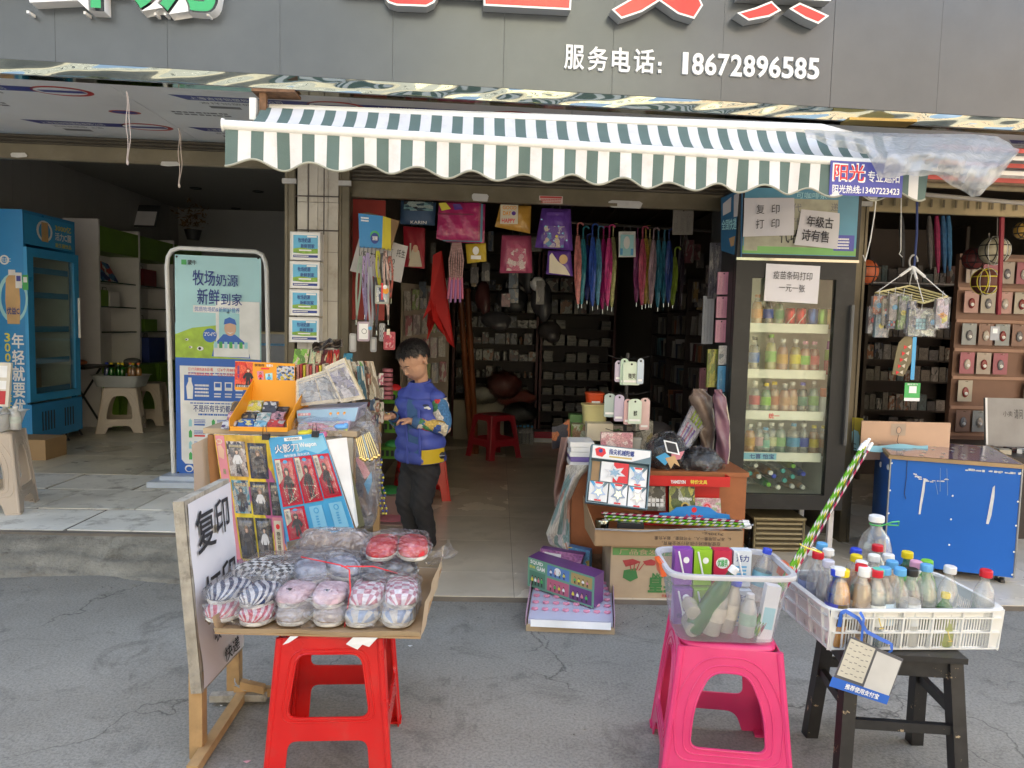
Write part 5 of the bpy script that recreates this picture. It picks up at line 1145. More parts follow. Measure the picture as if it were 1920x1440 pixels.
# pale blue and pink toy boxes, crinkled bags
q=sheetq(3.42,(556,770),(672,764),(665,790),(558,792));o=thing('toy_box','pale blue printed toy box lying under the framed card boxes','toy box',q[3]);t=MB();t.slab(*q,.25,mat('toybox_blue',(.28,.45,.60),.3,var=.1),mat('toybox_lilac',(.45,.45,.6),.3));t.build('box',o,sm_=0);f=qface(*q,(556,766,670,791));f.rect(558,772,582,777,mpinkp);f.up();f.text('冰雪奇',562,772.5,578,776.5,mwp,.02)
for x in(620,634,646):f.disc(x,775,2.6,morg,2);f.disc(x,777,1.6,mskin,3)
f.mb.build('print',o,sm_=0)
q=sheetq(3.38,(560,793),(655,790),(650,812),(556,815));o=thing('toy_bag','shiny lilac and pink wrapped toys heaped above the blue sheet','toy bag',q[3]);t=MB();t.slab(*q,.2,art('art_toys',[(.25,.40,.62),(.55,.45,.58),(.65,.25,.35),(.55,.6,.1),(.5,.52,.6)],4));t.build('contents',o,sm_=0);wrap(o,W(606,802,3.48),(.14,.12,.06),0,'bag',seed=3)
for px,py,lab,c in((572,812,'yellow wrapped sweet lying above the blue sheet',(.7,.6,.05)),(600,816,'pink round toy above the blue sheet',(.65,.15,.3)),(640,800,'blue feathery toy at the stall corner',(.15,.4,.75))):
 t=MB();c_=W(px,py,3.3);t.ell(c_,(.032,.03,.014),mat('toy_%d'%px,c,.4));t.ell(c_+V((.02,0,.008)),(.012,.02,.01),mat('toy_%d'%px,c,.4));one('small_toy',t,lab,'toy',c_)
# row of sweets and stationery packs at the back of the stall
rowc=[(548,655,566,680,(.25,.50,.04),'lime green'),(562,655,576,680,(.22,.45,.05),'second lime green'),(580,652,590,678,(.45,.55,.30),'pale green'),(590,655,600,680,(.35,.08,.03),'orange brown'),(601,656,611,680,(.15,.03,.02),'dark brown'),(611,657,620,681,(.55,.05,.02),'scarlet'),(622,656,632,678,(.6,.03,.03),'bright red'),(642,663,658,680,(.05,.25,.38),'teal')]
mtr=thing('display_shelf','clear tiered shelf carrying small sweet packets at the back of the toy heap','shelf',W(600,690,3.95));t=MB();a,b_=W(545,684,3.95),W(668,684,3.95);t.box((a.x,3.9,a.z-.01),(b_.x,4.12,a.z),mcardl);t.build('shelf',mtr,sm_=0)
for k in(0,1):t=MB();x=(a.x+.02,b_.x-.03)[k];t.box((x,4.0,.925),(x+.012,4.05,a.z-.01),mcardl);t.build('support',mtr,sm_=0)
for k,(x0,y0,x1,y1,c,lab)in enumerate(rowc):
 p0,p1=W(x0,y1,3.95+.01*(k%2)),W(x1,y0,3.95);t=MB();m_=art('art_sweet_%d'%k,[c,c,tuple(q*.5 for q in c),(.6,.5,.3)],2.5)
 z0=a.z;t.slab((p0.x,p1.y+.05,p1.z),(p1.x,p1.y+.05,p1.z),(p1.x,p1.y,z0),(p0.x,p1.y,z0),.02,m_);one('sweet_packet',t,'%s sweet packet in the row at the back of the toy heap'%lab,'packet',(p0.x,p1.y,z0),'row of sweet packets',sm_=0)
t=MB();c=W(612,647,3.9);mfoil=mat('foil_dark',(.06,.05,.045),.2,.5,var=.3,bump=.6,bs=40);t.grid(lambda u,v:c+V(((u-.5)*.15,.02*sin(u*9)*sin(v*5),(v-.5)*.04+.03*(u-.3)-.02*abs(u-.5)+.01*sin(u*13))),10,6,mfoil);t.grid(lambda u,v:c+V(((u-.5)*.15,.04+.02*sin(u*7),(v-.5)*.045+.03*(u-.3)-.02*abs(u-.5))),10,6,mfoil);one('foil_packet',t,'dark shiny foil packet lying across the sweet packets','packet',c,sm_=80)
# stationery sticks cluster
rg=random.Random(21)
colsA=[(.10,.28,.06),(.35,.12,.05),(.12,.08,.06),(.4,.3,.2),(.25,.05,.05),(.5,.45,.4),(.08,.2,.25)]
for k in range(14):
 px=648+rg.uniform(0,55);py=672+rg.uniform(0,26);Y=3.85-.012*k;ln_=rg.uniform(40,70);a=W(px,py,Y);b_=W(px+rg.uniform(4,16),py+ln_,Y-.02);m_=art('art_stick_%d'%(k%7),[colsA[k%7],tuple(c*.5 for c in colsA[k%7]),(.5,.45,.35)],3)
 t=MB();w_=rg.uniform(.012,.022);t.slab(a+V((-w_,0,0)),a+V((w_,0,.0)),b_+V((w_,0,0)),b_+V((-w_,0,0)),.015,m_);one('stationery_pack',t,'%s slim packet from the back in the cluster right of the framed card boxes'%WN[k],'packet',b_,'slim packets hanging beside the framed card boxes',sm_=0)
for k in range(9):
 x0=556+k*6;p0,p1=W(x0,712,3.72),W(x0+4.6,682+rg.uniform(0,4),3.72);t=MB();m_=art('art_stick_%d'%((k*3)%7),[colsA[k%7]],3);t.slab((p0.x,p0.y,p1.z),(p1.x,p0.y,p1.z),(p1.x,p0.y,p0.z),(p0.x,p0.y,p0.z),.09,mat('spine_%d'%k,rg.choice([(.5,.42,.3),(.4,.05,.05),(.6,.5,.05),(.25,.2,.2),(.55,.25,.2)]),.5));one('notebook',t,'%s slim notebook from the left in the row behind the framed card boxes'%WN[k],'notebook',p0,'row of slim notebooks',sm_=0)
# clear bags of keyrings and cards on the stall's right corner
mgoldm=mat('gold_metal',(.75,.55,.22),.25,1.0);mbagc=art('art_bag_dark',[(.10,.10,.12),(.22,.22,.26),(.35,.35,.38),(.16,.10,.08),(.05,.06,.10)],4,warp=1.3);mwrap2=clear('bag_film',(.93,.93,.95),.2,.16,(.6,.6,.64),.15,1.0,24,.6)
def soft_bag(parent,pix,Y,bulge,m,name='bag',seed=0,n=14):
 """crumpled bag whose outline follows rows of (y, x left, x right) pixels"""
 t=MB()
 def fn(u,v):
  k=v*(len(pix)-1);i=min(int(k),len(pix)-2);q=k-i;y,a,b_=(lerp(pix[i][j],pix[i+1][j],q)for j in range(3));w=2*PI*u
  x=lerp(a,b_,(1-cos(w))/2);d=-sin(w)*bulge*(sin(PI*min(1,max(0,.08+v*.9)))**.5)
  return W(x+1.5*sin(v*23+seed+u*9),y,Y-d+.012*sin(u*21+v*15+seed)*(1 if bulge>.02 else.3))
 t.grid(fn,28,n,m);return t.build(name,parent,sm_=80)
o=thing('keyring_bag','clear bag of dark toy cards and gold keyrings hanging on the stall corner','bag',W(680,990,3.4))
soft_bag(o,((790,655,700),(830,650,712),(900,655,712),(960,668,708),(985,676,700)),3.42,.05,mwrap2,'bag',1)
f=qface(W(648,820,3.42),W(700,810,3.46),W(706,960,3.46),W(668,975,3.42),(0,0,10,20));t=MB();t.slab(*f.c,.02,mbagc);t.build('contents',o,sm_=0)
f.poly([(2.5,5.5),(4.5,5),(8,10),(5.5,11)],mpinkp,3);f.poly([(5,12),(8.5,9.5),(8.6,12),(6.5,15)],mbls,4);f.poly([(0,3.2),(5.5,.2),(5.6,1.2),(.4,4.4)],mat('gold_print2',(.4,.24,.08),.4),3);f.mb.build('card',o,sm_=0)
for k in range(9):
 a=W(668+k*3.0,822-k*1.5,3.34);b_=W(676+k*4.2,862-abs(k-3)*1.5+rg.uniform(-4,3),3.33);t=MB();t.tube([a,b_],.0026,mgoldm if k!=4 else mst,6);t.ell(b_,(.008,.006,.009),mgoldm if k!=4 else mst,10,8);t.build('keyring',o)
o=thing('clear_bag','crumpled empty clear bag on top of the stall corner','bag',W(690,800,3.5));soft_bag(o,((765,672,690),(785,664,704),(810,668,714),(830,690,716)),3.5,.06,mwrap2,'bag',5)
o=thing('clear_bag','grey clear bag hanging below the keyrings beside the boy','bag',W(695,985,3.6));soft_bag(o,((880,690,716),(930,686,715),(975,680,704),(992,684,694)),3.6,.04,mwrap2,'bag',8)
for k in range(2):
 t=MB();o=thing('bead_string','%s string of blue and yellow beads hanging at the stall corner beside the boy'%('left' if k==0 else 'right'),'bead string',W(712+k*6,860,3.7),'bead strings')
 for j in range(22):c=W(706+k*7+j*.5+2*sin(j+k),862+j*4.8,3.66);t.ell(c,(.0065,.0065,.006),mat('bead_yellow',(.62,.55,.10),.3)if j%2 else mat('bead_blue',(.05,.08,.35),.3),8,6)
 t.build('beads',o)
# ================================================================== lanyards and papers at the doorway
mred2=mat('red_panel',(.36,.025,.02),.5,var=.12,dirt=.2,dcol=(.2,.02,.02));mlegs=mblk
f=PFace(650,374,722,600,5.05,5.1);t=MB();t.slab(*f.c,.02,mred2);one('metal_sheet',t,'red metal sheet on the wall behind the hanging lanyards','panel',f.c[3],sm_=0)
q=sheetq(4.62,(674,438),(767,462),(745,532),(657,510));q=[W(676,437,4.62),W(765,462,4.64),W(752,530,4.64),W(656,508,4.62)]
o=thing('handwritten_notice','white handwritten phone number notice behind the lanyards, tilted to the right','notice',q[3]);t=MB();t.slab(*q,.003,mat('notice_grey',(.44,.43,.43),.7));t.build('board',o,sm_=0)
f=Face(*q);f.text('15872859630',.12,.42,.80,.58,mblkp,.0);f.text('15 711  85',.15,.62,.82,.78,mblkp,0);f.text('托生',.80,.14,1-.02,.34,mblkp,.01);f.mb.build('writing',o,sm_=0)
q=[W(672,400,4.50),W(718,405,4.5),W(716,466,4.5),W(674,464,4.5)];o=thing('cardboard_display','blue and yellow cardboard box hung above the lanyards','display box',q[3])
t=MB();t.slab(*q,.006,mat('card_azure',(.02,.22,.50),.4,var=.05));t.build('front',o,sm_=0);q2=[q[1],W(733,410,4.56),W(733,470,4.56),q[2]];t=MB();t.slab(*q2,.004,myel);t.build('side',o,sm_=0);t=MB();t.slab(q[0],W(690,398,4.72),W(749,414,4.72),q2[1],.004,mcard);t.build('top',o,sm_=0);t=MB();t.slab(q2[1],W(749,415,4.72),W(735,462,4.68),q2[2],.003,mcard);t.build('inside',o,sm_=0)
f=Face(*q);f.disc(.68,.62,.2,mgrn,1,.15);f.disc(.68,.7,.18,mnavyp,2,.17);f.text('洁丽',.58,.64,.8,.76,mwp,.03,3);f.scrawl(.1,.08,.5,.24,mwp,2,1,3);f.mb.build('print',o,sm_=0)
lan=[(676,480,668,600,(.30,.38,.33),4.44,'sage green'),(684,480,684,590,(.30,.22,.42),4.43,'lilac'),(690,474,686,604,(.35,.30,.50),4.42,'pale violet with a purple end'),(699,478,700,600,(.30,.28,.34),4.40,'grey'),(708,470,712,545,(.50,.50,.06),4.40,'yellow'),(716,474,722,560,(.06,.06,.07),4.39,'black and white'),(722,470,728,600,(.45,.30,.28),4.38,'pink flowered'),(694,500,696,640,(.34,.36,.42),4.37,'blue grey'),(704,520,706,620,(.05,.05,.06),4.36,'black'),(731,480,733,560,(.35,.05,.04),4.40,'dark red')]
for k,(xa,ya,xb,yb,c,Y,lab)in enumerate(lan):
 a,b_=W(xa,ya,Y),W(xb,yb,Y);o=thing('lanyard','%s lanyard hanging in the doorway cluster above the toy stall'%lab,'lanyard',a,'lanyards hanging at the doorway');m_=art('art_lan_%d'%k,[c,c,tuple(min(1,q_*1.6)for q_ in c),tuple(q_*.4 for q_ in c)],1,aspect=12)if k in(1,5,6,9)else mat('lan_%d'%k,c,.7,var=.1)
 for d in(-.012,.012):
  t=MB();t.grid(lambda u,v:lerp(a,b_,v)+V((d*sin(PI*min(1,.1+v))+(u-.5)*.011,-.006*sin(v*5+k)+(u-.5)*.004,0)),1,14,m_);t.build('strap',o,sm_=0)
 t=MB();t.tube([b_,b_+V((0,0,-.02))],.003,mst,6);t.ell(b_+V((0,0,-.025)),(.006,.004,.006),mst,8,6);t.build('clip',o)
for k,(x0,y0,x1,y1,Y,c,lab)in enumerate(((670,603,693,640,4.33,(.48,.38,.46),'lilac card holder with a drawing hanging from the lanyards'),(703,535,729,570,4.32,(.42,.44,.38),'pale card holder with a yellow charm, highest in the lanyard cluster'),(719,622,741,656,4.31,(.45,.06,.08),'red patterned card holder at the bottom right of the lanyards'),(711,606,722,640,4.34,(.30,.30,.30),'black and white checked card holder in the lanyards'),(655,625,668,660,4.36,(.45,.45,.45),'empty clear card holder at the left of the lanyards'),(694,632,706,660,4.35,(.36,.38,.40),'grey card holder hanging lowest in the lanyards'))):
 f=PFace(x0,y0,x1,y1,Y);o=thing('card_holder',lab,'card holder',f.c[3],'card holders hanging from the lanyards');t=MB();pts=[(p[0],p[1])for p in round_poly([(x0,y0),(x1,y0),(x1,y1),(x0,y1)],3,3)];t.poly([f.P(u,v)for u,v in pts][::-1],V((0,.006,0)),mat('holder_%d'%k,tuple(q_*.8 for q_ in c),.3));t.build('frame',o,sm_=0)
 m_={0:mwp,1:mani,2:art('art_redflower',[(.5,.04,.07),(.6,.3,.3),(.35,.02,.05)],6),3:pat('lan_check','check',(.02,.02,.02),(.7,.7,.7),4,6)}.get(k,mat('card_grey',(.5,.5,.5),.5))
 f.rect(x0+3,y0+4,x1-3,y1-4,m_);f.up()
 if k==0:f.disc(x0+13,y0+18,5,mgr,2);f.disc(x0+13,y0+18,4,mwp,3);f.disc(x1+1,y0+12,3.4,mbls,4)
 if k==1:f.disc(x0+20,y0+10,6,morg,2);f.disc(x0+19,y0+3,4,mwp,3);f.rect(x0+12,y0-4,x0+15,y1-8,mredp,2)
 if k==2:f.rect(x0+6,y0-5,x0+12,y0+6,mcream,3)
 f.mb.build('card',o,sm_=0)
t=MB()
for k in range(9):a=W(675+k*7.5,462+k*.6,4.47);t.tube([a+V((0,.05,.0)),a,a+V((0,-.02,-.05)),a+V((0,-.01,-.065))],.0018,mst,5)
one('display_hooks',t,'wire hooks holding the lanyards under the blue cardboard box','hooks',W(700,465,4.47))
# ================================================================== the boy looking down at something in his hands
YK=4.55;bx=W(787,900,YK).x;BZ=FZ;ba=rad(46)
bf=V((-cos(ba),-sin(ba),0));blf=V((sin(ba),-cos(ba),0))
def B(f_,l_,z):return V((bx,YK,BZ))+bf*f_+blf*l_+V((0,0,z))
MR=Matrix((bf,blf,V((0,0,1)))).transposed().to_4x4()
def MRp(pitch):return MR@MO(pitch,4,'Y')
mskn=mat('skin',(.56,.32,.22),.5,var=.05,vs=20,sss=.12);mhair=mat('hair_black',(.012,.010,.010),.45,var=.3,vs=60,bump=.5,bs=120)
boy=thing('person','boy in a blue quilted vest and flowered sleeves standing in the doorway, looking down at his hands','person',(bx,YK,BZ))
boy['label']='boy in blue quilted vest and flowered sleeves standing at the doorway looking at his hands'
P_=[]
hc=B(.060,0,1.170);Mh=MRp(rad(38))
def H(f_,l_,u_):return hc+(Mh.to_3x3()@V((f_,l_,u_)))
P_+=[('e',H(-.012,0,.028),(.100,.088,.090),Mh),('e',H(.022,0,-.028),(.070,.074,.086),Mh),('e',H(.045,0,-.078),(.034,.038,.028),Mh),('e',H(.048,.032,-.035),(.030,.028,.032),Mh),('e',H(.048,-.032,-.035),(.030,.028,.032),Mh)]
P_+=[(H(.080,0,.000),.007,H(.094,0,-.028),.0115),('e',H(.089,.010,-.031),(.009,.007,.006),Mh),('e',H(.089,-.010,-.031),(.009,.007,.006),Mh)]
P_+=[('e',H(.078,0,-.056),(.011,.020,.005),Mh),('e',H(.076,0,-.064),(.011,.016,.005),Mh),('e',H(.080,.026,.010),(.008,.016,.008),Mh),('e',H(.080,-.026,.010),(.008,.016,.008),Mh)]
for s_ in(-1,1):P_+=[('e',H(-.012,s_*.088,-.010),(.014,.007,.026),Mh),('e',H(-.016,s_*.094,.002),(.011,.004,.015),Mh)]
P_+=[(B(-.005,0,1.02),.042,H(-.02,0,-.05),.043)]
P_+=[('e',B(0,0,.86),(.085,.115,.14),MR),('e',B(0,0,.70),(.08,.11,.14),MR),('e',B(-.01,0,.56),(.09,.115,.09),MR)]
SHn,ELn,WRn=B(-.01,.135,.955),B(-.045,.185,.765),B(.135,.075,.812)
SHf,ELf,WRf=B(.01,-.135,.955),B(.035,-.17,.775),B(.185,-.045,.835)
P_+=[(SHn,.030,ELn,.030),(ELn,.030,WRn,.021),(SHf,.030,ELf,.030),(ELf,.030,WRf,.021)]
for s_,fo in((1,.0),(-1,.03)):
 P_+=[(B(fo*.3,s_*.06,.50),.062,B(.035+fo,s_*.055,.28),.043),(B(.035+fo,s_*.055,.28),.042,B(-.03+fo,s_*.06,.07),.028),(B(-.03+fo,s_*.06,.05),.028,B(.06+fo,s_*.065,.03),.022)]
def hand(w,d,up_,side,curl):
 """palm, four unequal bent fingers and a thumb from the palm's side"""
 d=d.normalized();sd=d.cross(up_).normalized()*side;nn=sd.cross(d).normalized()*side;q=[]
 pc=w+d*.032
 q.append((w,.0185,w+d*.02,.020));q.append(('e',pc,(.030,.024,.013),Matrix((d,sd,nn)).transposed().to_4x4()))
 for i,(off,ln_)in enumerate(((-.0195,.046),(-.0065,.052),(.0065,.049),(.019,.038))):
  b_=w+d*.054+sd*off;c=curl*(.9+.12*i);d1=(d*cos(c*.6)-nn*sin(c*.6));d2=(d*cos(c*1.5)-nn*sin(c*1.5));d3=(d*cos(c*2.2)-nn*sin(c*2.2));r=.0070
  p1=b_+d1*ln_*.42;p2=p1+d2*ln_*.34;p3=p2+d3*ln_*.26;q+=[(b_-d*.012,r*1.05,p1,r),(p1,r,p2,r*.93),(p2,r*.93,p3,r*.8)]
 tb=w+d*.018-sd*.018;td=(d*.65-sd*.55-nn*.45).normalized();t1=tb+td*.028;t2=t1+(td+d*.6-nn*.2).normalized()*.024;q+=[(tb,.011,t1,.0088),(t1,.0088,t2,.007)]
 return q
hd_n=(B(.235,.012,.838)-WRn);hd_f=(B(.27,.0,.855)-WRf)
P_+=hand(WRn,hd_n,V((0,0,1)),1,.75);P_+=hand(WRf,hd_f+V((0,0,.01)),V((0,0,1)),-1,.75)
mesh_obj('body',remesh_blob(P_,.0042,3),[mskn],boy)
mlip=mat('lips',(.45,.17,.14),.5);meye=mat('eyelash',(.015,.01,.01),.5)
t=MB()
for s_ in(-1,1):
 t.tube([H(.083-.012*abs(k-2)/2*.6,s_*(.014+k*.006),-.001-.004*sin(k/4*PI))for k in range(5)],[.0008,.0013,.0015,.0013,.0008],meye,6)
t.build('eyelid',boy)
t=MB()
for s_ in(-1,1):t.tube([H(.090-.0035*k,s_*(.012+k*.008),.020+.003*sin(k/3*PI))for k in range(5)],[.001,.002,.0022,.002,.001],mhair,6)
t.build('eyebrow',boy)
t=MB();t.tube([H(.089-.003*abs(k-2),(k-2)*.008,-.060)for k in range(5)],[.001,.0028,.0032,.0028,.001],mlip,6);t.build('mouth',boy)
# hair: close cap with a short ragged edge
t=MB();rg=random.Random(9)
def hr(a,e,k=1.0):return H(-.016+.110*k*cos(e)*cos(a),.098*k*cos(e)*sin(a),.034+.096*k*sin(e))
def emin(a):  # hairline elevation round the head; a = 0 faces forward
 c=cos(a);return.50+.07*sin(a*13)if c>.55 else(.24 if c>.05 else(-.10 if c>-.35 else-.62))
t.grid(lambda u,v:hr(2*PI*u,lerp(emin(2*PI*u)+.0*v,PI/2,v),1+.012*sin(u*60)*sin(v*31)),48,12,mhair)
for k in range(1100):
 a=rg.uniform(0,2*PI);e0=emin(a);e=e0+(PI/2-e0)*rg.random()**1.1;p=hr(a,e);n_=(p-H(-.016,0,.03)).normalized();down=(hr(a,e-.06)-p).normalized();d=(down*1.0+n_*rg.uniform(.05,.45)+V((rg.gauss(0,.15),rg.gauss(0,.15),0))).normalized();s2=d.cross(n_).normalized()*.0032;L_=rg.uniform(.014,.026)
 t.add([p-s2-n_*.002,p+s2-n_*.002,p+d*L_],[(0,1,2)],mhair)
t.build('hair',boy,sm_=60)
# shirt with flowered sleeves
mshirt=mat('shirt_blue',(.045,.12,.28),.85,var=.1,vs=12,bump=.2,bs=60);mflor=art('art_flowered',[(.03,.08,.30),(.62,.55,.42),(.60,.05,.05),(.05,.18,.40),(.60,.42,.12),(.66,.62,.58),(.06,.22,.10)],5.5,warp=.8,rough=.8)
def loft(mb,cs,m,n=24,e=2.3,seams=None):
 """rings (centre, half depth, half width) in the boy's frame"""
 k=len(cs)-1
 def fn(u,v):
  q=v*k;i=min(int(q),k-1);w_=q-i;w_=w_*w_*(3-2*w_)if False else w_;c0,c1=cs[i],cs[i+1];a=2*PI*u
  f_=lerp(c0[0],c1[0],w_);l_=lerp(c0[1],c1[1],w_);z=lerp(c0[2],c1[2],w_);rf=lerp(c0[3],c1[3],w_)*.95;rl=lerp(c0[4],c1[4],w_)*.95
  s_=(seams(u,z)if seams else 0);ca,sa=cos(a),sin(a)
  return B(f_+(rf+s_)*abs(ca)**(2/e)*(1 if ca>0 else-1),l_+(rl+s_)*abs(sa)**(2/e)*(1 if sa>0 else-1),z)
 mb.grid(fn,n*2,k*9,m)
t=MB();loft(t,[(.012,0,.62,.098,.118),(.012,0,.80,.098,.125),(.01,0,.95,.085,.12),(.012,0,1.0,.062,.08),(.012,0,1.035,.048,.052)],mshirt);t.build('shirt',boy,sm_=70)
def sleeve(S,E,Wp,r0,r1,r2,m,name,cuff):
 t=MB();pts=[S-blf*(.02 if S is SHn else-.02),lerp(S,E,.33),lerp(S,E,.66),E,lerp(E,Wp,.3),lerp(E,Wp,.6),lerp(E,Wp,.82)];rs=[r0*.8,lerp(r0,r1,.2),lerp(r0,r1,.8),r1*1.08,lerp(r1,r2,.3),lerp(r1,r2,.7),r2]
 ref=V((0,0,1)).cross(E-S).normalized()
 def fn(u,v):
  k=len(pts)-1;q=v*k;i=min(int(q),k-1);w_=q-i;sm=w_;p=lerp(pts[i],pts[i+1],sm);r=lerp(rs[i],rs[i+1],sm);
  t0=(pts[min(i+1,k)]-pts[i]).normalized();t1=(pts[min(i+2,k)]-pts[min(i+1,k-1)]).normalized();tt=(t0*(1-w_)+t1*w_).normalized();a=ref-tt*ref.dot(tt);a.normalize();b_=tt.cross(a);an=2*PI*u;r*=1+.05*sin(v*38+sin(an)*2)
  return p+(a*cos(an)+b_*sin(an))*r
 t.grid(fn,20,36,m);t.ell(S-V((0,0,.004)),(r0*.93,r0*.93,r0*.8),mat('vest_blue',(.050,.080,.38),.55,var=.1,vs=8,bump=.12,bs=50));s_=t.build(name,boy,sm_=70)
 t=MB();a=lerp(E,Wp,.80);b_=lerp(E,Wp,1.0);t.tube([a,lerp(a,b_,.3),lerp(a,b_,.7),b_],[r2*.98,r2*1.02,r2*.98,r2*.8],cuff,14,cap=False);t.build('cuff',s_)
sleeve(SHn+blf*.0,ELn,WRn,.058,.047,.036,mflor,'sleeve',mshirt);sleeve(SHf,ELf,WRf,.056,.046,.035,mflor,'sleeve',mshirt)
# quilted vest
mvest=mat('vest_blue',(.050,.080,.38),.55,var=.1,vs=8,bump=.12,bs=50);mvin=mat('vest_lining',(.03,.06,.2),.7)
def seams(u,z):
 a=(z-.545)/.078%1;b_=(u*9)%1;q=max(0,min(1,(1.0-z)/.08));return q*.020*(abs(sin(PI*a))**.45-.7)+.004*(abs(sin(PI*b_))**.4)+.004*sin(u*31+z*40)
t=MB();loft(t,[(.0,.005,.545,.128,.150),(.0,.004,.56,.138,.158),(.0,.0,.65,.132,.155),(.0,0,.78,.128,.155),(.0,0,.90,.122,.158),(.005,0,.95,.112,.145),(.006,0,.985,.092,.122),(.008,0,1.01,.074,.090),(.008,0,1.035,.060,.068)],mvest,28,2.6,seams);ve=t.build('vest',boy,sm_=80)
t=MB();t.tube([B(.008+.058*cos(a),.064*sin(a),1.038-.012*cos(a))for a in[i*PI/12 for i in range(24)]],.008,mvest,8,closed=True);t.build('collar',ve)
t=MB()
for s_,S_,E_ in((1,SHn,ELn),(-1,SHf,ELf)):
 d=(E_-S_).normalized();a=d.orthogonal().normalized();b_=d.cross(a);c=S_+d*.012+blf*s_*.012;t.tube([c+(a*cos(q)+b_*sin(q))*.062 for q in[i*PI/10 for i in range(20)]],.006,mvest,8,closed=True)
pass
def on_vest(ang,z,off=.006,r=(.134,.158)):
 r=(r[0]*.95,r[1]*.95)

 e=2.6;ca,sa=cos(ang),sin(ang);return B((r[0]+off)*abs(ca)**(2/e)*(1 if ca>0 else-1),(r[1]+off)*abs(sa)**(2/e)*(1 if sa>0 else-1),z)
# open front: shirt shows between the zip edges
t=MB();t.grid(lambda u,v:on_vest(lerp(.05,.62,u)+.15*(1-v),lerp(.56,1.0,v),.006-.2*max(0,v-.78),(.130,.150)),4,14,mshirt);t.build('shirt_front',boy,sm_=70)
for s_ in(-1,1):
 t=MB();t.tube([on_vest((.03 if s_<0 else.65)+.15*(1-k/12),lerp(.55,.97,k/12),.008-.2*max(0,k/12-.78),(.130,.152))for k in range(13)],.008,mvest,6);t.build('zip_edge',ve)
mypo=mat('pocket_yellow',(.58,.40,.02),.6,var=.05,bump=.15,bs=60)
t=MB();t.grid(lambda u,v:on_vest(lerp(.86,1.9,u),lerp(.553,.640,v)+.006*u,.013+.004*sin(u*3)),12,4,mypo);pk=t.build('pocket_band',ve,sm_=70)
t=MB();c=on_vest(1.72,.60,.019);t.ell(c,(.024,.010,.021),mblk,12,8,MR);t.ell(c+V((0,-.006,0)),(.026,.008,.002),mwp,10,6,MR);t.build('badge',pk)
t=MB();t.ell(on_vest(.90,.565,.018),(.006,.004,.006),mat('stud_violet',(.15,.12,.35),.3),8,6);t.build('stud',pk)
t=MB();c=on_vest(1.0,.895,.010,(.124,.158));
for dx,dz,rr in((0,0,.012),(.016,.004,.013),(.03,-.002,.011),(-.012,.003,.008)):t.ell(c+blf*dx+V((0,-.002,dz)),(rr,.004,rr*.5),mwp,8,6)
t.ell(c+V((0,-.0,.014)),(.02,.003,.008),mat('logo_dark',(.02,.03,.08),.6),8,6);t.build('chest_logo',ve)
# trousers
mjean=mat('trousers_black',(.018,.018,.022),.8,var=.25,vs=8,bump=.5,bs=22)
Q_=[('e',B(-.005,0,.53),(.112,.128,.085),MR),('e',B(-.035,.0,.48),(.095,.12,.07),MR)]
for s_,fo in((1,.0),(-1,.03)):
 Q_+=[(B(fo*.3-.005,s_*.062,.49),.083,B(.035+fo,s_*.058,.29),.066),(B(.035+fo,s_*.058,.29),.064,B(-.022+fo,s_*.06,.12),.053),(B(-.022+fo,s_*.06,.12),.054,B(-.026+fo,s_*.06,.06),.050)]
me=remesh_blob(Q_,.009,4)
for v_ in me.vertices:
 p=v_.co;w_=.004*sin(p.z*60+p.x*55+2*sin(p.z*23))*sin(p.x*31+p.y*40+p.z*33)+.0015*sin(p.z*140+p.x*120);v_.co=p+v_.normal*w_
mesh_obj('trousers',me,[mjean],boy)
for s_,fo in((1,.0),(-1,.03)):
 mesh_obj('shoe',remesh_blob([(B(-.05+fo,s_*.06,.035),.036,B(.05+fo,s_*.066,.03),.032),(B(.05+fo,s_*.066,.028),.034,B(.09+fo,s_*.068,.024),.026)],.008,2),[mat('shoe_black',(.02,.02,.022),.5)],boy)
t=MB();c=B(.268,.010,.862);t.tube([c+blf*-.03,c+blf*.02],.006,mgoldm,8);t.ell(c+V((0,0,.004)),(.011,.011,.007),mst,10,8);one('small_toy',t,'small metal toy held between the fingers of the boy','toy',c)

# ================================================================== inside the stationery shop
rg=random.Random(31)
mshd=mat('shelf_dark',(.045,.03,.024),.55,var=.15);mshm=mat('shelf_maroon',(.10,.02,.02),.5)
def rack(lab,x0,x1,y0,y1,zs,ztop,posts=True):
 o=thing('shelf_rack',lab,'shelves',((x0+x1)/2,(y0+y1)/2,FZ))
 for x in(x0,x1-.03):t=MB();t.box((x,y0,FZ),(x+.03,y1,ztop),mshm);t.build('upright',o,sm_=0)
 t=MB();t.box((x0+.031,y1-.02,FZ),(x1-.031,y1,ztop),mshd);t.build('back_panel',o,sm_=0)
 for z in zs:t=MB();t.box((x0+.031,y0+.005,z-.012),(x1-.031,y1-.021,z),mshd);t.build('shelf',o,sm_=0)
 return o
YR=9.25;zof=lambda y,Y:CAM_H+(612-y)/F_PX*Y
zs=[zof(y,YR)for y in(797,769,738,709,676,645,614,585,545,505)]
xA,xB,xC=W(862,700,YR).x,W(1008,700,YR).x,W(1152,700,YR).x
rack('dark shelf rack at the back of the shop behind the bamboo pole',xA-.1,xB,YR,YR+.4,zs[1:],2.35)
rack('dark shelf rack at the back of the shop stacked with exercise books',xB+.02,xC,YR,YR+.4,zs,2.35)
ordn=('lowest','second','third','fourth','fifth','sixth','seventh','eighth','ninth','top');pos=('far left','left','middle left','middle right','right','far right')
bc=[(.20,.18,.15),(.22,.19,.155),(.12,.11,.10),(.16,.145,.12),(.12,.12,.13),(.08,.16,.18),(.05,.05,.06),(.35,.33,.32)]
mbk=[art('art_book_%d'%i,[c,c,tuple(q*.75 for q in c)],2)for i,c in enumerate(bc)]
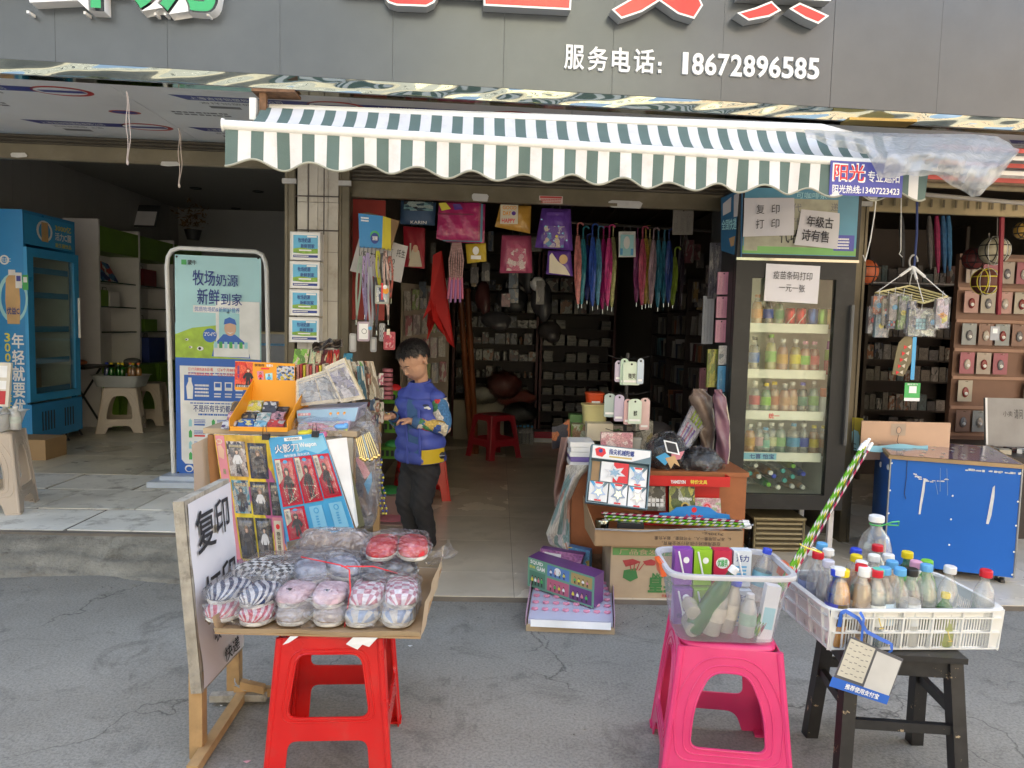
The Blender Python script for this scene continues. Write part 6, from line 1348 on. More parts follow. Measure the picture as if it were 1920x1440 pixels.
for r in range(7):
 w_=(xC-xB-.1)/6
 for k in range(6):
  if rg.random()<.08:continue
  hh=rg.uniform(.07,.14);x=xB+.06+k*w_;n_=3
  p=V((x+w_*.45,YR+.15,zs[r]));o=thing('book_stack','stack of exercise books at the %s of the %s shelf of the back rack'%(pos[k],ordn[r]),'books',p,'book stacks on the back rack');m_=rg.choice(mbk[:5]if r>1 else mbk)
  for j in range(n_):
   t=MB();dx=rg.uniform(-.008,.008);t.box((x+.01+dx,YR+.01+abs(dx),zs[r]+hh*j/n_+.0015),(x+w_-.02+dx,YR+.28,zs[r]+hh*(j+1)/n_),rg.choice(mbk[:4])if rg.random()<.4 else m_);t.build('book',o,sm_=0)
mmisc=[art('art_misc_%d'%i,c,3)for i,c in enumerate(([(.25,.24,.22),(.05,.05,.05),(.4,.38,.35)],[(.10,.03,.03),(.3,.28,.25),(.05,.05,.06)],[(.05,.06,.10),(.22,.22,.24),(.03,.03,.03)],[(.30,.12,.06),(.1,.08,.06),(.4,.38,.34)]))]
for r in range(1,9):
 k=0;x=xA-.04
 while x<xB-.1:
  w_=rg.uniform(.05,.15);hh=rg.uniform(.07,.15);p=V((x+w_/2,YR+.12,zs[r]));t=MB();b_=MB()
  if rg.random()<.3:t.lathe([(w_*.3,zs[r]+.001),(w_*.32,zs[r]+hh*.8),(w_*.2,zs[r]+hh)],rg.choice(mmisc),10,MT((p.x,p.y,0)));nm='jar'
  else:t.box((x,YR+.02,zs[r]+.001),(x+w_-.008,YR+.2,zs[r]+hh),rg.choice(mmisc));nm='small_box'
  one(nm,t,'%s item from the bamboo pole on the %s shelf of the back rack'%(WN[k],ordn[r]),'goods',p,'small goods on the back rack',sm_=0);x+=w_+.005;k+=1
for r in(7,8):
 for k in range(5):
  x=xB+.08+k*.18;t=MB();p=V((x,YR+.1,zs[r]));t.box((x,YR+.02,zs[r]+.001),(x+.15,YR+.2,zs[r]+.17),rg.choice(mmisc+[mbk[5]]));one('small_box',t,'box at the %s of the %s shelf of the exercise book rack'%(pos[k],ordn[r]),'box',p,'boxes high on the book rack',sm_=0)
# right wall shelving seen at an angle, with leaning books
o=thing('shelf_rack','dark shelf rack of leaning books along the right wall of the shop','shelves',(2.1,7.9,FZ))
zr=[.25,.55,.85,1.12,1.38,1.64]
for y in(6.7,7.55,8.4,9.2):t=MB();t.box((1.92,y,FZ),(2.26,y+.03,1.95),mshd);t.build('upright',o,sm_=0)
for z in zr:t=MB();t.box((1.93,6.74,z-.015),(2.26,9.19,z),mshd);t.build('shelf',o,sm_=0)
for zi,z in enumerate(zr):
 for b_ in range(3):
  y=6.76+b_*.84;k=0
  while y<6.76+b_*.84+.7:
   th=rg.uniform(.02,.05);hh=rg.uniform(.14,.22);le=rg.uniform(-.05,.08);t=MB();c=rg.choice(mmisc+mbk)
   t.poly([(1.95,y,z+.001),(1.95,y+th,z+.001),(1.95,y+th+le,z+hh),(1.95,y+le,z+hh)][::-1],(.2,0,0),c);k+=1
   one('book',t,'%s book leaning on the %s shelf of the right wall rack, %s bay'%(WN[k-1],ordn[zi],('near','middle','far')[b_]),'book',(1.95,y,z),'books on the right wall rack',sm_=0);y+=th+.06
# umbrellas hanging from a rail
t=MB();t.tube([(.45,5.95,2.26),(2.26,5.95,2.20)],.012,mrod,8);one('hanging_rail',t,'dark ceiling rail the umbrellas hang from','rail',(1.4,5.95,2.26))
ums=[(1083,'salmon pink',(.62,.22,.22),418,578),(1094,'teal',(.03,.25,.33),425,578),(1101,'dark blue',(.02,.04,.22),440,570),(1111,'royal blue',(.02,.08,.40),420,582),(1122,'sky blue',(.08,.28,.45),424,580),(1132,'magenta',(.50,.02,.20),424,588),(1143,'pink',(.58,.05,.22),422,582),(1150,'cream yellow',(.45,.45,.20),420,584),
 (1196,'plum',(.22,.04,.14),424,575),(1205,'red and pink',(.45,.08,.14),425,580),(1211,'gold',(.45,.30,.06),424,578),(1219,'pale yellow',(.48,.42,.18),426,577),(1226,'rose and grey',(.32,.22,.26),428,577),(1235,'turquoise',(.03,.20,.30),426,584),(1246,'bright teal',(.03,.22,.34),430,576),(1255,'navy',(.02,.05,.20),430,575),(1266,'lime green',(.30,.42,.05),465,578),(1276,'black',(.03,.02,.03),440,580)]
for k,(px,nm,c,y0,y1)in enumerate(ums):
 Y=5.9+.06*(k%3)+.0;a=W(px,y0,Y);b_=W(px-2,y1,Y);L_=a.z-b_.z;o=thing('umbrella','%s folded umbrella hanging upright from the rail inside the shop'%nm,'umbrella',a,'umbrellas hanging in a row');m_=mat('umb_%d'%k,tuple(q*1.2 for q in c),.4,var=.25,vs=30)
 dx=(b_.x-a.x)+rg.uniform(-.015,.015);ax=lambda v:V((a.x+dx*v,a.y,a.z-L_*v))
 t=MB()
 def uf(u,v):
  r=(.011+.014*sin(PI*min(1,v*1.15))**.8 if v<.85 else lerp(.018,.007,(v-.85)/.15));an=2*PI*u;return ax(.15+.8*v)+V((cos(an),sin(an),0))*r*(1+.28*cos(an*5+v*5))
 t.grid(uf,20,14,m_);t.build('canopy',o,sm_=70)
 t=MB();t.tube([ax(0.14),ax(.03)],.006,m_,6);t.tube([ax(.03)+V((.022-.022*cos(q),0,.022*sin(q)))for q in(0,.6,1.2,1.9,2.6,3.1)],.0065,m_,6);t.build('handle',o)
 t=MB();t.tube([ax(.94),ax(1.0)],.003,mst,5);t.build('tip',o)
def bag_flat(lab,cat,pix,Y,m,th=.05,name='bag',prints=None,group=None,handle=True):
 """soft flat bag: pillow over the pixel quad tl,tr,br,bl"""
 q=[W(*p,Y)for p in pix];o=thing(name,lab,cat,q[0],group);t=MB()
 for sgn in(-1,1):
  def fn(u,v):
   p=lerp(lerp(q[3],q[2],u),lerp(q[0],q[1],u),v);b_=(max(0,1-abs(2*u-1)**3)*max(0,1-abs(2*v-1)**3))**.5;return p+V((0,sgn*th/2*b_+.006*sin(u*17+v*9)*b_,0))
  t.grid(fn if sgn<0 else(lambda u,v:fn(1-u,v)),12,12,m)
 t.build('body',o,sm_=70)
 if handle:
  c=lerp(q[0],q[1],.5);t=MB();t.tube([c+V((-.03,0,0)),c+V((-.02,0,.04)),c+V((.02,0,.04)),c+V((.03,0,0))],.004,mblk,6);t.build('handle',o)
 if prints:
  f=PFace(min(p[0]for p in pix),min(p[1]for p in pix),max(p[0]for p in pix),max(p[1]for p in pix),Y-th/2-.008);prints(f);f.mb.build('print',o,sm_=0)
 return o
mviol=mat('bag_violet',(.12,.05,.30),.22,var=.1,bump=.7,bs=24);mpk=mat('bag_pink',(.42,.08,.16),.22,var=.1,bump=.7,bs=24);mhot=mat('bag_hotpink',(.42,.03,.14),.2,var=.15,vs=5,bump=.8,bs=20);myb=mat('bag_ochre',(.48,.26,.05),.22,var=.1,bump=.8,bs=20);mdb=mat('bag_denim',(.05,.11,.22),.5,var=.15)
def p1(f):f.rect(757,378,812,395,art('art_pal',[(.2,.4,.45),(.02,.02,.03),(.4,.5,.5),(.03,.08,.12)],4));f.text('KARIN',770,414,800,420,mwp,.01)
bag_flat('blue pencil bag hanging top left inside the shop doorway','bag',((752,376),(818,380),(815,423),(750,420)),5.25,mdb,.05,prints=p1)
def p2(f):f.poly([(822,382),(835,380),(845,392),(828,396)],myel);f.poly([(848,383),(862,382),(868,392),(852,394)],mviol);f.rect(820,400,888,403,mat('dark_pink',(.2,.01,.06),.5))
for k in range(4):bag_flat(('front','second','third','rearmost')[k]+' hot pink satchel in the bundle hanging by the doorway','bag',((823+k*6,380),(898+k*4,380+k),(896+k*4,450+k*2),(818+k*6,448+k*2)),5.15+k*.04,[mhot,mpk,mat('bag_skyblue',(.10,.30,.45),.5),mhot][k],.035,prints=p2 if k==0 else None,group='bundle of pink satchels',handle=k==0)
def p3(f):f.rect(938,384,971,420,mcream);f.up();f.text('GOOD',942,386,968,393,morg,.02);f.text('DAY',943,396,958,404,morg,.03);f.text('HAPPY',941,410,966,418,mredp,.02);f.disc(963,400,4,mviol)
bag_flat('ochre yellow bag with a white good day happy label','bag',((938,384),(996,386),(994,438),(928,425)),5.2,myb,.05,prints=p3)
def p4(f):
 f.rect(1024,398,1056,404,mviol);f.rect(1020,424,1058,464,art('art_bagv',[(.12,.05,.30),(.12,.05,.30),(.35,.30,.42),(.12,.05,.30),(.08,.22,.40),(.5,.42,.35)],5,warp=1.2));f.disc(1044,443,2.5,myel,2)
 for i in range(7):f.disc(1015+i*8,412+(i*13)%40,1.6,mbls2,2)
bag_flat('violet satin backpack hanging in the middle of the doorway','backpack',((1016,390),(1070,392),(1074,470),(1003,464)),5.15,mviol,.12,'backpack',prints=p4)
def p5(f):f.text('COOKING',948,452,984,460,mpk,.02);f.rect(950,466,986,508,art('art_bagp',[(.42,.08,.16),(.55,.45,.45),(.42,.08,.16),(.5,.3,.34)],4,warp=1.2))
bag_flat('pink schoolbag with a pale picture hanging under the ochre bag','backpack',((941,441),(996,442),(998,512),(937,512)),5.35,mpk,.12,'backpack',prints=p5)
def p6(f):f.poly([(1034,474),(1046,490),(1060,500),(1070,516),(1030,512),(1030,480)],mcream);f.disc(1056,486,8,mtan,2,9)
bag_flat('purple and silver bag hanging under the violet backpack','bag',((1028,470),(1070,470),(1074,518),(1024,514)),5.3,mviol,.05,prints=p6)
def p7(f):f.disc(892,470,6,mwp,1,8);f.rect(883,479,902,486,mwp,1)
bag_flat('small yellow bag with a white bear print beneath the pink satchels','bag',((873,458),(911,456),(912,490),(876,494)),5.3,mat('bag_yellow',(.5,.36,.03),.5),.02,prints=p7)
def p8(f):f.poly([(766,500),(772,470),(778,462),(786,470),(792,500)],mcream);f.disc(779,466,5,mskin,2,7);f.rect(768,456,771,485,mcream,2)
bag_flat('dark red bag with a pale running figure hanging above the packets','bag',((756,424),(797,428),(796,504),(758,500)),5.4,mat('bag_red',(.35,.012,.03),.5),.03,prints=p8)
def p9(f):f.rect(1163,440,1188,480,mcy);f.up();f.disc(1175,455,6,mwp,2,12);f.rect(1163,466,1168,478,mbls,2);f.rect(1183,466,1188,478,mbls,2)
bag_flat('boxed white gadget in a clear pack hanging between the umbrellas','packet',((1160,434),(1192,434),(1192,482),(1160,482)),5.7,mwp,.03,'gadget_box',prints=p9)
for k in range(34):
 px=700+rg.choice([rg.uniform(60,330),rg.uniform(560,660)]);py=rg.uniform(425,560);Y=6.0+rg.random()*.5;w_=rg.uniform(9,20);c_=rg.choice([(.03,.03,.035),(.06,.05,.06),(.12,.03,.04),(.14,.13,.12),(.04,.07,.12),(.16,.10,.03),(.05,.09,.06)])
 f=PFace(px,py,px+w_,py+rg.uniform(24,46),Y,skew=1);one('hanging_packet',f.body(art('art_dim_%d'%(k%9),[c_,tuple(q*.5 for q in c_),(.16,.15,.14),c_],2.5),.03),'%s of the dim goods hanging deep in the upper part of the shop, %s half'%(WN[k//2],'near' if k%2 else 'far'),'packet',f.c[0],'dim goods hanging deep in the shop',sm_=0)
# red pennant, skipping ropes, bamboo poles
t=MB();mflag=mat('flag_red',(.48,.012,.012),.6,var=.12)
for pts in(((812,478),(828,470),(834,520),(852,652),(838,640),(822,590),(800,640),(808,580),(792,600),(806,560)),((806,555),(818,550),(826,600),(834,630),(822,618),(812,600),(806,625),(800,610))):
 t.poly([W(x,y,5.6+.04*sin(x*.3))for x,y in pts][::-1],(0,.006,0),mflag)
one('red_pennant',t,'long red cloth pennant hanging behind the boy','pennant',W(820,470,5.6),sm_=0)
for k in range(7):
 a=W(849+k*2.4,455,5.2);b_=W(840+k*4.5,560+(k*7)%14,5.2+.01*k);m_=lerp(a,b_,.62);o=thing('skipping_rope','%s skipping rope from the left in the bunch below the pink satchels'%WN[k],'skipping rope',a,'bunch of skipping ropes')
 t=MB();t.tube([a,lerp(a,m_,.5)+V((.005*(k-3),0,0)),m_],.006,mat('rope_speckled',(.40,.25,.25),.7,var=.5,vs=120),6);t.build('rope',o);t=MB();t.tube([m_,b_],.009,mat('handle_%d'%(k%2),((.50,.12,.22),(.28,.12,.34))[k%2],.4),8);t.build('handle',o)
mbam=mat('bamboo_red',(.20,.06,.02),.35,var=.25,vs=5)
for k,(xt,xb)in enumerate(((862,884),(876,893))):
 a,b_=W(xt,540,7.6),W(xb,845,8.0);b_.z=FZ;t=MB();n_=22;t.tube([lerp(a,b_,i/n_)for i in range(n_+1)],[.030+(.005 if i%3==0 else 0)for i in range(n_+1)],mbam,10);one('bamboo_pole',t,('left' if k==0 else 'right')+' reddish bamboo pole leaning in the middle of the shop','pole',b_,'bamboo poles')
t=MB();c=W(1008,532,6.6);t.ell(c,(.068,.068,.068),mwp,18,12)
for a,e in((0,-.2),(1.2,.6),(-1.2,.5),(2.4,-.2),(-2.2,-.6),(.3,-1.2),(0,1.2)):d=V((sin(a)*cos(e),-cos(a)*cos(e),sin(e)));t.ell(c+d*.06,(.018,.018,.018),mblk,8,6)
one('football',t,'small black and white football hanging under the dark bags','ball',c)
for k,(px,py,w_,h_,c,lab)in enumerate(((985,500,.12,.28,(.04,.04,.045),'black rucksack hanging beside the pink schoolbag'),(1015,560,.14,.25,(.03,.03,.035),'large black bag hanging above the book shelves'),(930,600,.2,.12,(.035,.035,.04),'folded black clothes piled above the left rack'),(905,555,.10,.22,(.07,.02,.02),'dark red bag hanging by the bamboo poles'),(1030,620,.16,.14,(.03,.025,.025),'dark round case hanging in the middle of the shop'),(960,560,.22,.16,(.03,.032,.035),'black sports bag hanging in the middle of the shop'))):
 c_=W(px,py,6.7+.1*k);mesh_obj('bag',remesh_blob([('e',c_,(w_*.75,.07,h_*.7)),('e',c_+V((.03,-.05,-h_*.4)),(w_*.5,.05,h_*.5))],.02,3),[mat('dbag%d'%k,c,.45,var=.4,bump=1,bs=9)],None,org=c_);ob=bpy.data.objects[-1]
 ob=[q for q in COL.objects if q.name.startswith('bag')and 'label' not in q and q.parent is None][-1];tag(ob,lab,'bag')
# red stool, water bottles, cartons at the back
c=G(925,852,FZ);make_stool('dark red plastic stool standing alone in the middle of the shop floor',(c.x,7.85,FZ),rad(38),.46,.30,.42,mat('plastic_darkred',(.36,.02,.035),.35,var=.05),'red')
c=G(806,935,FZ);make_stool('red plastic stool mostly hidden behind the boy',(c.x-.08,5.95,FZ),.2,.46,.30,.42,mrst,'red')
# ================================================================== bottles
mpet=clear('pet_clear',(.99,.99,.99),.20,.12,(.95,.95,.95),.06,.25,14,.62);mpetg=clear('pet_green',(.35,.72,.38),.14,.03,(.1,.5,.15),.06,.25,14,.62);mpetb=clear('pet_blue',(.30,.50,.90),.14,.03,(.1,.2,.7),.06,.25,14,.62)
def liq(name,c,d=.35):return clear('liquid_'+name,c,.10,d,tuple(min(1,q)for q in c),.04,.1,10,.25)
LQ={'clear':liq('clear',(.96,.97,.98),.12),'orange':liq('orange',(.95,.42,.03),.85),'amber':liq('amber',(.80,.42,.12),.6),'tea':liq('tea',(.85,.62,.38),.5),'mint':liq('mint',(.60,.88,.78),.3),'blue':liq('blue',(.06,.16,.62),.5),'lemon':liq('lemon',(.80,.85,.30),.65),'peach':liq('peach',(.88,.42,.25),.75),'cola':liq('cola',(.05,.02,.01),.7),'green':liq('green',(.10,.50,.10),.65),'milk':liq('milk',(.80,.74,.60),.85),'yellow':liq('yellow',(.80,.68,.05),.6),'white':liq('white',(.85,.85,.82),.9),'red':liq('red',(.50,.03,.03),.7)}
CAPC={'white':(.80,.80,.80),'red':(.62,.015,.03),'yellow':(.75,.58,.02),'sky':(.10,.38,.70),'blue':(.02,.06,.55),'green':(.18,.52,.05),'mint':(.10,.55,.42),'pink':(.72,.35,.50),'lilac':(.60,.60,.72),'silver':(.65,.65,.66),'black':(.02,.02,.02),'orange':(.80,.16,.03),'purple':(.22,.03,.30),'teal':(.05,.40,.40)}
def bottle(lab,c,h,r,lq,cap,lv=.75,pet=None,band=None,M=None,grp=None,ribs=True,capr=None,n=16,cat='bottle',neck=.40):
 c=V(c);o=thing('bottle',lab,cat,c,grp);T=MT(c)@(M or Matrix.Identity(4));pet=pet or mpet;cr=capr or min(.016,r*.48)
 zs_=[0,.02,.06,.30,.36,.42,.58,.62,.70,.78,.86,.90,.94];rs_=[.80,.96,1,1,.95 if ribs else 1,1,1,.98,.90,.74,neck,neck*.95,neck*.95]
 pr=[(r*q,h*z)for q,z in zip(rs_,zs_)]
 t=MB();t.lathe(pr,pet,n,T,cap=False);t.add([T@V((r*.8*cos(2*PI*i/n),r*.8*sin(2*PI*i/n),.001))for i in range(n)],[tuple(range(n))],pet);t.build('shell',o)
 if lq:
  p2=[(q*.95,z+.002)for q,z in pr if z<=h*lv];k=[i for i,z in enumerate(zs_)if z<=lv][-1]
  if lv>zs_[k]+.01 and k+1<len(pr):q=(lv-zs_[k])/(zs_[k+1]-zs_[k]);p2.append((lerp(pr[k][0],pr[k+1][0],q)*.95,h*lv))
  t=MB();t.lathe(p2,LQ[lq],n,T);t.build('liquid',o)
 t=MB();cm=mat('cap_'+cap,CAPC[cap],.38,var=.03);hc_=min(.022,h*.1);t.lathe([(cr,h*.93),(cr*1.03,h*.93+hc_*.15),(cr,h*.93+hc_*.9),(cr*.88,h*.93+hc_)],cm,14,T);t.build('cap',o)
 if band:
  t=MB();m_=band if not isinstance(band,tuple)else mat('band_%d_%d_%d'%tuple(int(q*99)for q in band),band,.45,var=.15,vs=40);t.lathe([(r*1.012,h*.30),(r*1.014,h*.31),(r*1.014,h*.57),(r*1.012,h*.58)],m_,n,T,cap=False);t.build('label_band',o)
 return o
# ================================================================== right hand merchandise stall
rg=random.Random(77)
mterr=mat('counter_terracotta',(.36,.12,.045),.5,var=.12,dirt=.35,dcol=(.2,.07,.03));mred3=mat('tray_red',(.60,.02,.02),.35,var=.05)
cx0,cx1=W(1070,900,4.06).x,1.42;ct=thing('wooden_counter','terracotta coloured counter with a worn rusty foot carrying the right hand stall','counter',((cx0+cx1)/2,4.4,FZ))
t=MB();t.box((cx0,4.05,.615),(cx1,4.95,.64),mterr);t.build('top',ct,sm_=0);t=MB();t.box((cx0+.01,4.06,.16),(cx1-.01,4.08,.614),mterr);t.build('front_panel',ct,sm_=0);t=MB();t.box((cx0+.01,4.081,.16),(cx0+.03,4.94,.614),mterr);t.build('side_panel',ct,sm_=0)
t=MB();t.box((cx0+.02,4.07,FZ),(cx1-.02,4.9,.159),mat('rusty_foot',(.22,.12,.07),.85,var=.4,vs=14,dirt=.9,dcol=(.04,.03,.02),bump=.6));t.build('foot',ct,sm_=0)
# draped printed cloth
mcl=art('art_cloth',[(.40,.38,.36),(.45,.42,.38),(.42,.41,.44),(.48,.46,.42),(.18,.28,.28),(.45,.25,.2)],5,rough=.8)
def drape(lab,rowsp,Y,m,dY=.04):
 t=MB()
 def fn(u,v):
  k=v*(len(rowsp)-1);i=min(int(k),len(rowsp)-2);q=k-i;y,a,b_=(lerp(rowsp[i][j],rowsp[i+1][j],q)for j in range(3));return W(lerp(a,b_,u),y,Y-dY*sin(PI*u)+.02*sin(v*7+u*5))
 t.grid(fn,10,20,m);return one('draped_cloth',t,lab,'cloth',W(rowsp[0][1],rowsp[0][0],Y),sm_=80)
drape('pale printed plastic cloth hanging off the left end of the right stall counter',((872,1062,1112),(900,1058,1086),(940,1046,1068),(1000,1024,1068),(1020,1030,1068),(1042,1062,1068)),4.0,mcl)
drape('pink and brown plastic sheet hanging at the far left side of the right stall',((820,1052,1068),(870,1044,1062),(920,1038,1056),(950,1040,1050)),4.3,mat('sheet_pinkbrown',(.28,.17,.15),.3,var=.2))
# carton, goods tray, toy boxes on the floor
X0_,X1_=W(1143,1100,3.74).x,W(1300,1100,3.74).x;o=thing('cardboard_carton','large brown cabbage carton with green and red printing under the goods tray','carton',(X0_+.15,3.9,0))
t=MB();t.box((X0_,3.735,.002),(X1_,4.03,.305),mcardl);t.build('body',o,sm_=0);f=Face((X0_,3.735,.305),(X1_,3.735,.305),(X1_,3.735,.002),(X0_,3.735,.002));gp=mat('ink_green',(.05,.20,.06),.7);rp=mat('ink_red',(.40,.05,.05),.7)
f.rect(.02,.03,.98,.16,mat('band_green',(.12,.30,.10),.7));f.up();f.text('厂品食发开业农',.1,.05,.9,.145,mcardl,.01);f.poly([(.16,.42),(.30,.38),(.33,.55),(.24,.62),(.15,.55)],gp,2);f.poly([(.14,.25),(.26,.22),(.36,.27),(.30,.31),(.18,.36)],rp,2);f.poly([(.38,.26),(.48,.22),(.55,.26),(.52,.33),(.42,.33)],rp,2)
for k in range(4):f.poly([(.24+.03*k,.42),(.22+.06*k,.28),(.23+.06*k,.28),(.255+.03*k,.42)],rp,2)
f.text('NGCAIMIAN',.50,.46,.99,.55,gp,.05);f.text('皇菜面',.46,.52,1.0,.80,gp,.07);f.text('白菜面',.48,.545,.98,.775,mcardl,.01,3)if False else None;f.text('农家自产自销',.62,.83,.84,.88,rp,.03);f.text('好山',.72,.90,.86,.95,gp,.02)
f.mb.build('print',o,sm_=0)
YT=3.70;a,b_=W(1116,1010,YT),W(1392,1012,YT);zt,zb_=.405,.318;o=thing('goods_tray','long cardboard tray full of small toys standing on the cabbage carton','tray',((a.x+b_.x)/2,3.9,zb_));t=MB()
t.box((a.x,YT,zb_-.006),(b_.x,4.03,zb_),mcard);t.build('base',o,sm_=0)
t=MB();t.box((a.x,YT-.004,zb_),(b_.x,YT,zt),mcard);fr_=t.build('front_side',o,sm_=0);t=MB();t.poly([(a.x,YT,zb_),(a.x-.02,3.95,zb_+.02),(a.x-.03,4.0,zt+.10),(a.x,YT,zt)],(-.004,0,0),mcard);t.build('end_side',o,sm_=0);t=MB();t.poly([(b_.x,YT,zb_),(b_.x,4.0,zb_),(b_.x,4.0,zt+.02),(b_.x,YT,zt)],(.004,0,0),mcard);t.build('end_side',o,sm_=0)
f=Face((b_.x,YT-.004,zb_),(a.x,YT-.004,zb_),(a.x,YT-.004,zt),(b_.x,YT-.004,zt));f.n=V((0,-1,0));f.text('在使用前对小孩进行安全教育。',.15,.08,.55,.32,mdk2,.0);f.text('6、本产品限重一人，不可超重，最大负重',.08,.40,.60,.62,mdk2,.0);f.text('为30kg。',.13,.70,.28,.92,mdk2,0);f.mb.build('print',fr_,sm_=0)
t=MB();t.tube([W(1116,992,YT-.01),W(1200,996,YT-.012),W(1300,992,YT-.01),W(1391,990,YT-.012),W(1412,984,YT-.05)],.005,mfilm,6);t.build('torn_film',o)
for k,(px,lab)in enumerate(((1128,'lower'),(1129,'upper'))):
 c=W(px,984,3.80);z=zb_+.001+.055*k;t=MB();t.lathe([(.034,z),(.036,z+.005),(.036,z+.045),(.033,z+.052)],mst,18,MT((c.x,3.80,0)));one('tin',t,lab+' round silver tin in the left end of the goods tray','tin',(c.x,3.8,z))
for k,(x0,x1,y0,y1,Y)in enumerate(((1158,1192,974,992,3.78),(1158,1207,962,978,3.80))):
 p,q=W(x0,y1,Y),W(x1,y0,Y);z0=zb_+.001 if k==0 else zb_+.052;t=MB();M=MT(((p.x+q.x)/2,Y,z0+.024))@MO(-.15*k,4,'Z');t.box((-(q.x-p.x)/2,-.05,-.022),((q.x-p.x)/2,.05,.022),mblk,M);t.box((-(q.x-p.x)/2+.01,-.04,.0222),((q.x-p.x)/2-.01,.04,.024),mat('lid_black',(.04,.04,.045),.2),M);one('black_case',t,('lower','upper')[k]+' small black hard case in the middle of the goods tray','case',(p.x,Y,z0),sm_=0)
for k in range(4):
 p=W(1240+k*29,995,3.76);t=MB();t.box((p.x,3.735,zb_+.001),(p.x+.072,3.80,zb_+.062),mwp);t.box((p.x,3.7345,zb_+.02),(p.x+.072,3.735,zb_+.045),mredp);t.box((p.x+.005,3.734,zb_+.028),(p.x+.05,3.7345,zb_+.038),mwp);one('small_box',t,'%s red and white small box from the left in the goods tray'%WN[k],'box',p,'red and white boxes in the goods tray',sm_=0)
def sbars(name,cols,per=.02):
 if name in MATS:return MATS[name]
 m,n,l,b=_new(name);tc=n.new('ShaderNodeTexCoord');mp=n.new('ShaderNodeMapping');mp.inputs['Scale'].default_value=(1,1,1);l.new(tc.outputs['UV'],mp.inputs[0]);sx_=n.new('ShaderNodeSeparateXYZ');l.new(mp.outputs[0],sx_.inputs[0])
 m1=n.new('ShaderNodeMath');m1.operation='MULTIPLY_ADD';m1.inputs[1].default_value=1/per;l.new(sx_.outputs[1],m1.inputs[0]);l.new(sx_.outputs[0],m1.inputs[2]);fr2=n.new('ShaderNodeMath');fr2.operation='FRACT';l.new(m1.outputs[0],fr2.inputs[0])
 r=n.new('ShaderNodeValToRGB');r.color_ramp.interpolation='CONSTANT'
 for i,c in enumerate(cols):e=r.color_ramp.elements[i]if i<2 else r.color_ramp.elements.new(i/len(cols));e.position=i/len(cols);e.color=(*c,1)
 l.new(fr2.outputs[0],r.inputs[0]);l.new(r.outputs[0],b.inputs['Base Color']);b.inputs['Roughness'].default_value=.22;b.inputs['Metallic'].default_value=.45;MATS[name]=m;return m
sil=(.42,.42,.44);BT=[sbars('baton_green',[(.07,.26,.01),sil,(.07,.26,.01)],.06),sbars('baton_maroon',[(.26,.01,.06),sil],.06),sbars('baton_yellow',[(.34,.34,.03),sil,(.06,.22,.01)],.06)]
def baton(lab,a,b_,r,m,grp):
 o=thing('striped_baton',lab,'baton',a,grp);a,b_=V(a),V(b_);d=(b_-a).normalized();u1=d.orthogonal().normalized();u2=d.cross(u1);t=MB();t.grid(lambda u,v:lerp(a,b_,v)+(u1*cos(2*PI*u)+u2*sin(2*PI*u))*r,10,30,m);t.build('shaft',o,sm_=80)
 t=MB();t.tube([b_,b_+d*.022],r*1.25,mwp,10);t.ell(b_+d*.026,(r*1.3,)*3,mwp,10,8);t.build('tip',o);return o
for k,lab in enumerate(('maroon and silver baton lying furthest back across the goods tray','green and silver baton lying across the goods tray','yellow and green baton lying foremost across the goods tray')):baton(lab,W(1128+k*5,962+k*6,3.86-.02*k),W(1392+k*2,978+k*5,3.80-.02*k),.008,BT[(1,0,2)[k]],'batons lying in the goods tray')
f=PFace(1236,948,1370,982,3.88);o=thing('toy_car_card','bright blue car shaped card standing in the goods tray','toy card',f.c[3]);ol=[(1236,980),(1236,963),(1256,962),(1268,952),(1300,948),(1330,951),(1345,961),(1368,964),(1370,982)]
t=MB();t.poly([f.P(u,v)for u,v in ol][::-1],V((0,.004,0)),mat('card_bright_blue',(.02,.24,.62),.35,var=.08));t.build('card',o,sm_=0);f.disc(1301,956,5,mredp,1);f.text('小汽车',1282,965,1318,976,mredp,.05);f.disc(1256,972,4,mbls2,1);f.scrawl(1345,970,1366,975,mwp,1,1,3);f.mb.build('print',o,sm_=0)
# spinning top display box
q=[W(1108,837,3.98),W(1218,849,3.98),W(1210,957,3.84),W(1097,943,3.84)];o=thing('spinner_display_box','white display box of star shaped spinners leaning on the counter, slightly tilted','display box',q[3]);mtl=mat('box_slate',(.12,.20,.24),.5);t=MB();t.slab(*q,.012,mtl);t.build('back',o,sm_=0)
f=qface(*q,(1097,837,1218,950));dp=.035
def wallb(p,r_,m_):
 t=MB();a,b_=f.P(*p),f.P(*r_);n_=f.n*dp;t.poly([a,b_,b_+n_,a+n_],(0,0,.003),m_);return t
for p,r_ in(((1097,837),(1218,837)),((1097,950),(1218,950)),((1097,837),(1097,950)),((1218,837),(1218,950)),((1097,863),(1218,863))):
 t=MB();a,b_=f.P(*p),f.P(*r_);n_=f.n*dp;ax=(b_-a).normalized().cross(f.n)*.003;t.add([a-ax,b_-ax,b_-ax+n_,a-ax+n_,a+ax,b_+ax,b_+ax+n_,a+ax+n_],[(0,1,2,3),(7,6,5,4),(3,2,6,7),(0,4,5,1),(0,3,7,4),(1,5,6,2)],mtl);t.build('side',o,sm_=0)
f.lift=dp;f.rect(1099,838,1217,863,mwp);f.up();f.text('指尖机械陀螺',1133,842,1184,853,mnavyp,.04);f.poly([(1104,845),(1112,841),(1124,843),(1127,852),(1120,860),(1108,858)],mredp,2);f.disc(1116,848,4,mnavyp,3);f.rect(1134,856,1180,859,mgoldp,2);f.poly([(1180,863),(1217,850),(1217,863)],mtl,2);f.mb.build('header_print',o,sm_=0)
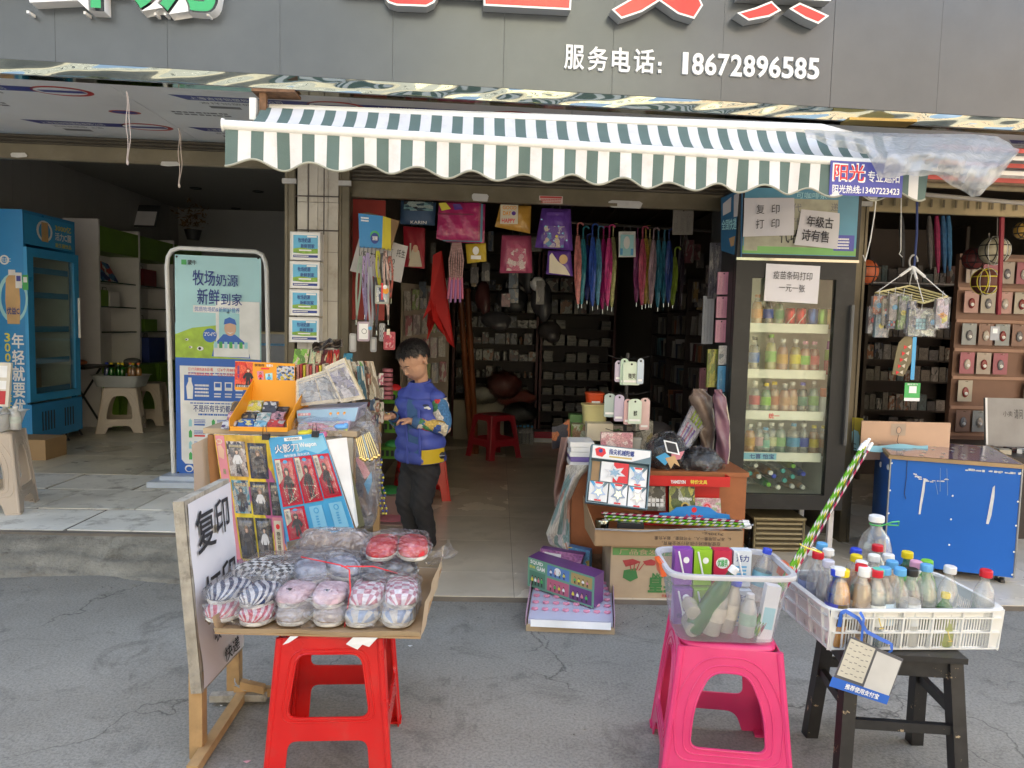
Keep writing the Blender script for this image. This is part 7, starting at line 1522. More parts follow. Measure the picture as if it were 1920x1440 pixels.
f.mb=MB();f.lift=0;f.k=3;f.rect(1103,866,1119,905,mcard);mfoilc=art('art_foil',[(.62,.62,.66),(.35,.45,.62),(.6,.3,.35),(.6,.55,.4),(.75,.75,.78)],4,rough=.15)
f.mb.build('compartment',o,sm_=0)
for k,(x0,y0,x1,y1,c)in enumerate(((1121,867,1176,906,mredp),(1178,872,1214,908,mwp),(1101,908,1138,946,mwp),(1141,908,1177,948,mwp),(1180,910,1215,949,mwp))):
 g=qface(f.P(x0,y0,.004),f.P(x1,y0,.004),f.P(x1,y1,.004),f.P(x0,y1,.004),(0,0,10,10));t=MB();t.slab(*[g.P(u,v,.02)for u,v in((0,0),(10,0),(10,10),(0,10))],.018,c if k else mwp);pb_=t.build('spinner_pack',o,sm_=0);g.lift=.021
 if k==0:g.rect(4.5,0,10,10,mredp)
 else:g.poly([(0,0),(2,0),(4,3),(3.4,3.8)],mbls,1);g.poly([(10,0),(8,0),(6,3),(6.6,3.8)],mtl,1);g.rect(3,0.1,7,1,mredp);g.rect(3.2,9,6.8,9.8,mredp)
 n_=6 if k==0 else 5;pts=[]
 for i in range(n_*2):an=PI*i/n_+.3;rr=4.3 if i%2==0 else 2.2;pts.append((5+rr*cos(an),5.2+rr*sin(an)))
 g.k=3;g.poly(pts,mfoilc,3);g.poly([(5+.55*(x-5),5.2+.55*(y-5.2))for x,y in pts],mst,4);g.mb.build('star',pb_,sm_=0)
# red counter tray with wrapped black bags behind it
Yr=3.97;a,b_=W(1214,903,Yr),W(1369,905,Yr);o=thing('red_tray','bright red cardboard tray with white and yellow writing on the right stall','tray',((a.x+b_.x)/2,4.1,.58));zt=W(1290,893,Yr).z;zb_=W(1290,912,Yr).z
t=MB();t.box((a.x,Yr,zb_),(b_.x,Yr+.004,zt),mred3);fs_=t.build('front_side',o,sm_=0);t=MB();t.box((a.x,Yr+.005,zb_),(b_.x,Yr+.30,zb_+.004),mcard);t.build('base',o,sm_=0)
for x in(a.x,b_.x-.004):t=MB();t.box((x,Yr+.005,zb_+.004),(x+.004,Yr+.3,zt),mred3);t.build('end_side',o,sm_=0)
f=Face((a.x,Yr,zt),(b_.x,Yr,zt),(b_.x,Yr,zb_),(a.x,Yr,zb_));f.text('YAMEIYIN',.28,.4,.46,.75,mwp,.03);f.text('特价文具',.52,.35,.72,.75,myel,.03);f.mb.build('print',fs_,sm_=0)
t=MB();t.box((a.x,4.055,.33),(b_.x-.03,4.062,zb_-.002),mred3);one('red_board',t,'red cardboard hanging under the red tray behind the toys','board',(a.x,4.06,.33),sm_=0)
mblkb=mat('bag_black_foil',(.02,.02,.022),.18,var=.2,bump=1.0,bs=22);mwrapb=clear('wrap_glossy',(.95,.95,.96),.11,.02,(.5,.5,.55),.08,1.2,26,.75)
def lump(lab,px,py,Y,r,m,seed=0,rotz=0,extra=None):
 c=W(px,py,Y);o=thing('wrapped_bag',lab,'bag',c);M=MO(rotz,4,'Y');t=MB()
 def fn(u,v,k=1.0):
  a=2*PI*u;b2=PI*(v-.5);p=V((r[0]*cos(b2)*cos(a),r[1]*cos(b2)*sin(a),r[2]*sin(b2)));w_=1+.07*sin(a*5+v*11+seed)+.05*sin(a*9-v*19+seed);return c+(M@(p*w_*k))
 t.grid(fn,24,14,m);bd=t.build('contents',o,sm_=80);t=MB();t.grid(lambda u,v:fn(u,v,1.06+.03*sin(u*50+v*20)),36,18,mwrapb);t.build('film',o,sm_=80)
 if extra:extra(bd,c)
 return o
def ex1(bd,c):
 f=qface(c+V((-.045,-.125,.10)),c+V((.03,-.125,.085)),c+V((.045,-.15,.02)),c+V((-.03,-.15,.035)),(0,0,10,10));f.lift=.01;f.rect(0,0,10,10,mwp);f.up();f.rect(1.2,1.2,8.8,8.8,mblkp);f.mb.build('label',bd,sm_=0)
 f=qface(c+V((-.09,-.14,.03)),c+V((.09,-.14,.05)),c+V((.08,-.14,-.06)),c+V((-.08,-.14,-.07)),(0,0,10,10));f.lift=.012;f.poly([(0,2),(3,0),(5,3),(3,7)],mbls);f.poly([(5,1),(9,0),(8,4),(5,5)],mpinkp);f.poly([(3,3),(6,2),(8,8),(6,6),(5,9),(4,6)],mtan,2);f.mb.build('art_print',bd,sm_=0)
lump('round black wrapped bag with a white diamond label on the red tray',1247,852,4.18,(.115,.11,.12),mblkb,1,.2,ex1)
lump('low black crinkled wrapped bag on the right half of the red tray',1310,868,4.16,(.13,.10,.085),mblkb,4,0)
o=thing('pencil_case','clear pencil case with lime green crayons leaning over the black bags','pencil case',W(1290,860,4.3));q=[W(1303,752,4.42),W(1332,782,4.42),W(1284,848,4.28),W(1268,822,4.28)]
t=MB();t.slab(*q,.02,mat('case_pale',(.38,.38,.44),.4));t.build('case',o,sm_=0);f=Face(*q)
for k in range(4):f.poly([(.2+.18*k,.08),(.32+.18*k,.08),(.30+.18*k,.42),(.2+.18*k,.42)],mat('lime',(.35,.55,.03),.4),3)
for k in range(4):f.rect(.15+.18*k,.5,.25+.18*k,.9,mviol if k%2 else mpk,3)
f.mb.build('crayons',o,sm_=0);t=MB();f.lift=.012;t.slab(*[f.P(u,v)for u,v in((-.05,-.05),(1.05,-.05),(1.05,1.05),(-.05,1.05))],.003,mwrapb);t.build('film',o,sm_=0)
for lab,rows_,Y,m_,bu in(('tall purple ribbed inflatable bag standing at the right end of the stall',((730,1340,1352),(745,1336,1360),(790,1341,1367),(840,1343,1368),(878,1344,1364)),4.32,mat('bag_mauve',(.20,.10,.14),.25,var=.25,vs=9,bump=.5,bs=18),.05),('tall clear bag with orange contents standing behind the crayons',((729,1300,1322),(745,1292,1334),(800,1306,1340),(850,1316,1336),(874,1322,1330)),4.42,mat('bag_greybrown',(.18,.13,.11),.25,var=.4,vs=14,bump=.6,bs=18),.05)):
 o=thing('tall_bag',lab,'bag',W(rows_[-1][1],rows_[-1][0],Y));soft_bag(o,rows_,Y,bu,m_,'bag',3,20);t=MB();t.tube([W(lerp(rows_[0][1],rows_[0][2],.5),rows_[0][0],Y)]+[W(r[2],r[0],Y)for r in rows_[1:]],.004,mcream,6);t.build('seam',o)
# toy packs in front of the red board
for x0,y0,x1,y1,Y,nm,lab,cols in((1211,914,1249,958,4.0,'toy_pack','black and white brick toy box beside the spinner box',[(.04,.04,.045),(.2,.2,.2),(.4,.4,.4),(.03,.03,.03)]),(1256,900,1304,962,3.98,'toy_pack','olive and yellow toy gun box standing before the red board',[(.20,.24,.06),(.05,.06,.04),(.45,.42,.10),(.35,.38,.32),(.10,.14,.05)]),(1305,936,1353,962,4.0,'toy_pack','pink toy pack with a red ring at the right end of the goods tray',[(.60,.35,.38),(.45,.25,.28),(.35,.42,.25),(.62,.5,.5)])):
 f=PFace(x0,y0,x1,y1,Y,lean=.03);o=thing(nm,lab,'toy box',f.c[3]);f.body(art('art_'+lab[:8],cols,4.5),.03,mdk2).build('box',o,sm_=0);w_,h_=x1-x0,y1-y0
 if x0==1211:
  for i in range(4):
   for j in range(2):f.rect(x0+4+i*8,y0+22+j*8,x0+10+i*8,y0+28+j*8,mwp)
 elif x0==1256:f.text('DEKONG',x0+18,y0+34,x0+42,y0+39,mwp,.04);f.disc(x0+30,y0+50,8,mgoldp,1);f.disc(x0+30,y0+50,5,mdk2,2)
 else:f.disc(x0+22,y0+16,9,mpinkp,1);f.disc(x0+22,y0+16,6,mredp,2);f.disc(x0+22,y0+16,3,mpinkp,3)
 f.mb.build('print',o,sm_=0)
# rotating card stand and the goods behind
c=W(1172,800,4.5);o=thing('card_spinner_stand','black wire spinner stand holding pastel cards above the right stall','display stand',(c.x,4.5,.64));ztop=W(1172,662,4.5).z;t=MB();t.tube([(c.x,4.5,.641),(c.x,4.5,ztop)],.011,mblk,8);t.build('pole',o)
tiers=[(672,'upper'),(738,'middle'),(808,'lower')]
for y,nm in tiers:
 z=W(1172,y,4.5).z
 for an in(-2.6,-2.0,-1.4,-.8,-.2):t=MB();d=V((cos(an),sin(an)*.8,0));t.tube([V((c.x,4.5,z)),V((c.x,4.5,z))+d*.08,V((c.x,4.5,z))+d*.15+V((0,0,.02))],.0022,mblk,5);t.build('hook',o)
past=[('lilac',(.48,.42,.58)),('mint',(.45,.62,.52)),('pale green',(.56,.68,.58)),('peach',(.70,.50,.42)),('pale blue',(.48,.58,.70)),('silver teal',(.35,.45,.45)),('rose',(.62,.38,.40)),('soft pink',(.66,.46,.46))]
for k,(x0,y0,x1,y1,ci,tl_)in enumerate(((1153,676,1166,716,0,0),(1163,672,1178,722,1,0),(1168,678,1200,722,2,0),(1195,672,1207,720,4,0),(1133,738,1154,782,5,1),(1152,740,1170,790,0,1),(1170,748,1184,796,6,1),(1178,748,1203,795,2,1),(1200,746,1218,806,7,1))):
 f=PFace(x0,y0,x1,y1,4.38-.012*(k%4));o=thing('pastel_card','%s card pack on the %s tier of the spinner stand%s'%(past[ci][0],tiers[tl_][1],', '+('first from left' if k in(1,4)else 'nearest the front')if k in(1,2,3,7)else ''),'card pack',f.c[3],'pastel card packs on the spinner stand');t=MB();pts=round_poly([(x0,y0+4),(x0+(x1-x0)*.3,y0),(x0+(x1-x0)*.7,y0),(x1,y0+4),(x1,y1),(x0,y1)],3,3);t.poly([f.P(u,v)for u,v in pts][::-1],V((0,.008,0)),mat('past_%d'%ci,past[ci][1],.35,var=.1));t.build('card',o,sm_=0)
 if ci==2:f.text('微笑',x0+10,y0+22,x1-8,y0+32,mblkp,.02)
 f.disc((x0+x1)/2,y0+5,2,mblkp,1);f.rect(x0+2,y1-9,x1-3,y1-5,mwp);f.mb.build('print',o,sm_=0)
for k,(x0,y0,x1,y1,Y,dp_,lab,m_,nm)in enumerate(((1100,738,1134,766,4.75,.14,'orange plastic tub at the back of the right stall',mat('tub_orange',(.68,.08,.02),.4),'tub'),(1093,760,1141,800,4.6,.15,'clear tub of yellow printed packets on the right stall',art('art_tub',[(.58,.52,.25),(.5,.48,.4),(.45,.12,.05),(.6,.55,.3)],3),'tub'),(1100,795,1150,826,4.5,.12,'cream carton below the clear tub on the right stall',mcream,'carton'),(1068,778,1092,800,4.7,.1,'green topped box at the left of the right stall',mat('g_box',(.06,.16,.05),.5),'carton'),(1070,796,1098,832,4.6,.1,'green and brown printed box at the left of the right stall',art('art_gb',[(.10,.18,.04),(.25,.15,.1),(.35,.38,.3)],3),'carton'),(1082,832,1116,846,4.3,.14,'small green book lying on the white books',mat('g_book',(.10,.20,.08),.4),'book'),(1190,790,1225,846,4.6,.1,'yellow and clear packs behind the round black bag',art('art_yc',[(.42,.36,.2),(.3,.3,.26),(.5,.48,.42)],3),'packet'),(1126,812,1187,848,4.2,.03,'pink pack of hair clips behind the spinner box',art('art_pinkclip',[(.62,.34,.36),(.7,.55,.55),(.55,.25,.3)],4),'packet'),(1184,822,1204,848,4.25,.05,'tall clear cup beside the pink hair clips',mat('cupish',(.45,.45,.42),.2),'cup'),(1150,800,1200,822,4.7,.1,'brown and green packs under the spinner stand',art('art_bg',[(.3,.22,.1),(.08,.25,.08),(.5,.45,.4)],3),'packet'),(1205,790,1260,830,4.85,.08,'dark clothes heap at the back of the right stall',mat('dk_heap',(.05,.045,.05),.6),'clothes'))):
 p,q=W(x0,y1,Y),W(x1,y0,Y);z0=p.z;o=thing(nm,lab,nm,((p.x+q.x)/2,Y,z0));t=MB();e=(q.x-p.x)
 if nm in('tub','cup'):
  loops_mesh(t,[sqloop(e*.44,z0,20,4,dp_*.44),sqloop(e*.5,q.z-.012,20,4,dp_*.5),sqloop(e*.54,q.z-.01,20,4,dp_*.54),sqloop(e*.54,q.z,20,4,dp_*.54)],m_,MT(((p.x+q.x)/2,Y+dp_/2,0)));t.build('bucket',o)
 elif nm=='clothes':t.ell(((p.x+q.x)/2,Y,(z0+q.z)/2),(e/2,dp_,(q.z-z0)/2),m_);t.build('heap',o)
 else:t.box((p.x,Y,z0),(q.x,Y+dp_,q.z),m_);t.build('body',o,sm_=0)
 if nm=='tub' and k==0:t=MB();t.box((p.x+.03,Y-.012,z0+.03),(q.x-.03,Y-.008,z0+.05),mwp);t.build('label',o,sm_=0)
for k in range(5):
 z=.645+k*.028;p=W(1068,850,4.12);t=MB();t.box((p.x+.006*(k%2),4.10,z),(p.x+.135,4.3,z+.026),mwp if k!=1 else mat('spine_violet',(.20,.14,.42),.5));one('thick_book',t,'%s book from the bottom of the white stack on the right stall'%WN[k],'book',(p.x,4.1,z),'stack of thick books',sm_=0)
t=MB();t.grid(lambda u,v:W(lerp(1035,1068,u),lerp(842,800,v)-12*u+3*sin(u*4),4.3+.1*u),8,6,art('art_darkcard',[(.03,.03,.04),(.35,.12,.05),(.04,.04,.05)],3));one('hanging_card',t,'dark glossy card sheet with orange print jutting out at the left of the right stall','card',W(1050,830,4.3),sm_=80)
# heart sweets tray with the toy boxes on the ground
FL,FRr,BR,BLf=G(986,1183,0),G(1152,1190,0),G(1148,1108,0),G(1000,1095,0);mlil=mat('tray_lilac',(.60,.60,.74),.45,var=.06);mheart=mat('heart_pink',(.75,.30,.42),.3)
o=thing('sweets_tray','lilac tray of pink heart sweets on a torn cardboard base on the ground','tray',(FL+BR)/2);up=V((0,0,.03));t=MB();t.poly([FL+up,FRr+up,BR+up,BLf+up],(0,0,-.03),mcardl);t.build('cardboard_base',o,sm_=0)
up2=V((0,0,.055));t=MB();t.poly([lerp(FL,BR,.02)+up2,lerp(FRr,BLf,.02)+up2,lerp(BR,FL,.02)+up2,lerp(BLf,FRr,.02)+up2],(0,0,-.024),mlil);t.build('tray_body',o,sm_=0)
for a,b_ in((FL,BLf),(FRr,BR)):t=MB();d=(a-b_).cross(V((0,0,1))).normalized()*.01*(1 if a is FL else-1);t.slab(a+V((0,0,.085)),b_+V((0,0,.10)),b_+V((0,0,.03)),a+V((0,0,.03)),.003,mat('tray_pink_edge',(.5,.32,.42),.4));t.build('side_flap',o,sm_=0)
t=MB();t.slab(FL+V((.02,-.01,.06)),FRr+V((-.02,-.01,.06)),FRr+V((-.02,-.02,.03)),FL+V((.02,-.02,.03)),.002,mwp);t.build('front_lip',o,sm_=0)
FF=Face(BLf+up2,BR+up2,FRr+up2,FL+up2)
for j in range(6):
 for i in range(8):
  c=FF.P(.08+i*.12,.10+j*.14,.006);t=MB();t.ell(c+V((-.007,0,0)),(.010,.008,.008),mheart,8,6);t.ell(c+V((.007,0,0)),(.010,.008,.008),mheart,8,6);t.ell(c+V((0,-.006,0)),(.009,.010,.008),mheart,8,6);t.build('heart_sweet',o)
def obox(nm,lab,q4,dvec,m,side,prints,top=None):
 o=thing(nm,lab,'toy box',q4[3]);d=V(dvec);t=MB();tl,tr,br,bl2=q4;t.add([bl2,br,tr,tl],[(0,1,2,3)],m,[[(0,0),(1,0),(1,1),(0,1)]]);t.add([tl,tr,tr+d,tl+d],[(0,1,2,3)],top or side,[[(0,0),(1,0),(1,1),(0,1)]]);t.add([br,br+d,tr+d,tr],[(0,1,2,3)],side,[[(0,0),(1,0),(1,1),(0,1)]]);t.add([tl+d,tr+d,br+d,bl2+d],[(0,1,2,3)],side);t.add([bl2,tl,tl+d,bl2+d],[(0,1,2,3)],side);t.add([bl2+d,br+d,br,bl2],[(0,1,2,3)],side);t.build('box',o,sm_=0)
 f=Face(*q4);prints(f);f.mb.build('print',o,sm_=0);return o
zb_=.064;bl2,br=G(989,1098,zb_),G(1113,1141,zb_);h_=V((0,0,.155));msq=mat('box_teal_green',(.14,.34,.25),.4,var=.06);mpur=mat('box_purple',(.14,.05,.18),.4,var=.2)
def psq(f):
 f.text('SQUID',.04,.06,.24,.20,mwp,.03);f.text('GAM',.14,.22,.27,.36,mwp,.03);f.text('积木',.03,.24,.12,.34,myel,.02)
 for k,(a,b_,c,d,m_)in enumerate(((.03,.42,.28,.92,mat('cell_teal',(.08,.22,.16),.5)),(.31,.06,.64,.42,mat('cell_blue',(.10,.22,.50),.5)),(.31,.50,.64,.92,mat('cell_rose',(.48,.12,.20),.5)),(.67,.06,.97,.42,mat('cell_sand',(.42,.30,.12),.5)),(.65,.48,.97,.94,mpur))):
  f.rect(a,b_,c,d,m_,1);rg2=random.Random(k)
  for i in range(4):u=lerp(a,c,.1+.2*i);f.figure(u,lerp(b_,d,.3),u+.05,lerp(b_,d,.95),mskin,mdk2,(myel,mwp,mpinkp,mgrn)[(i+k)%4],mdk2,2,k*4+i)
 f.disc(.47,.2,.05,mwp,3,.13)
o=obox('toy_box','green and purple toy brick box with small pictures lying on the heart sweets',(bl2+h_,br+h_,br,bl2),(.06,.10,0),msq,mpur,psq,mpur)
bl2,br=G(1012,1082,.066),G(1078,1092,.066);obox('toy_box','lilac toy box standing behind the green and purple one',(bl2+V((0,0,.16)),br+V((.04,0,.15)),br,bl2),(.02,.05,0),art('art_lil',[(.42,.18,.38),(.3,.12,.3),(.5,.3,.45)],3),mpur,lambda f:f.rect(.1,.1,.5,.3,mwp))
bl2,br=G(1040,1074,.064),G(1104,1086,.064);obox('toy_box','blue and yellow toy box rearmost of the three on the sweets tray',(bl2+V((0,0,.165)),br+V((.0,0,.155)),br,bl2),(.02,.05,0),art('art_by',[(.10,.28,.55),(.5,.38,.1),(.12,.3,.5)],3),mat('box_bl',(.08,.22,.45),.4),lambda f:f.rect(.3,.2,.7,.4,myel))

# ================================================================== black drinks fridge
mfk=mat('fridge_black',(.018,.019,.020),.5,.0,spec=.35,var=.1,vs=3,dirt=.2,dcol=(.07,.07,.07));mfgrey=mat('fridge_grey_edge',(.10,.10,.10),.4,.3);mfgl=clear('door_glass',(.93,.96,.92),.07,.015,(.7,.72,.55),.02,.05,3,.5);mshw=mat('shelf_cream',(.80,.79,.72),.45,var=.05);mfwall=mat('fridge_liner',(.74,.75,.70),.5)
X0,X1,Y0,Y1,Z0,Z1=1.42,2.155,4.45,5.02,.34,2.29;bf_=thing('drinks_fridge','tall black glass door fridge covered with paper notices, full of drinks','fridge',((X0+X1)/2,4.7,FZ))
t=MB();t.box((X0,Y0+.06,Z0),(X0+.04,Y1,Z1),mfk);t.box((X1-.04,Y0+.06,Z0),(X1,Y1,Z1),mfgrey);t.box((X0+.041,Y1-.03,Z0),(X1-.041,Y1,Z1),mfk);t.box((X0+.041,Y0+.06,Z1-.03),(X1-.041,Y1-.031,Z1),mfk);t.box((X0+.041,Y0+.06,Z0),(X1-.041,Y1-.031,Z0+.04),mfk);t.box((X0+.041,Y0+.06,1.83),(X1-.041,Y1-.031,1.86),mfk);t.build('cabinet',bf_,sm_=0)
t=MB();t.box((X0+.042,Y1-.045,.381),(X1-.042,Y1-.032,1.829),mfwall);t.box((X0+.041,Y0+.061,.381),(X0+.05,Y1-.046,1.829),mfwall);t.box((X1-.05,Y0+.061,.381),(X1-.041,Y1-.046,1.829),mfwall);t.box((X0+.051,Y0+.061,.381),(X1-.051,Y1-.046,.39),mfwall);t.build('liner',bf_,sm_=0)
t=MB();t.box((X0,Y0+.0,1.865),(X1,Y0+.058,Z1),mfk);hd=t.build('header',bf_,sm_=0)
gx0,gx1,gz0,gz1=X0+.10,X1-.125,.43,1.75
t=MB();t.box((X0,Y0,Z0),(gx0,Y0+.05,1.855),mfk);t.box((gx1,Y0,Z0),(X1-.01,Y0+.05,1.855),mfk);t.box((gx0,Y0,Z0),(gx1,Y0+.05,gz0),mfk);t.box((gx0,Y0,gz1),(gx1,Y0+.05,1.855),mfk);dr=t.build('door',bf_,sm_=0)
t=MB();t.box((gx0,Y0+.02,gz0),(gx1,Y0+.026,gz1),mfgl);t.build('pane',dr,sm_=0)
t=MB();t.tube([(X1-.03,Y0-.025,.75),(X1-.03,Y0-.03,1.2),(X1-.03,Y0-.025,1.6)],.012,mfgrey,8);t.build('handle',dr)
t=MB();t.box((X0-.005,Y0-.01,1.852),(X1,Y0+.0,1.868),mst);t.build('trim',bf_,sm_=0)
shz=[1.455,1.172,.915,.655]
for z in shz:t=MB();t.box((X0+.052,Y0+.10,z-.012),(X1-.052,Y1-.05,z-.004),mshw);t.box((gx0+.0,Y0+.075,z-.03),(gx1,Y0+.085,z+.025),mshw);so_=t.build('shelf',bf_,sm_=0)
f=Face((gx0,Y0+.074,.915+.022),(gx1,Y0+.074,.915+.022),(gx1,Y0+.074,.885),(gx0,Y0+.074,.885));f.text('统一',.33,.2,.46,.85,mredp,.03);f.mb.build('shelf_print',bf_,sm_=0);f=Face((gx0,Y0+.074,.68),(gx1,Y0+.074,.68),(gx1,Y0+.074,.63),(gx0,Y0+.074,.63));f.rect(.04,.1,.45,.9,mbls2);f.up();f.text('七喜 怡宝',.12,.2,.42,.8,mnavyp,.03);f.mb.build('shelf_print',bf_,sm_=0)
for x in(X0+.02,X1-.05):
 for y in(Y0+.08,Y1-.05):t=MB();t.box((x,y,FZ),(x+.03,y+.03,Z0),mcabw if x>2 else mfk);t.build('leg',bf_,sm_=0)
# header poster and notices
f=Face((X0+.03,Y0,2.28),(X1-.02,Y0,2.28),(X1-.02,Y0,1.89),(X0+.03,Y0,1.89));mhb=mat('poster_blue',(.06,.24,.36),.4,var=.2,vs=3);mhg=mat('poster_grey_green',(.33,.33,.25),.6,var=.2,vs=12);f.rect(0,0,1,1,mhb);f.up();f.rect(.0,.88,1,.99,mat('poster_green',(.16,.40,.12),.5));f.rect(.12,.15,.82,.88,mhg);f.up();f.text('代',.42,.22,.50,.36,mgr,.0);f.text('代',.42,.44,.50,.56,mgr,0);f.text('递',.76,.20,.82,.32,mgr,0);f.text('代收',.32,.62,.50,.82,mblkp,.02);f.text('可咖啡茶',.45,.05,.72,.14,mcy,.01)
f.rect(.80,.68,.98,.92,mblue,3);f.scrawl(.82,.72,.96,.90,mwp,4,4,2);f.rect(.01,.66,.13,.95,mhg,3);f.mb.build('poster',hd,sm_=0)
def note(lab,c4,lines,Y,wob=.004,m=None,curl=0):
 o=thing('paper_notice',lab,'notice',W(*c4[3],Y));q=[W(*p,Y)for p in c4];F_=Face(*q,eps=.0008);t=MB();t.grid(lambda u,v:F_.P(u,1-v,wob*sin(u*5+v*4)+curl*max(0,v-.7)**2),8,8,m or mpap);t.build('sheet',o,sm_=80);F_.lift=wob+.002
 for s_,a,b_,c_,d_,bo in lines:F_.text(s_,a,b_,c_,d_,mblkp,bo)
 F_.mb.build('writing',o,sm_=0);return o
mpap2=mat('paper_sleeve',(.50,.50,.54),.3,var=.05,bump=.3,bs=8)
note('plastic covered copy and print notice at the top left of the black fridge',((1396,371),(1489,371),(1489,441),(1393,444)),(('复',.24,.18,.40,.42,0),('印',.54,.18,.70,.42,0),('打',.24,.56,.40,.80,0),('印',.54,.56,.70,.80,0)),Y0-.012,.004,mpap2)
note('torn white notice about poems for sale in the middle of the fridge header',((1503,392),(1574,400),(1571,467),(1489,459)),(('年级古',.18,.16,.84,.46,.02),('诗有售',.12,.54,.76,.86,.02)),Y0-.012,.006,mpap2,.0)
note('white barcode printing price notice on the fridge door glass',((1437,494),(1538,499),(1533,570),(1432,564)),(('疫苗条码打印',.14,.18,.86,.40,.0),('一元一张',.26,.52,.74,.72,.0)),Y0-.01,.002,mpap)
# drinks on the shelves
rows_=[(0,[(1416,'orange','orange',(.7,.25,.03),'b',.2,'orange fizzy drink bottle with an orange cap'),(1436,'cola','blue',(.02,.08,.45),'b',.2,'cola bottle with a blue label'),(1456,'green','green',(.03,.25,.10),'b',.19,'dark green drink bottle'),(1478,'red','red',(.55,.02,.03),'c',.125,'red cola can with a white wave'),(1498,'red','red',(.55,.02,.03),'c',.125,'second red cola can beside the first'),(1520,'blue','blue',(.02,.12,.45),'c',.125,'blue cola can'),(1538,'green','green',(.25,.50,.12),'c',.125,'pale green drink can'),(1552,'orange','orange',(.6,.4,.15),'c',.125,'pale orange drink can')]),
  (1,[(1410,'cola','black',(.02,.12,.45),'b',.22,'dark cola bottle with a blue label'),(1441,'lemon','green',(.25,.52,.15),'b',.24,'tall bottle with a green and white label'),(1463,'peach','white',(.62,.35,.10),'b',.21,'peach tea bottle with a white cap'),(1487,'yellow','white',(.65,.58,.05),'b',.21,'bright yellow drink bottle with a white cap'),(1505,'peach','pink',(.20,.48,.08),'b',.2,'pink drink bottle with a green label'),(1522,'red','pink',(.52,.06,.08),'b',.2,'red drink bottle with a pink cap'),(1553,'green','purple',(.48,.03,.08),'t',.21,'purple topped green and red stacked tubs')]),
  (2,[(1411,'clear','white',(.50,.06,.08),'b',.2,'clear bottle with a red and white label'),(1432,'green','yellow',(.22,.50,.05),'b',.19,'green juice bottle with a yellow cap'),(1447,'amber','yellow',(.40,.12,.04),'b',.2,'brown tea bottle with a yellow cap'),(1467,'peach','silver',(.50,.26,.14),'b',.19,'peach coloured bottle'),(1481,'peach','white',(.48,.28,.16),'b',.2,'second peach coloured bottle with a white cap'),(1500,'cola','blue',(.05,.18,.12),'b',.2,'dark bottle with a blue cap and green label'),(1521,'mint','silver',(.12,.30,.06),'b',.21,'aloe drink bottle with a leafy green label'),(1544,'white','orange',(.72,.70,.66),'t',.17,'white bottle with an orange top')]),
  (3,[(1402,'orange','white',(.60,.35,.12),'b',.19,'orange and white bottle'),(1418,'clear','silver',(.60,.40,.42),'b',.2,'clear peach water bottle'),(1431,'mint','sky',(.25,.50,.42),'b',.17,'pale green carton shaped bottle'),(1442,'clear','white',(.58,.58,.38),'b',.2,'cream labelled bottle'),(1459,'mint','white',(.30,.48,.25),'b',.2,'mint lemon water bottle with a green label'),(1483,'clear','sky',(.10,.32,.55),'B',.2,'large clear water bottle with a sky blue label'),(1502,'clear','white',(.05,.08,.40),'b',.2,'clear water bottle with a dark blue label'),(1521,'amber','yellow',(.55,.40,.05),'b',.19,'amber tea bottle with a yellow label'),(1539,'tea','yellow',(.45,.22,.10),'b',.19,'amber tea bottle at the right end')])]
for r,items in rows_:
 for px,lq,cap,band,ty_,h_,lab in items:
  p=W(px,600 if r==0 else 860,Y0+.17);x=max(gx0-.02,W(px,(1.42-shz[r])/4.6*F_PX+624,Y0+.17).x);z=shz[r]-.003;full=lab+' on %s shelf of the black fridge'%('top','second','third','fourth')[r]
  w_=.034 if ty_!='B' else.042
  if ty_=='c':
   o=thing('drink_can',full,'can',(x,Y0+.15,z),'drinks in the black fridge');t=MB();cm=mat('can_%d_%d'%(band[0]*99,band[2]*99),band,.25,.4,var=.1);t.lathe([(.026,z),(.031,z+.008),(.031,z+h_-.015),(.026,z+h_)],cm,16,MT((x,Y0+.15,0)));t.build('can',o)
   t=MB();t.lathe([(.026,z+h_),(.027,z+h_+.003),(.024,z+h_+.001)],mst,16,MT((x,Y0+.15,0)));t.build('rim',o)
   if 'red' in lab:t=MB();t.tube([(x-.022,Y0+.127,z+.03),(x-.012,Y0+.121,z+.05),(x+.006,Y0+.1185,z+.07),(x+.02,Y0+.125,z+.09)],.003,mwp,5);t.build('wave',o)
  elif ty_=='t':
   o=thing('drink_tub',full,'drink',(x,Y0+.15,z),'drinks in the black fridge')
   for j,(c_,a_,b_)in enumerate((((.5,.03,.06),0,.42),((.22,.45,.05),.43,.74),((.25,.03,.32),.75,1))if r==1 else(((.72,.70,.66),0,.68),((.75,.14,.03),.69,1.0))):t=MB();t.lathe([(.036 if j<2 else.028,z+h_*a_),(.037 if j<2 else.024,z+h_*b_)],mat('tubc_%d_%d'%(r,j),c_,.35),16,MT((x,Y0+.15,0)));t.build('section',o)
  else:bottle(full,(x,Y0+.15,z),h_,w_,lq,cap,.8,None,band,None,'drinks in the black fridge')
for k,(px,py,cap,lq)in enumerate(((1416,846+26,'silver','clear'),(1405,887,'teal','clear'),(1422,893,'white','amber'),(1444,886,'white','amber'),(1450,892,'blue','clear'),(1467,882,'teal','clear'),(1485,893,'teal','clear'),(1486,873,'green','lemon'),(1505,888,'blue','blue'),(1440,908,'green','green'),(1458,913,'white','clear'),(1470,900,'teal','clear'),(1484,911,'silver','tea'),(1504,913,'silver','tea'))):
 c=W(px,py,Y0+.14);c.z=max(c.z,.425);bottle('%s lying bottle in the bottom of the black fridge, %s cap'%(WN[k],cap),c,.22,.030,lq,cap,.9,None,None,MO(rad(90),4,'X')@MO(0,4,'Z')if False else MO(rad(-88),4,'X')@MT((0,0,-.22))@MT((0,0,.22))if False else(MT((0,.21,0))@MO(rad(90),4,'X')),'bottles lying in the fridge bottom',n=12)
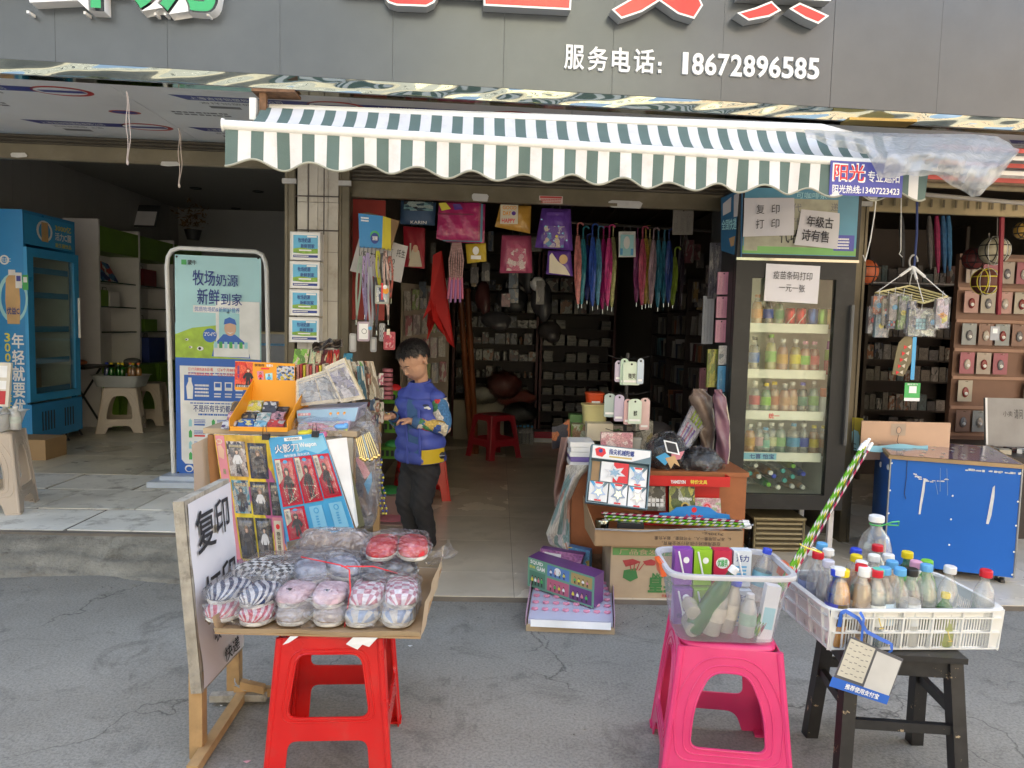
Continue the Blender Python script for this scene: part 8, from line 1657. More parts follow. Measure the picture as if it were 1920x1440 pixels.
t=MB();c=V((gx0+.06,Y0+.2,.455));t.lathe([(.03,-.03),(.06,.03),(.062,.03),(.03,-.027)],mpet,20,MT(c));one('clear_bowl',t,'clear plastic bowl in the bottom left of the black fridge','bowl',c)
# condenser under the fridge
mcon=mat('condenser_beige',(.36,.31,.20),.6,.2,var=.15,dirt=.5,dcol=(.15,.12,.08));a,b_=W(1412,1045,4.58),W(1508,975,4.58);o=thing('condenser_unit','dusty beige condenser grille under the black fridge','condenser',(a.x,4.6,.05));zb_,zt=a.z,b_.z
t=MB();t.box((a.x,4.6,zb_),(b_.x,4.9,zt),mat('cond_dark',(.09,.075,.05),.8));t.build('core',o,sm_=0);t=MB();t.tube([(a.x,4.58,zb_),(b_.x,4.58,zb_),(b_.x,4.58,zt),(a.x,4.58,zt)],.012,mcon,4,closed=True);t.box((a.x-.01,4.57,zt),(b_.x+.01,4.9,zt+.012),mcon);t.build('frame',o,sm_=0)
for k in range(7):t=MB();z=lerp(zb_,zt,(k+.7)/7.7);t.box((a.x+.01,4.575,z),(b_.x-.01,4.6,z+.012),mcon);t.build('louvre',o,sm_=0)
for k in range(7):t=MB();z=lerp(zb_,zt,(k+.5)/7.5);t.tube([(a.x-.02,4.62+.02*cos(q),z+.012*sin(q))for q in(0,1,2,3,4,5)],.005,mblk,6,closed=True);t.build('coil',o)
# goods hung on the fridge's left side
F_=qface((X0-.004,4.95,2.27),(X0-.004,4.5,2.27),(X0-.004,4.5,1.84),(X0-.004,4.95,1.84),(0,0,10,10));t=MB();t.slab(*F_.c,.0,mhb);
o=thing('side_poster','peeling blue poster on the left side of the black fridge','poster',(X0,4.7,1.84));t=MB();q=[W(1352,372,4.62),W(1392,352,4.44),W(1390,482,4.44),W(1352,470,4.62)];t.slab(*q,.004,mat('poster_deep_blue',(.02,.12,.25),.4,var=.15));t.build('sheet',o,sm_=0);f=Face(*q);f.poly([(.1,.12),(.5,.06),(.48,.3),(.1,.34)],mpap2);f.rect(.62,.05,.9,.4,mpap2);f.text('全国快递',.05,.42,.75,.6,mcy,.02);f.poly([(.4,.75),(.7,.7),(.65,.85),(.5,.88)],mcard);f.mb.build('print',o,sm_=0)
for k,(x0,y0,x1,y1,Y,m_,lab)in enumerate(((1330,455,1352,560,4.75,art('art_grey_patt',[(.10,.10,.13),(.2,.19,.2),(.06,.06,.08)],6),'grey patterned bag strip hanging beside the blue poster'),(1318,555,1338,645,4.8,mat('hang_white',(.42,.44,.48),.6),'white cloth hanging left of the pink packs'),(1346,510,1368,552,4.6,mat('hang_pink',(.52,.22,.34),.3),'upper pink packs hanging on the fridge side'),(1344,556,1366,596,4.6,mat('hang_pink',(.5,.2,.3),.3),'middle pink packs hanging on the fridge side'),(1342,600,1362,642,4.6,mat('hang_pink',(.5,.2,.3),.3),'lower pink packs hanging on the fridge side'),(1366,500,1384,640,4.58,art('art_hang',[(.25,.26,.3),(.4,.36,.4),(.12,.3,.4)],3),'pale cards hanging next to the pink packs'),(1348,648,1382,684,4.56,art('art_hangw',[(.45,.45,.48),(.2,.24,.28),(.5,.5,.52)],4),'white pen packs in a row below the pink packs'),(1346,686,1380,735,4.56,mat('hang_blue',(.04,.25,.50),.35,var=.2),'blue pack hanging low on the fridge side'),(1346,737,1372,790,4.57,mat('hang_cyan',(.20,.38,.42),.35,var=.2),'pale cyan board behind the purple ribbed bag'),(1326,655,1347,726,4.6,art('art_hgreen',[(.16,.22,.03),(.10,.12,.02),(.35,.33,.05)],4),'green and yellow pack hanging by the blue pack'),(1312,690,1328,740,4.9,mat('hang_rose',(.35,.15,.18),.4),'rose coloured packs hanging behind the stall'),(1262,392,1300,440,5.3,mat('hang_cartonw',(.22,.20,.18),.5),'pale box hanging high beside the umbrellas'))):
 f=PFace(x0,y0,x1,y1,Y,skew=1);o=thing('hanging_pack',lab,'packet',f.c[0]);f.body(m_,.018).build('pack',o,sm_=0);f.disc((x0+x1)/2,y0+3,1.5,mblkp,1,n=8)
 for i in range(3):f.rect(x0+2+i*(x1-x0-3)/3,y0+8,x0+(i+.7)*(x1-x0-3)/3+1,y1-4,mwrapb,2)
 f.mb.build('window',o,sm_=0)
# ================================================================== shop on the right
rg=random.Random(55)
def rrack(lab,Y,x0,x1,ys_,dep,ytop):
 a,b_=W(x0,700,Y),W(x1,700,Y);o=thing('shelf_rack',lab,'shelves',((a.x+b_.x)/2,Y,FZ));zt=W(x0,ytop,Y).z
 for x in(a.x,b_.x-.03):t=MB();t.box((x,Y,FZ),(x+.03,Y+dep,zt),mshd);t.build('upright',o,sm_=0)
 t=MB();t.box((a.x+.031,Y+dep-.02,FZ),(b_.x-.031,Y+dep,zt),mshd);t.build('back_panel',o,sm_=0);zz=[]
 for y in ys_:z=W((x0+x1)/2,y,Y).z;zz.append(z);t=MB();t.box((a.x+.031,Y+.003,z-.014),(b_.x-.031,Y+dep-.021,z),mshd if y!=530 else mcabw);t.build('shelf',o,sm_=0)
 return a.x+.04,b_.x-.04,zz
xa,xb,zz=rrack('dark stocked shelf rack inside the right shop behind the hanging toys',7.0,1618,1800,(815,770,715,675,632,530),.3,420)
for r,z in enumerate(zz[:5]+[zz[5]]):
 x=xa;k=0
 while x<xb-.06 and k<20:
  w_=rg.uniform(.05,.10);hh=rg.uniform(.08,.17);t=MB();m_=rg.choice(mmisc+mbk);t.box((x,7.03,z+.001),(x+w_-.006,7.2,z+hh),m_);one('small_box',t,'%s item from the left on the %s shelf of the right shop rack'%(WN[k],ordn[r]),'goods',(x,7.03,z),'goods on the right shop rack',sm_=0);x+=w_+.004;k+=1
# peg wall of stationery cards
mpeg=mat('slatwall_tan',(.22,.12,.085),.5,var=.08);YP=5.9;a=W(1800,480,YP);b_=W(1990,480,YP-.1);o=thing('slat_wall','tan slat wall hung with rows of correction tape cards at the right edge','display wall',(a.x,YP,FZ))
zt=a.z+.02;t=MB();t.box((a.x,YP,.3),(b_.x,YP+.05,zt),mpeg);t.build('panel',o,sm_=0)
rowsY=(487,543,603,657,709,765,815);cc=[(.42,.36,.32),(.50,.30,.28),(.30,.34,.36),(.38,.12,.16),(.45,.42,.36),(.25,.15,.12)]
for r,y in enumerate(rowsY):
 z=W(1860,y,YP).z;t=MB();t.box((a.x,YP-.015,z-.012),(b_.x,YP-.001,z+.012),mat('slat_edge',(.38,.22,.16),.4));t.build('slat',o,sm_=0)
 if r>5:continue
 x=a.x+.03;k=0
 while x<b_.x-.1:
  if rg.random()<.86 and not(r>=5 and k>2):
   h_=.17;po=thing('tape_card','%s correction tape card from the left in the %s row of the slat wall'%(WN[k],WN[r]),'packet',(x,YP-.05,z-.03-h_),'tape cards on the slat wall');c=cc[(k*3+r)%6]
   t=MB();t.box((x,YP-.05,z-.02-h_),(x+.115,YP-.044,z-.02),mat('tapecard_%d'%((k*3+r)%6),c,.4,var=.15));t.build('card',po,sm_=0)
   t=MB();M=MT((x+.057,YP-.06,z-.11));t.ell((x+.057,YP-.056,z-.115),(.026,.012,.042),mat('tape_%d'%((k+r)%3),((.55,.5,.45),(.25,.05,.05),(.2,.2,.22))[(k+r)%3],.25),12,8);t.ell((x+.057,YP-.068,z-.125),(.014,.004,.014),mwp,10,6);t.build('dispenser',po)
   t=MB();t.tube([(x+.057,YP-.0,z-.03),(x+.057,YP-.08,z-.028)],.003,mst,5);t.build('peg',po)
  x+=.135;k+=1
f=PFace(1852,748,1960,838,5.4,lean=.05);o=thing('whiteboard','grey whiteboard with marker writing leaning at the right edge','whiteboard',f.c[3]);f.body(mat('whiteboard_grey',(.30,.30,.30),.35),.02).build('board',o,sm_=0);f.text('小卖',1885,772,1903,782,mblkp,0);f.text('请问',1906,768,1922,786,mblkp,0);f.rect(1852,748,1856,838,mlw);f.mb.build('writing',o,sm_=0)
t=MB();c=W(1870,850,5.0);t.box((c.x-.35,4.95,c.z-.05),(c.x+.9,5.8,c.z-.02),mdk);t.box((c.x-.35,5.0,FZ),(c.x+.9,5.05,c.z-.05),mdk);one('goods_counter',t,'dark counter behind the blue cart with assorted small goods','counter',(c.x,5.2,FZ),sm_=0)
for k in range(14):
 px=1800+k*14;p=W(px,840,4.98+rg.uniform(0,.3));p.z=c.z-.02;w_=rg.uniform(.03,.07);t=MB();t.cbox(p+V((0,0,.015+.0)),(w_,.1,.03),rg.choice(mmisc+[mredp,mwp,mcream,mat('kraft',(.36,.24,.13),.8)]),rg.uniform(-.6,.6));one('small_goods',t,'%s small item from the left on the dark counter'%WN[k],'goods',p,'goods on the dark counter',sm_=0)
# things hanging in the right shop
def ball(lab,px,py,Y,r,c1,c2,net=True):
 c=W(px,py,Y);o=thing('ball',lab,'ball',c);t=MB();t.ell(c,(r,r,r),c1,20,14);t.build('skin',o);t=MB()
 for ax in range(3):
  for q in(-.4,.35):
   pts=[]
   for i in range(24):
    an=2*PI*i/24;rr=r*math.sqrt(1-q*q)*1.005;p=[rr*cos(an),rr*sin(an),r*q];p=p[ax:]+p[:ax];pts.append(c+V(p))
   t.tube(pts,.004,c2,5,closed=True)
 t.build('panel_lines',o)
 if net:t=MB();t.tube([c+V((0,-.02,r)),c+V((0,0,r+.25))],.003,mcord,5);t.build('net',o);
 if net:
  t=MB()
  for k in range(5):an=PI*k/5;t.tube([c+V((r*1.03*sin(q)*cos(an),-abs(r*1.03*sin(q)*sin(an)),r*1.03*cos(q)))for q in[i*PI/10 for i in range(11)]],.0022,mwp,4)
  t.build('net_cords',o)
ball('white and yellow football in a net hanging at the top right',1864,470,5.3,.10,mat('ball_white',(.50,.46,.34),.4,var=.5,vs=9),mblk);ball('dark brown basketball in a net below the white football',1848,528,5.3,.095,mat('ball_brown',(.12,.04,.03),.5),myel);ball('maroon ball half hidden behind the footballs',1826,485,5.5,.08,mat('ball_maroon',(.16,.03,.03),.5),mblk,False);ball('yellow and blue ball at the right edge near the top',1918,432,5.1,.06,mat('ball_ochre',(.40,.24,.05),.5),mblk,False);ball('orange ball hanging just behind the fridge edge',1622,510,5.2,.09,mat('ball_orange',(.42,.09,.03),.5),mblk,False)
t=MB();t.tube([W(1879,400,5.0),W(1876,500,5.0),W(1872,590,5.0)],.016,mat('strap_red',(.30,.03,.05),.6),6);one('red_strap',t,'long dark red strap hanging in front of the football nets','strap',W(1879,400,5))
for k,(px,c,y1,lab)in enumerate(((1742,(.12,.11,.11),505,'black patterned'),(1756,(.38,.02,.10),512,'crimson'),(1768,(.03,.14,.30),512,'blue'),(1778,(.04,.18,.36),508,'bright blue'),(1690,(.06,.06,.07),500,'black'))):
 t=MB();a,b_=W(px,405,5.9),W(px+3,y1,5.9);t.tube([a,lerp(a,b_,.2),lerp(a,b_,.7),b_],[.012,.022,.02,.008],mat('roll_%d'%k,c,.5,var=.3,vs=30),8);one('folded_umbrella',t,'%s folded umbrella hanging high in the right shop'%lab,'umbrella',a,'folded umbrellas in the right shop')
t=MB();t.tube([W(1644,360,4.45),W(1640,400,4.45),W(1632,450,4.45),W(1622,490,4.45),W(1618,478,4.45)],.0035,mlw,6);one('white_cable',t,'thin white cable curling down beside the black fridge','cable',W(1644,360,4.45))
t=MB();t.tube([W(1690,360,4.6),W(1689,470,4.6),W(1686,476,4.6),W(1692,482,4.6)],.003,mwp,5);t.tube([W(1720,350,4.5),W(1719,440,4.5),W(1714,500,4.5)],.007,mat('rope_navy',(.03,.05,.16),.8),6);one('navy_cord',t,'navy cord and white hook hanging above the toy hanger','cords',W(1720,350,4.5))
# plastic peg hanger with toy packs
myh=mat('hanger_yellow',(.62,.55,.28),.4);o=thing('peg_hanger','pale yellow folding peg hanger full of small toy packs','hanger',W(1712,500,4.5));Cc=W(1712,500,4.5);t=MB();t.tube([Cc+V((.025*cos(q),0,.03+.04*sin(q)))for q in[i*.5 for i in range(11)]],.006,mat('hook_grey',(.35,.35,.35),.4),6);t.build('hook',o)
t=MB();hp=[W(1642,549,4.52),W(1705,536,4.62),W(1776,556,4.48),W(1732,568,4.38)];t.tube(hp,.007,myh,6,closed=True);
for k in range(1,5):t.tube([lerp(hp[0],hp[1],k/5),lerp(hp[3],hp[2],k/5)],.004,myh,5)
t.build('frame',o)
for k,q in enumerate(hp):t=MB();t.tube([Cc+V((0,0,.0)),lerp(Cc,q,.35)],.009,mwm,6);t.tube([lerp(Cc,q,.35),q],.003,mwm,5);t.build('arm',o)
toys=[(1628,575,1648,625,(.10,.02,.03),'maroon checked pack'),(1637,555,1660,590,(.5,.14,.05),'orange topped pack'),(1641,590,1664,632,(.20,.30,.35),'blue green pack'),(1655,560,1674,610,(.50,.46,.36),'pack of small white tiles'),(1662,590,1684,616,(.05,.07,.14),'small navy cube pack'),(1668,552,1688,600,(.36,.33,.30),'clear pack with brown toy'),(1684,555,1704,618,(.25,.40,.15),'green and orange pack'),(1700,565,1716,625,(.06,.12,.30),'dark blue figure pack'),(1704,580,1752,630,(.50,.55,.46),'large pale pack with a puzzle cube'),(1738,590,1760,618,(.45,.50,.42),'pale green side pack'),(1755,560,1778,615,(.45,.35,.42),'pink and blue pack with colourful cube')]
for k,(x0,y0,x1,y1,c,lab)in enumerate(toys):
 f=PFace(x0,y0,x1,y1,4.48-.012*k,skew=1);po=thing('toy_pack',lab+' on the peg hanger','toy pack',f.c[0],'toy packs on the peg hanger');f.body(art('art_toy_%d'%k,[c,tuple(q*.6 for q in c),tuple(min(.8,q*1.4)for q in c),(.4,.4,.42)],3),.025).build('pack',po,sm_=0);cx,cy=(x0+x1)/2,(y0+y1)/2
 if k==8:
  f.rect(cx-12,cy-8,cx+13,cy+14,mtl)
  for i in range(4):
   for j in range(3):f.rect(cx-11+i*6,cy-7+j*7,cx-6+i*6,cy-1.5+j*7,mcy,2)
 elif k==10:f.poly([(cx-8,cy+2),(cx+2,cy-2),(cx+10,cy+4),(cx,cy+10)],morg);f.poly([(cx,cy+10),(cx+10,cy+4),(cx+10,cy+14),(cx,cy+20)],myel)
 elif k in(3,4):
  for i in range(3):
   for j in range(3):f.rect(x0+4+i*4.5,cy-6+j*5,x0+7+i*4.5,cy-2+j*5,(mredp,mwp,mbls)[(i+j)%3])
 else:f.disc(cx,cy,5,(mredp,mbls,myel,mgrn)[k%4])
 f.mb.build('toy',po,sm_=0);t=MB();t.tube([W(cx,y0,4.47-.012*k),W(cx+2,y0-14,4.5)],.002,mwp,5);t.build('peg',po)
 t=MB();g=[f.P(u,v,.012)for u,v in((x0-1,y0-3),(x1+1,y0-3),(x1+1,y1+1),(x0-1,y1+1))];t.slab(*g,.002,mwrapb);t.build('film',po,sm_=0)
o=thing('hair_clip_card','dark oval card of red and white bows hanging under the peg hanger','card',W(1700,635,4.45));f=PFace(1676,630,1716,708,4.42);t=MB();t.poly([f.P(u,v)for u,v in((1694,631),(1706,630),(1715,645),(1712,670),(1702,695),(1696,706),(1675,702),(1680,660),(1684,642))][::-1],V((0,.006,0)),mat('clipcard',(.18,.15,.08),.4,var=.3));t.build('card',o,sm_=0)
for i in range(5):x,y=1700-i*3,650+i*12;f.poly([(x-7,y-3),(x,y),(x-6,y+5)],mredp,2);f.poly([(x+7,y-4),(x,y),(x+6,y+4)],mcream,2)
f.mb.build('bows',o,sm_=0)
f=PFace(1696,718,1725,752,4.30);o=thing('payment_tag','green payment tag hanging on a blue lanyard in the right shop','tag',f.c[0]);f.body(mgrn,.004).build('tag',o,sm_=0);f.rect(1696,746,1725,752,mwp);f.rect(1704,724,1718,737,mwp);f.text('微信支付',1700,719,1720,722.5,mwp,.01);f.mb.build('print',o,sm_=0);t=MB();t.slab(W(1712,632,4.31),W(1719,632,4.31),W(1714,712,4.3),W(1707,712,4.3),.002,mbls);t.build('strap',o,sm_=0)
f=PFace(1857,612,1874,638,4.95);o=thing('payment_tag','small grey payment tag hanging from the red strap','tag',f.c[0]);f.body(mat('tag_grey',(.36,.38,.42),.4),.004).build('tag',o,sm_=0);f.rect(1861,616,1870,625,mwp);f.mb.build('print',o,sm_=0)
# copper coloured board, yellow board, blue wheeled cart
mcop=mat('board_salmon',(.55,.36,.27),.35,.25,var=.1,vs=3);q=[W(1616,789,4.72),W(1783,793,4.60),W(1778,862,4.60),W(1612,862,4.72)];t=MB();t.slab(*q,.012,mcop);o=thing('metal_board','salmon coloured metal board standing at the back of the blue cart','board',q[3]);t.build('board',o,sm_=0);f=qface(*q,(1614,790,1781,862));f.rect(1670,794,1698,816,mat('pouch',(.50,.38,.30),.3));f.disc(1685,806,5,mgr,2,7);f.disc(1685,806,4,mcop,3,6);f.mb.build('pouch',o,sm_=0)
t=MB();t.tube([W(1685,815,4.64),W(1682,828,4.63),W(1687,836,4.62),W(1683,850,4.6)],.002,mblk,5);t.build('wire',o)
q=[W(1594,782,4.85),W(1618,785,4.8),W(1616,848,4.8),W(1594,842,4.85)];t=MB();t.slab(*q,.01,mat('board_yellow',(.46,.38,.05),.5));o=thing('yellow_board','yellow and white board between the fridge and the salmon board','board',q[3]);t.build('board',o,sm_=0);f=qface(*q,(1594,783,1617,845));f.poly([(1596,845),(1596,812),(1602,806),(1609,808),(1612,816),(1612,845)],mcy);f.text('1二',1597,832,1606,842,mblkp,.02,2);f.mb.build('print',o,sm_=0)
mcart=mat('cart_blue',(.008,.13,.52),.42,var=.06,vs=1.5,spec=.3);mtrim=mat('cart_trim',(.40,.26,.13),.6,var=.2,dirt=.3);mcal=mat('alu_edge',(.35,.36,.38),.35,.7)
P0,P1=G(1656,1078,0),G(1899,1108,0);ex=(P1-P0);ex.z=0;ex.normalize();ey=V((-ex.y,ex.x,0));Wc=(P1-P0).length;Dc=.72;zb_,zt=.075,.70
o=thing('wheeled_cart','big blue panelled sales cart on castors with scratched paint and a printed top','cart',(P0+P1)/2+ey*.3)
def cp(u,v,z):return P0+ex*(u*Wc)+ey*(v*Dc)+V((0,0,z))
t=MB();t.slab(cp(0,0,zt),cp(1,0,zt),cp(1,0,zb_),cp(0,0,zb_),.01,mcart);fp_=t.build('front_panel',o,sm_=0);t=MB();t.slab(cp(0,1,zt),cp(0,.016,zt),cp(0,.016,zb_),cp(0,1,zb_),.01,mcart);lp=t.build('side_panel',o,sm_=0);t=MB();t.slab(cp(1,.016,zt),cp(1,1,zt),cp(1,1,zb_),cp(1,.016,zb_),.01,mcart);t.build('side_panel',o,sm_=0);t=MB();t.slab(cp(1,1,zt),cp(0,1,zt),cp(0,1,zb_),cp(1,1,zb_),.01,mcart);t.build('back_panel',o,sm_=0)
t=MB();t.poly([cp(-.02,-.02,zt+.022),cp(1.02,-.02,zt+.022),cp(1.02,1.02,zt+.022),cp(-.02,1.02,zt+.022)],(0,0,-.021),mtrim);to=t.build('top',o,sm_=0)
mstar=mat('top_navy',(.05,.05,.16),.12,var=.2,dirt=.25,dcol=(.4,.3,.28),coat=.6);f=Face(cp(.0,.99,zt+.0225),cp(1,.99,zt+.0225),cp(1,.0,zt+.0225),cp(.0,.0,zt+.0225));f.rect(0,0,1,1,mstar,1)
for i in range(6):
 for j in range(5):
  u,v=.1+i*.16+.05*(j%2),.1+j*.2;f.poly([(u-.03,v),(u-.008,v-.012),(u,v-.05),(u+.008,v-.012),(u+.03,v),(u+.008,v+.012),(u,v+.05),(u-.008,v+.012)],mcream,2)
f.mb.build('printed_sheet',to,sm_=0)
f=Face(cp(0,-.002,zt),cp(1,-.002,zt),cp(1,-.002,zb_),cp(0,-.002,zb_),eps=.001);msc=mat('scratch_white',(.66,.68,.70),.6)
f.poly([(.268,.175),(.285,.16),(.282,.28),(.27,.40),(.262,.50),(.248,.50),(.252,.40)],msc);f.poly([(.795,.19),(.81,.17),(.812,.28),(.80,.45),(.785,.53),(.765,.53),(.775,.42)],msc)
for k in range(26):u=.15+.29*rg.random();v=.10+.08*sin((u-.15)*9)+rg.uniform(-.012,.012);f.rect(u,v,u+rg.uniform(.01,.03),v+rg.uniform(.004,.012),msc)
for a,b_,c,d in((.39,.05,.40,.27),(.44,.05,.46,.30),(.36,.18,.385,.30)):f.poly([(a,b_),(a+.003,b_),(c+.004,d),(c,d)],mat('scratch_pale',(.2,.36,.6),.6))
for k in range(30):u=.56+.42*rg.random();f.rect(u,.035+rg.uniform(0,.012),u+.02,.05+rg.uniform(0,.008),msc)
f.mb.build('paint_damage',fp_,sm_=0)
for u in(.01,.5,.985):
 for v in(.04,.3,.52,.76,.97):
  if u==.5 and v in(.04,.97):continue
  t=MB();c=cp(u,-.004,lerp(zt,zb_,v));t.ell(c,(.006,.003,.006),mwp,8,6);t.build('rivet',fp_)
for v_,z in((.55,.62),(.08,.66)):t=MB();c=cp(-.004,v_,z-.02);t.ell(c,(.004,.018,.018),mwp,10,8);t.build('knob',lp)
for u,v in((0,0),(1,0)):t=MB();t.tube([cp(u,v,zb_),cp(u,v,zt)],.006,mcal,6);t.build('corner_trim',o)
for u,v in((.08,.1),(.92,.08),(.08,.9),(.92,.9)):
 c=cp(u,v,.03);t=MB();M=MT(c)@MO(PI/2,4,'Y');t.lathe([(.03,-.012),(.032,-.006),(.032,.006),(.03,.012)],mblk,16,M);cst=t.build('castor',o);t=MB();t.box((c.x-.02,c.y-.012,.045),(c.x+.02,c.y+.012,zb_),mst);t.build('bracket',cst,sm_=0)
t=MB();t.tube([cp(.13,-.008,zt-.0),cp(.132,-.01,.6),cp(.125,-.008,.5),cp(.14,-.009,.47)],.0018,mblk,5);one('black_wire',t,'thin black wire hanging down the front of the blue cart','wire',cp(.13,0,.7))
t=MB();t.grid(lambda u,v:W(lerp(1628,1740,u),lerp(846,834,v)+2*sin(u*9),4.5+.06*v),10,3,mcy);one('clear_wrap',t,'crumpled pale blue wrap lying at the back of the cart top','plastic wrap',W(1680,842,4.5),sm_=80)
# ================================================================== pink stool with the clear bin
mpst=mat('plastic_pink',(.70,.045,.17),.30,var=.08,vs=7,dirt=.28,dcol=(.48,.09,.16));make_stool('tall bright pink plastic stool under the clear storage bin',(.760,2.35,0),rad(-8),.455,.30,.40,mpst,'pink')
mbin=clear('bin_plastic',(.90,.90,.93),.12,.20,(.80,.80,.86),.18,.15,10,.45);ZB=.462;BM=MT((.735,2.30,ZB))@MO(rad(-2),4,'Z')
o=thing('storage_bin','translucent storage bin with orange clips on the pink stool, holding milk cartons and bottles','storage box',(.735,2.30,ZB));t=MB();lv_=lambda z,e=0:sqloop(lerp(.150,.186,z/.225)+e,z,40,6,lerp(.10,.135,z/.225)+e)
loops_mesh(t,[lv_(0,-.01),lv_(.004),lv_(.1),lv_(.2),lv_(.215)],mbin,BM,True,False);t.build('shell',o,sm_=50);t=MB();loops_mesh(t,[lv_(.213),sqloop(.200,.214,40,6,.150),sqloop(.202,.222,40,6,.152),sqloop(.200,.228,40,6,.150),lv_(.228),lv_(.213)],mat('bin_rim',(.52,.52,.56),.3),BM,False,False);t.build('rim',o,sm_=50)
mclp=mat('clip_orange',(.80,.13,.03),.35)
for s_ in(-1,1):t=MB();t.cbox(BM@V((s_*.198,.0,.205)),(.016,.07,.045),mclp,0,0,s_*.25);t.build('clip',o,sm_=0)
for k,(u,lab,c,tx)in enumerate(((-.115,'purple',(.22,.06,.36),'x'),(-.052,'lime green',(.25,.48,.03),'x'),(.012,'red',(.52,.02,.06),'优酸乳'),(.076,'white and blue',(.60,.66,.72),'活力'))):
 for lvl in(0,1):
  z0=.006+lvl*.125;c0=BM@V((u,.045+.02*lvl,z0));po=thing('milk_carton','%s milk carton, %s'%(lab,'lower one seen through the clear bin' if lvl==0 else 'standing up above the rim of the clear bin'),'milk carton',c0,'milk cartons in the clear bin');m_=mat('carton_'+lab.split()[0],c,.35,var=.06);t=MB();t.box((-.029,-.02,0),(.029,.02,.118),m_,MT(c0));t.build('pack',po,sm_=0)
  f=Face(c0+V((-.029,-.02,.118)),c0+V((.029,-.02,.118)),c0+V((.029,-.02,0)),c0+V((-.029,-.02,0)),eps=.0006)
  if tx=='x':f.disc(.65,.3,.17,mwp,1,.09);f.disc(.3,.75,.15,mgoldp if k else mviol,1,.07);f.disc(.6,.8,.16,myel if k else mwp,1,.06)
  elif k==2:f.disc(.5,.35,.38,mwp,1,.16);f.text(tx,.2,.25,.8,.45,mgrn,.03,2);f.disc(.3,.8,.13,mgrn,1,.05);f.disc(.7,.85,.14,mpinkp,1,.06)
  else:f.text(tx,.15,.12,.85,.3,mnavyp,.03,1);f.scrawl(.1,.4,.9,.9,mbls,5,1,3)
  f.mb.build('print',po,sm_=0)
  if k!=2:t=MB();t.tube([c0+V((-.018,-.024,.112)),c0+V((.004,-.024,.02))],.003,mwp,6);t.build('straw',po)
RX=lambda a,b_=0:MO(rad(a),4,'Y')@MO(rad(b_),4,'X')
g_='bottles inside the clear bin';bottle('green bottle lying slanted inside the clear bin',BM@V((-.105,-.06,.02)),.24,.030,'green','white',.85,mpetg,None,RX(32),g_)
bottle('milky yogurt bottle with a blue cap leaning in the middle of the clear bin',BM@V((-.05,-.05,.01)),.165,.036,'milk','blue',.9,None,(.62,.56,.45),RX(14),g_,capr=.021,neck=.55);bottle('second milky bottle with a blue cap beside the first in the clear bin',BM@V((.0,-.03,.012)),.165,.034,'milk','blue',.9,None,(.62,.56,.45),RX(12),g_,capr=.021,neck=.55)
bottle('white yogurt bottle with green writing at the right of the clear bin',BM@V((.065,-.06,.008)),.135,.026,'white','silver',.9,None,(.30,.45,.35),RX(4),g_,neck=.6)
for k in range(2):bottle('%s small milky bottle lying with its end towards the street in the bin'%('upper','lower')[k],BM@V((-.105+.0*k,-.085,.085-.055*k)),.10,.024,'milk','white',.9,None,None,MO(rad(-82),4,'X'),g_)
t=MB();t.box((.10,-.06,.005),(.145,-.03,.19),mwp,BM@MO(rad(8),4,'Y'));t.box((.105,-.0603,.05),(.14,-.06,.12),mcy,BM@MO(rad(8),4,'Y'));one('white_carton',t,'tall white and cyan carton at the right end of the clear bin','carton',BM@V((.12,-.04,.01)),sm_=0)
bottle('crumpled clear bottle with a blue cap behind the cartons',BM@V((.135,.07,.08)),.17,.03,None,'blue',.5,None,(.20,.45,.55),RX(10),g_)
bn=random.Random(4)
for k in range(8):
 a=BM@V((.075+.009*(k%4),-.055-.010*(k//4),.012));b_=W(1612+5*(k%4)-2*(k//4),845-4*(k%3)+5*(k//4),2.32+.015*(k//4));baton('%s striped baton of the leaning bundle, %s'%(WN[k],('green','green','yellow','maroon')[k%4]),a,b_,.0040,BT[(0,0,2,1)[k%4]],'bundle of striped batons in the clear bin')
t=MB();c=W(1520,1028,2.27);t.tube([c+V((.035*cos(q),.02*sin(q),.012*cos(q)*-1))for q in[i*PI/8 for i in range(16)]],.0018,myel,5,closed=True);one('rubber_band',t,'thin yellow band round the bundle of striped batons','band',c)
# ================================================================== black stool, crate of bottles, tag
mbw=mat('black_chipped_wood',(.018,.017,.017),.42,var=.3,vs=30,dirt=.9,dcol=(.42,.32,.2));
for nd in mbw.node_tree.nodes:
 if nd.type=='VALTORGB' and abs(nd.color_ramp.elements[0].position-.52)<1e-4:nd.color_ramp.elements[0].position=.635;nd.color_ramp.elements[1].position=.655
o=thing('wooden_stool','old black painted wooden stool with chipped edges under the white bottle crate','stool',(1.30,2.32,0));ms=mat('seat_wood',(.22,.15,.09),.7,var=.2,dirt=.9,dcol=(.06,.05,.04));SC=V((1.30,2.33,0));SM=MT(SC)@MO(rad(-6),4,'Z');Hs=.435
t=MB();t.box((-.185,-.135,Hs-.018),(.185,.135,Hs),mbw,SM);t.build('seat',o,sm_=0);lt={}
for sx_ in(-1,1):
 for sy_ in(-1,1):
  t=MB();a=SM@V((sx_*.155,sy_*.105,Hs-.0225));b_=SM@V((sx_*.178,sy_*.155,0));w_=.021;t.add([p+V((dx*w_,dy*w_,0))for p in(a,b_)for dx,dy in((-1,-1),(1,-1),(1,1),(-1,1))],[(0,1,2,3),(7,6,5,4)]+[((i+1)%4,i,i+4,(i+1)%4+4)for i in range(4)],mbw);t.build('leg',o,sm_=0);lt[sx_,sy_]=(a,b_)
def stretch(k0,k1,q,h_=.03,nm='stretcher'):
 a=lerp(*lt[k0],q);b_=lerp(*lt[k1],q);t=MB();bar(t,a,b_,.02,h_,mbw);t.build(nm,o,sm_=0)
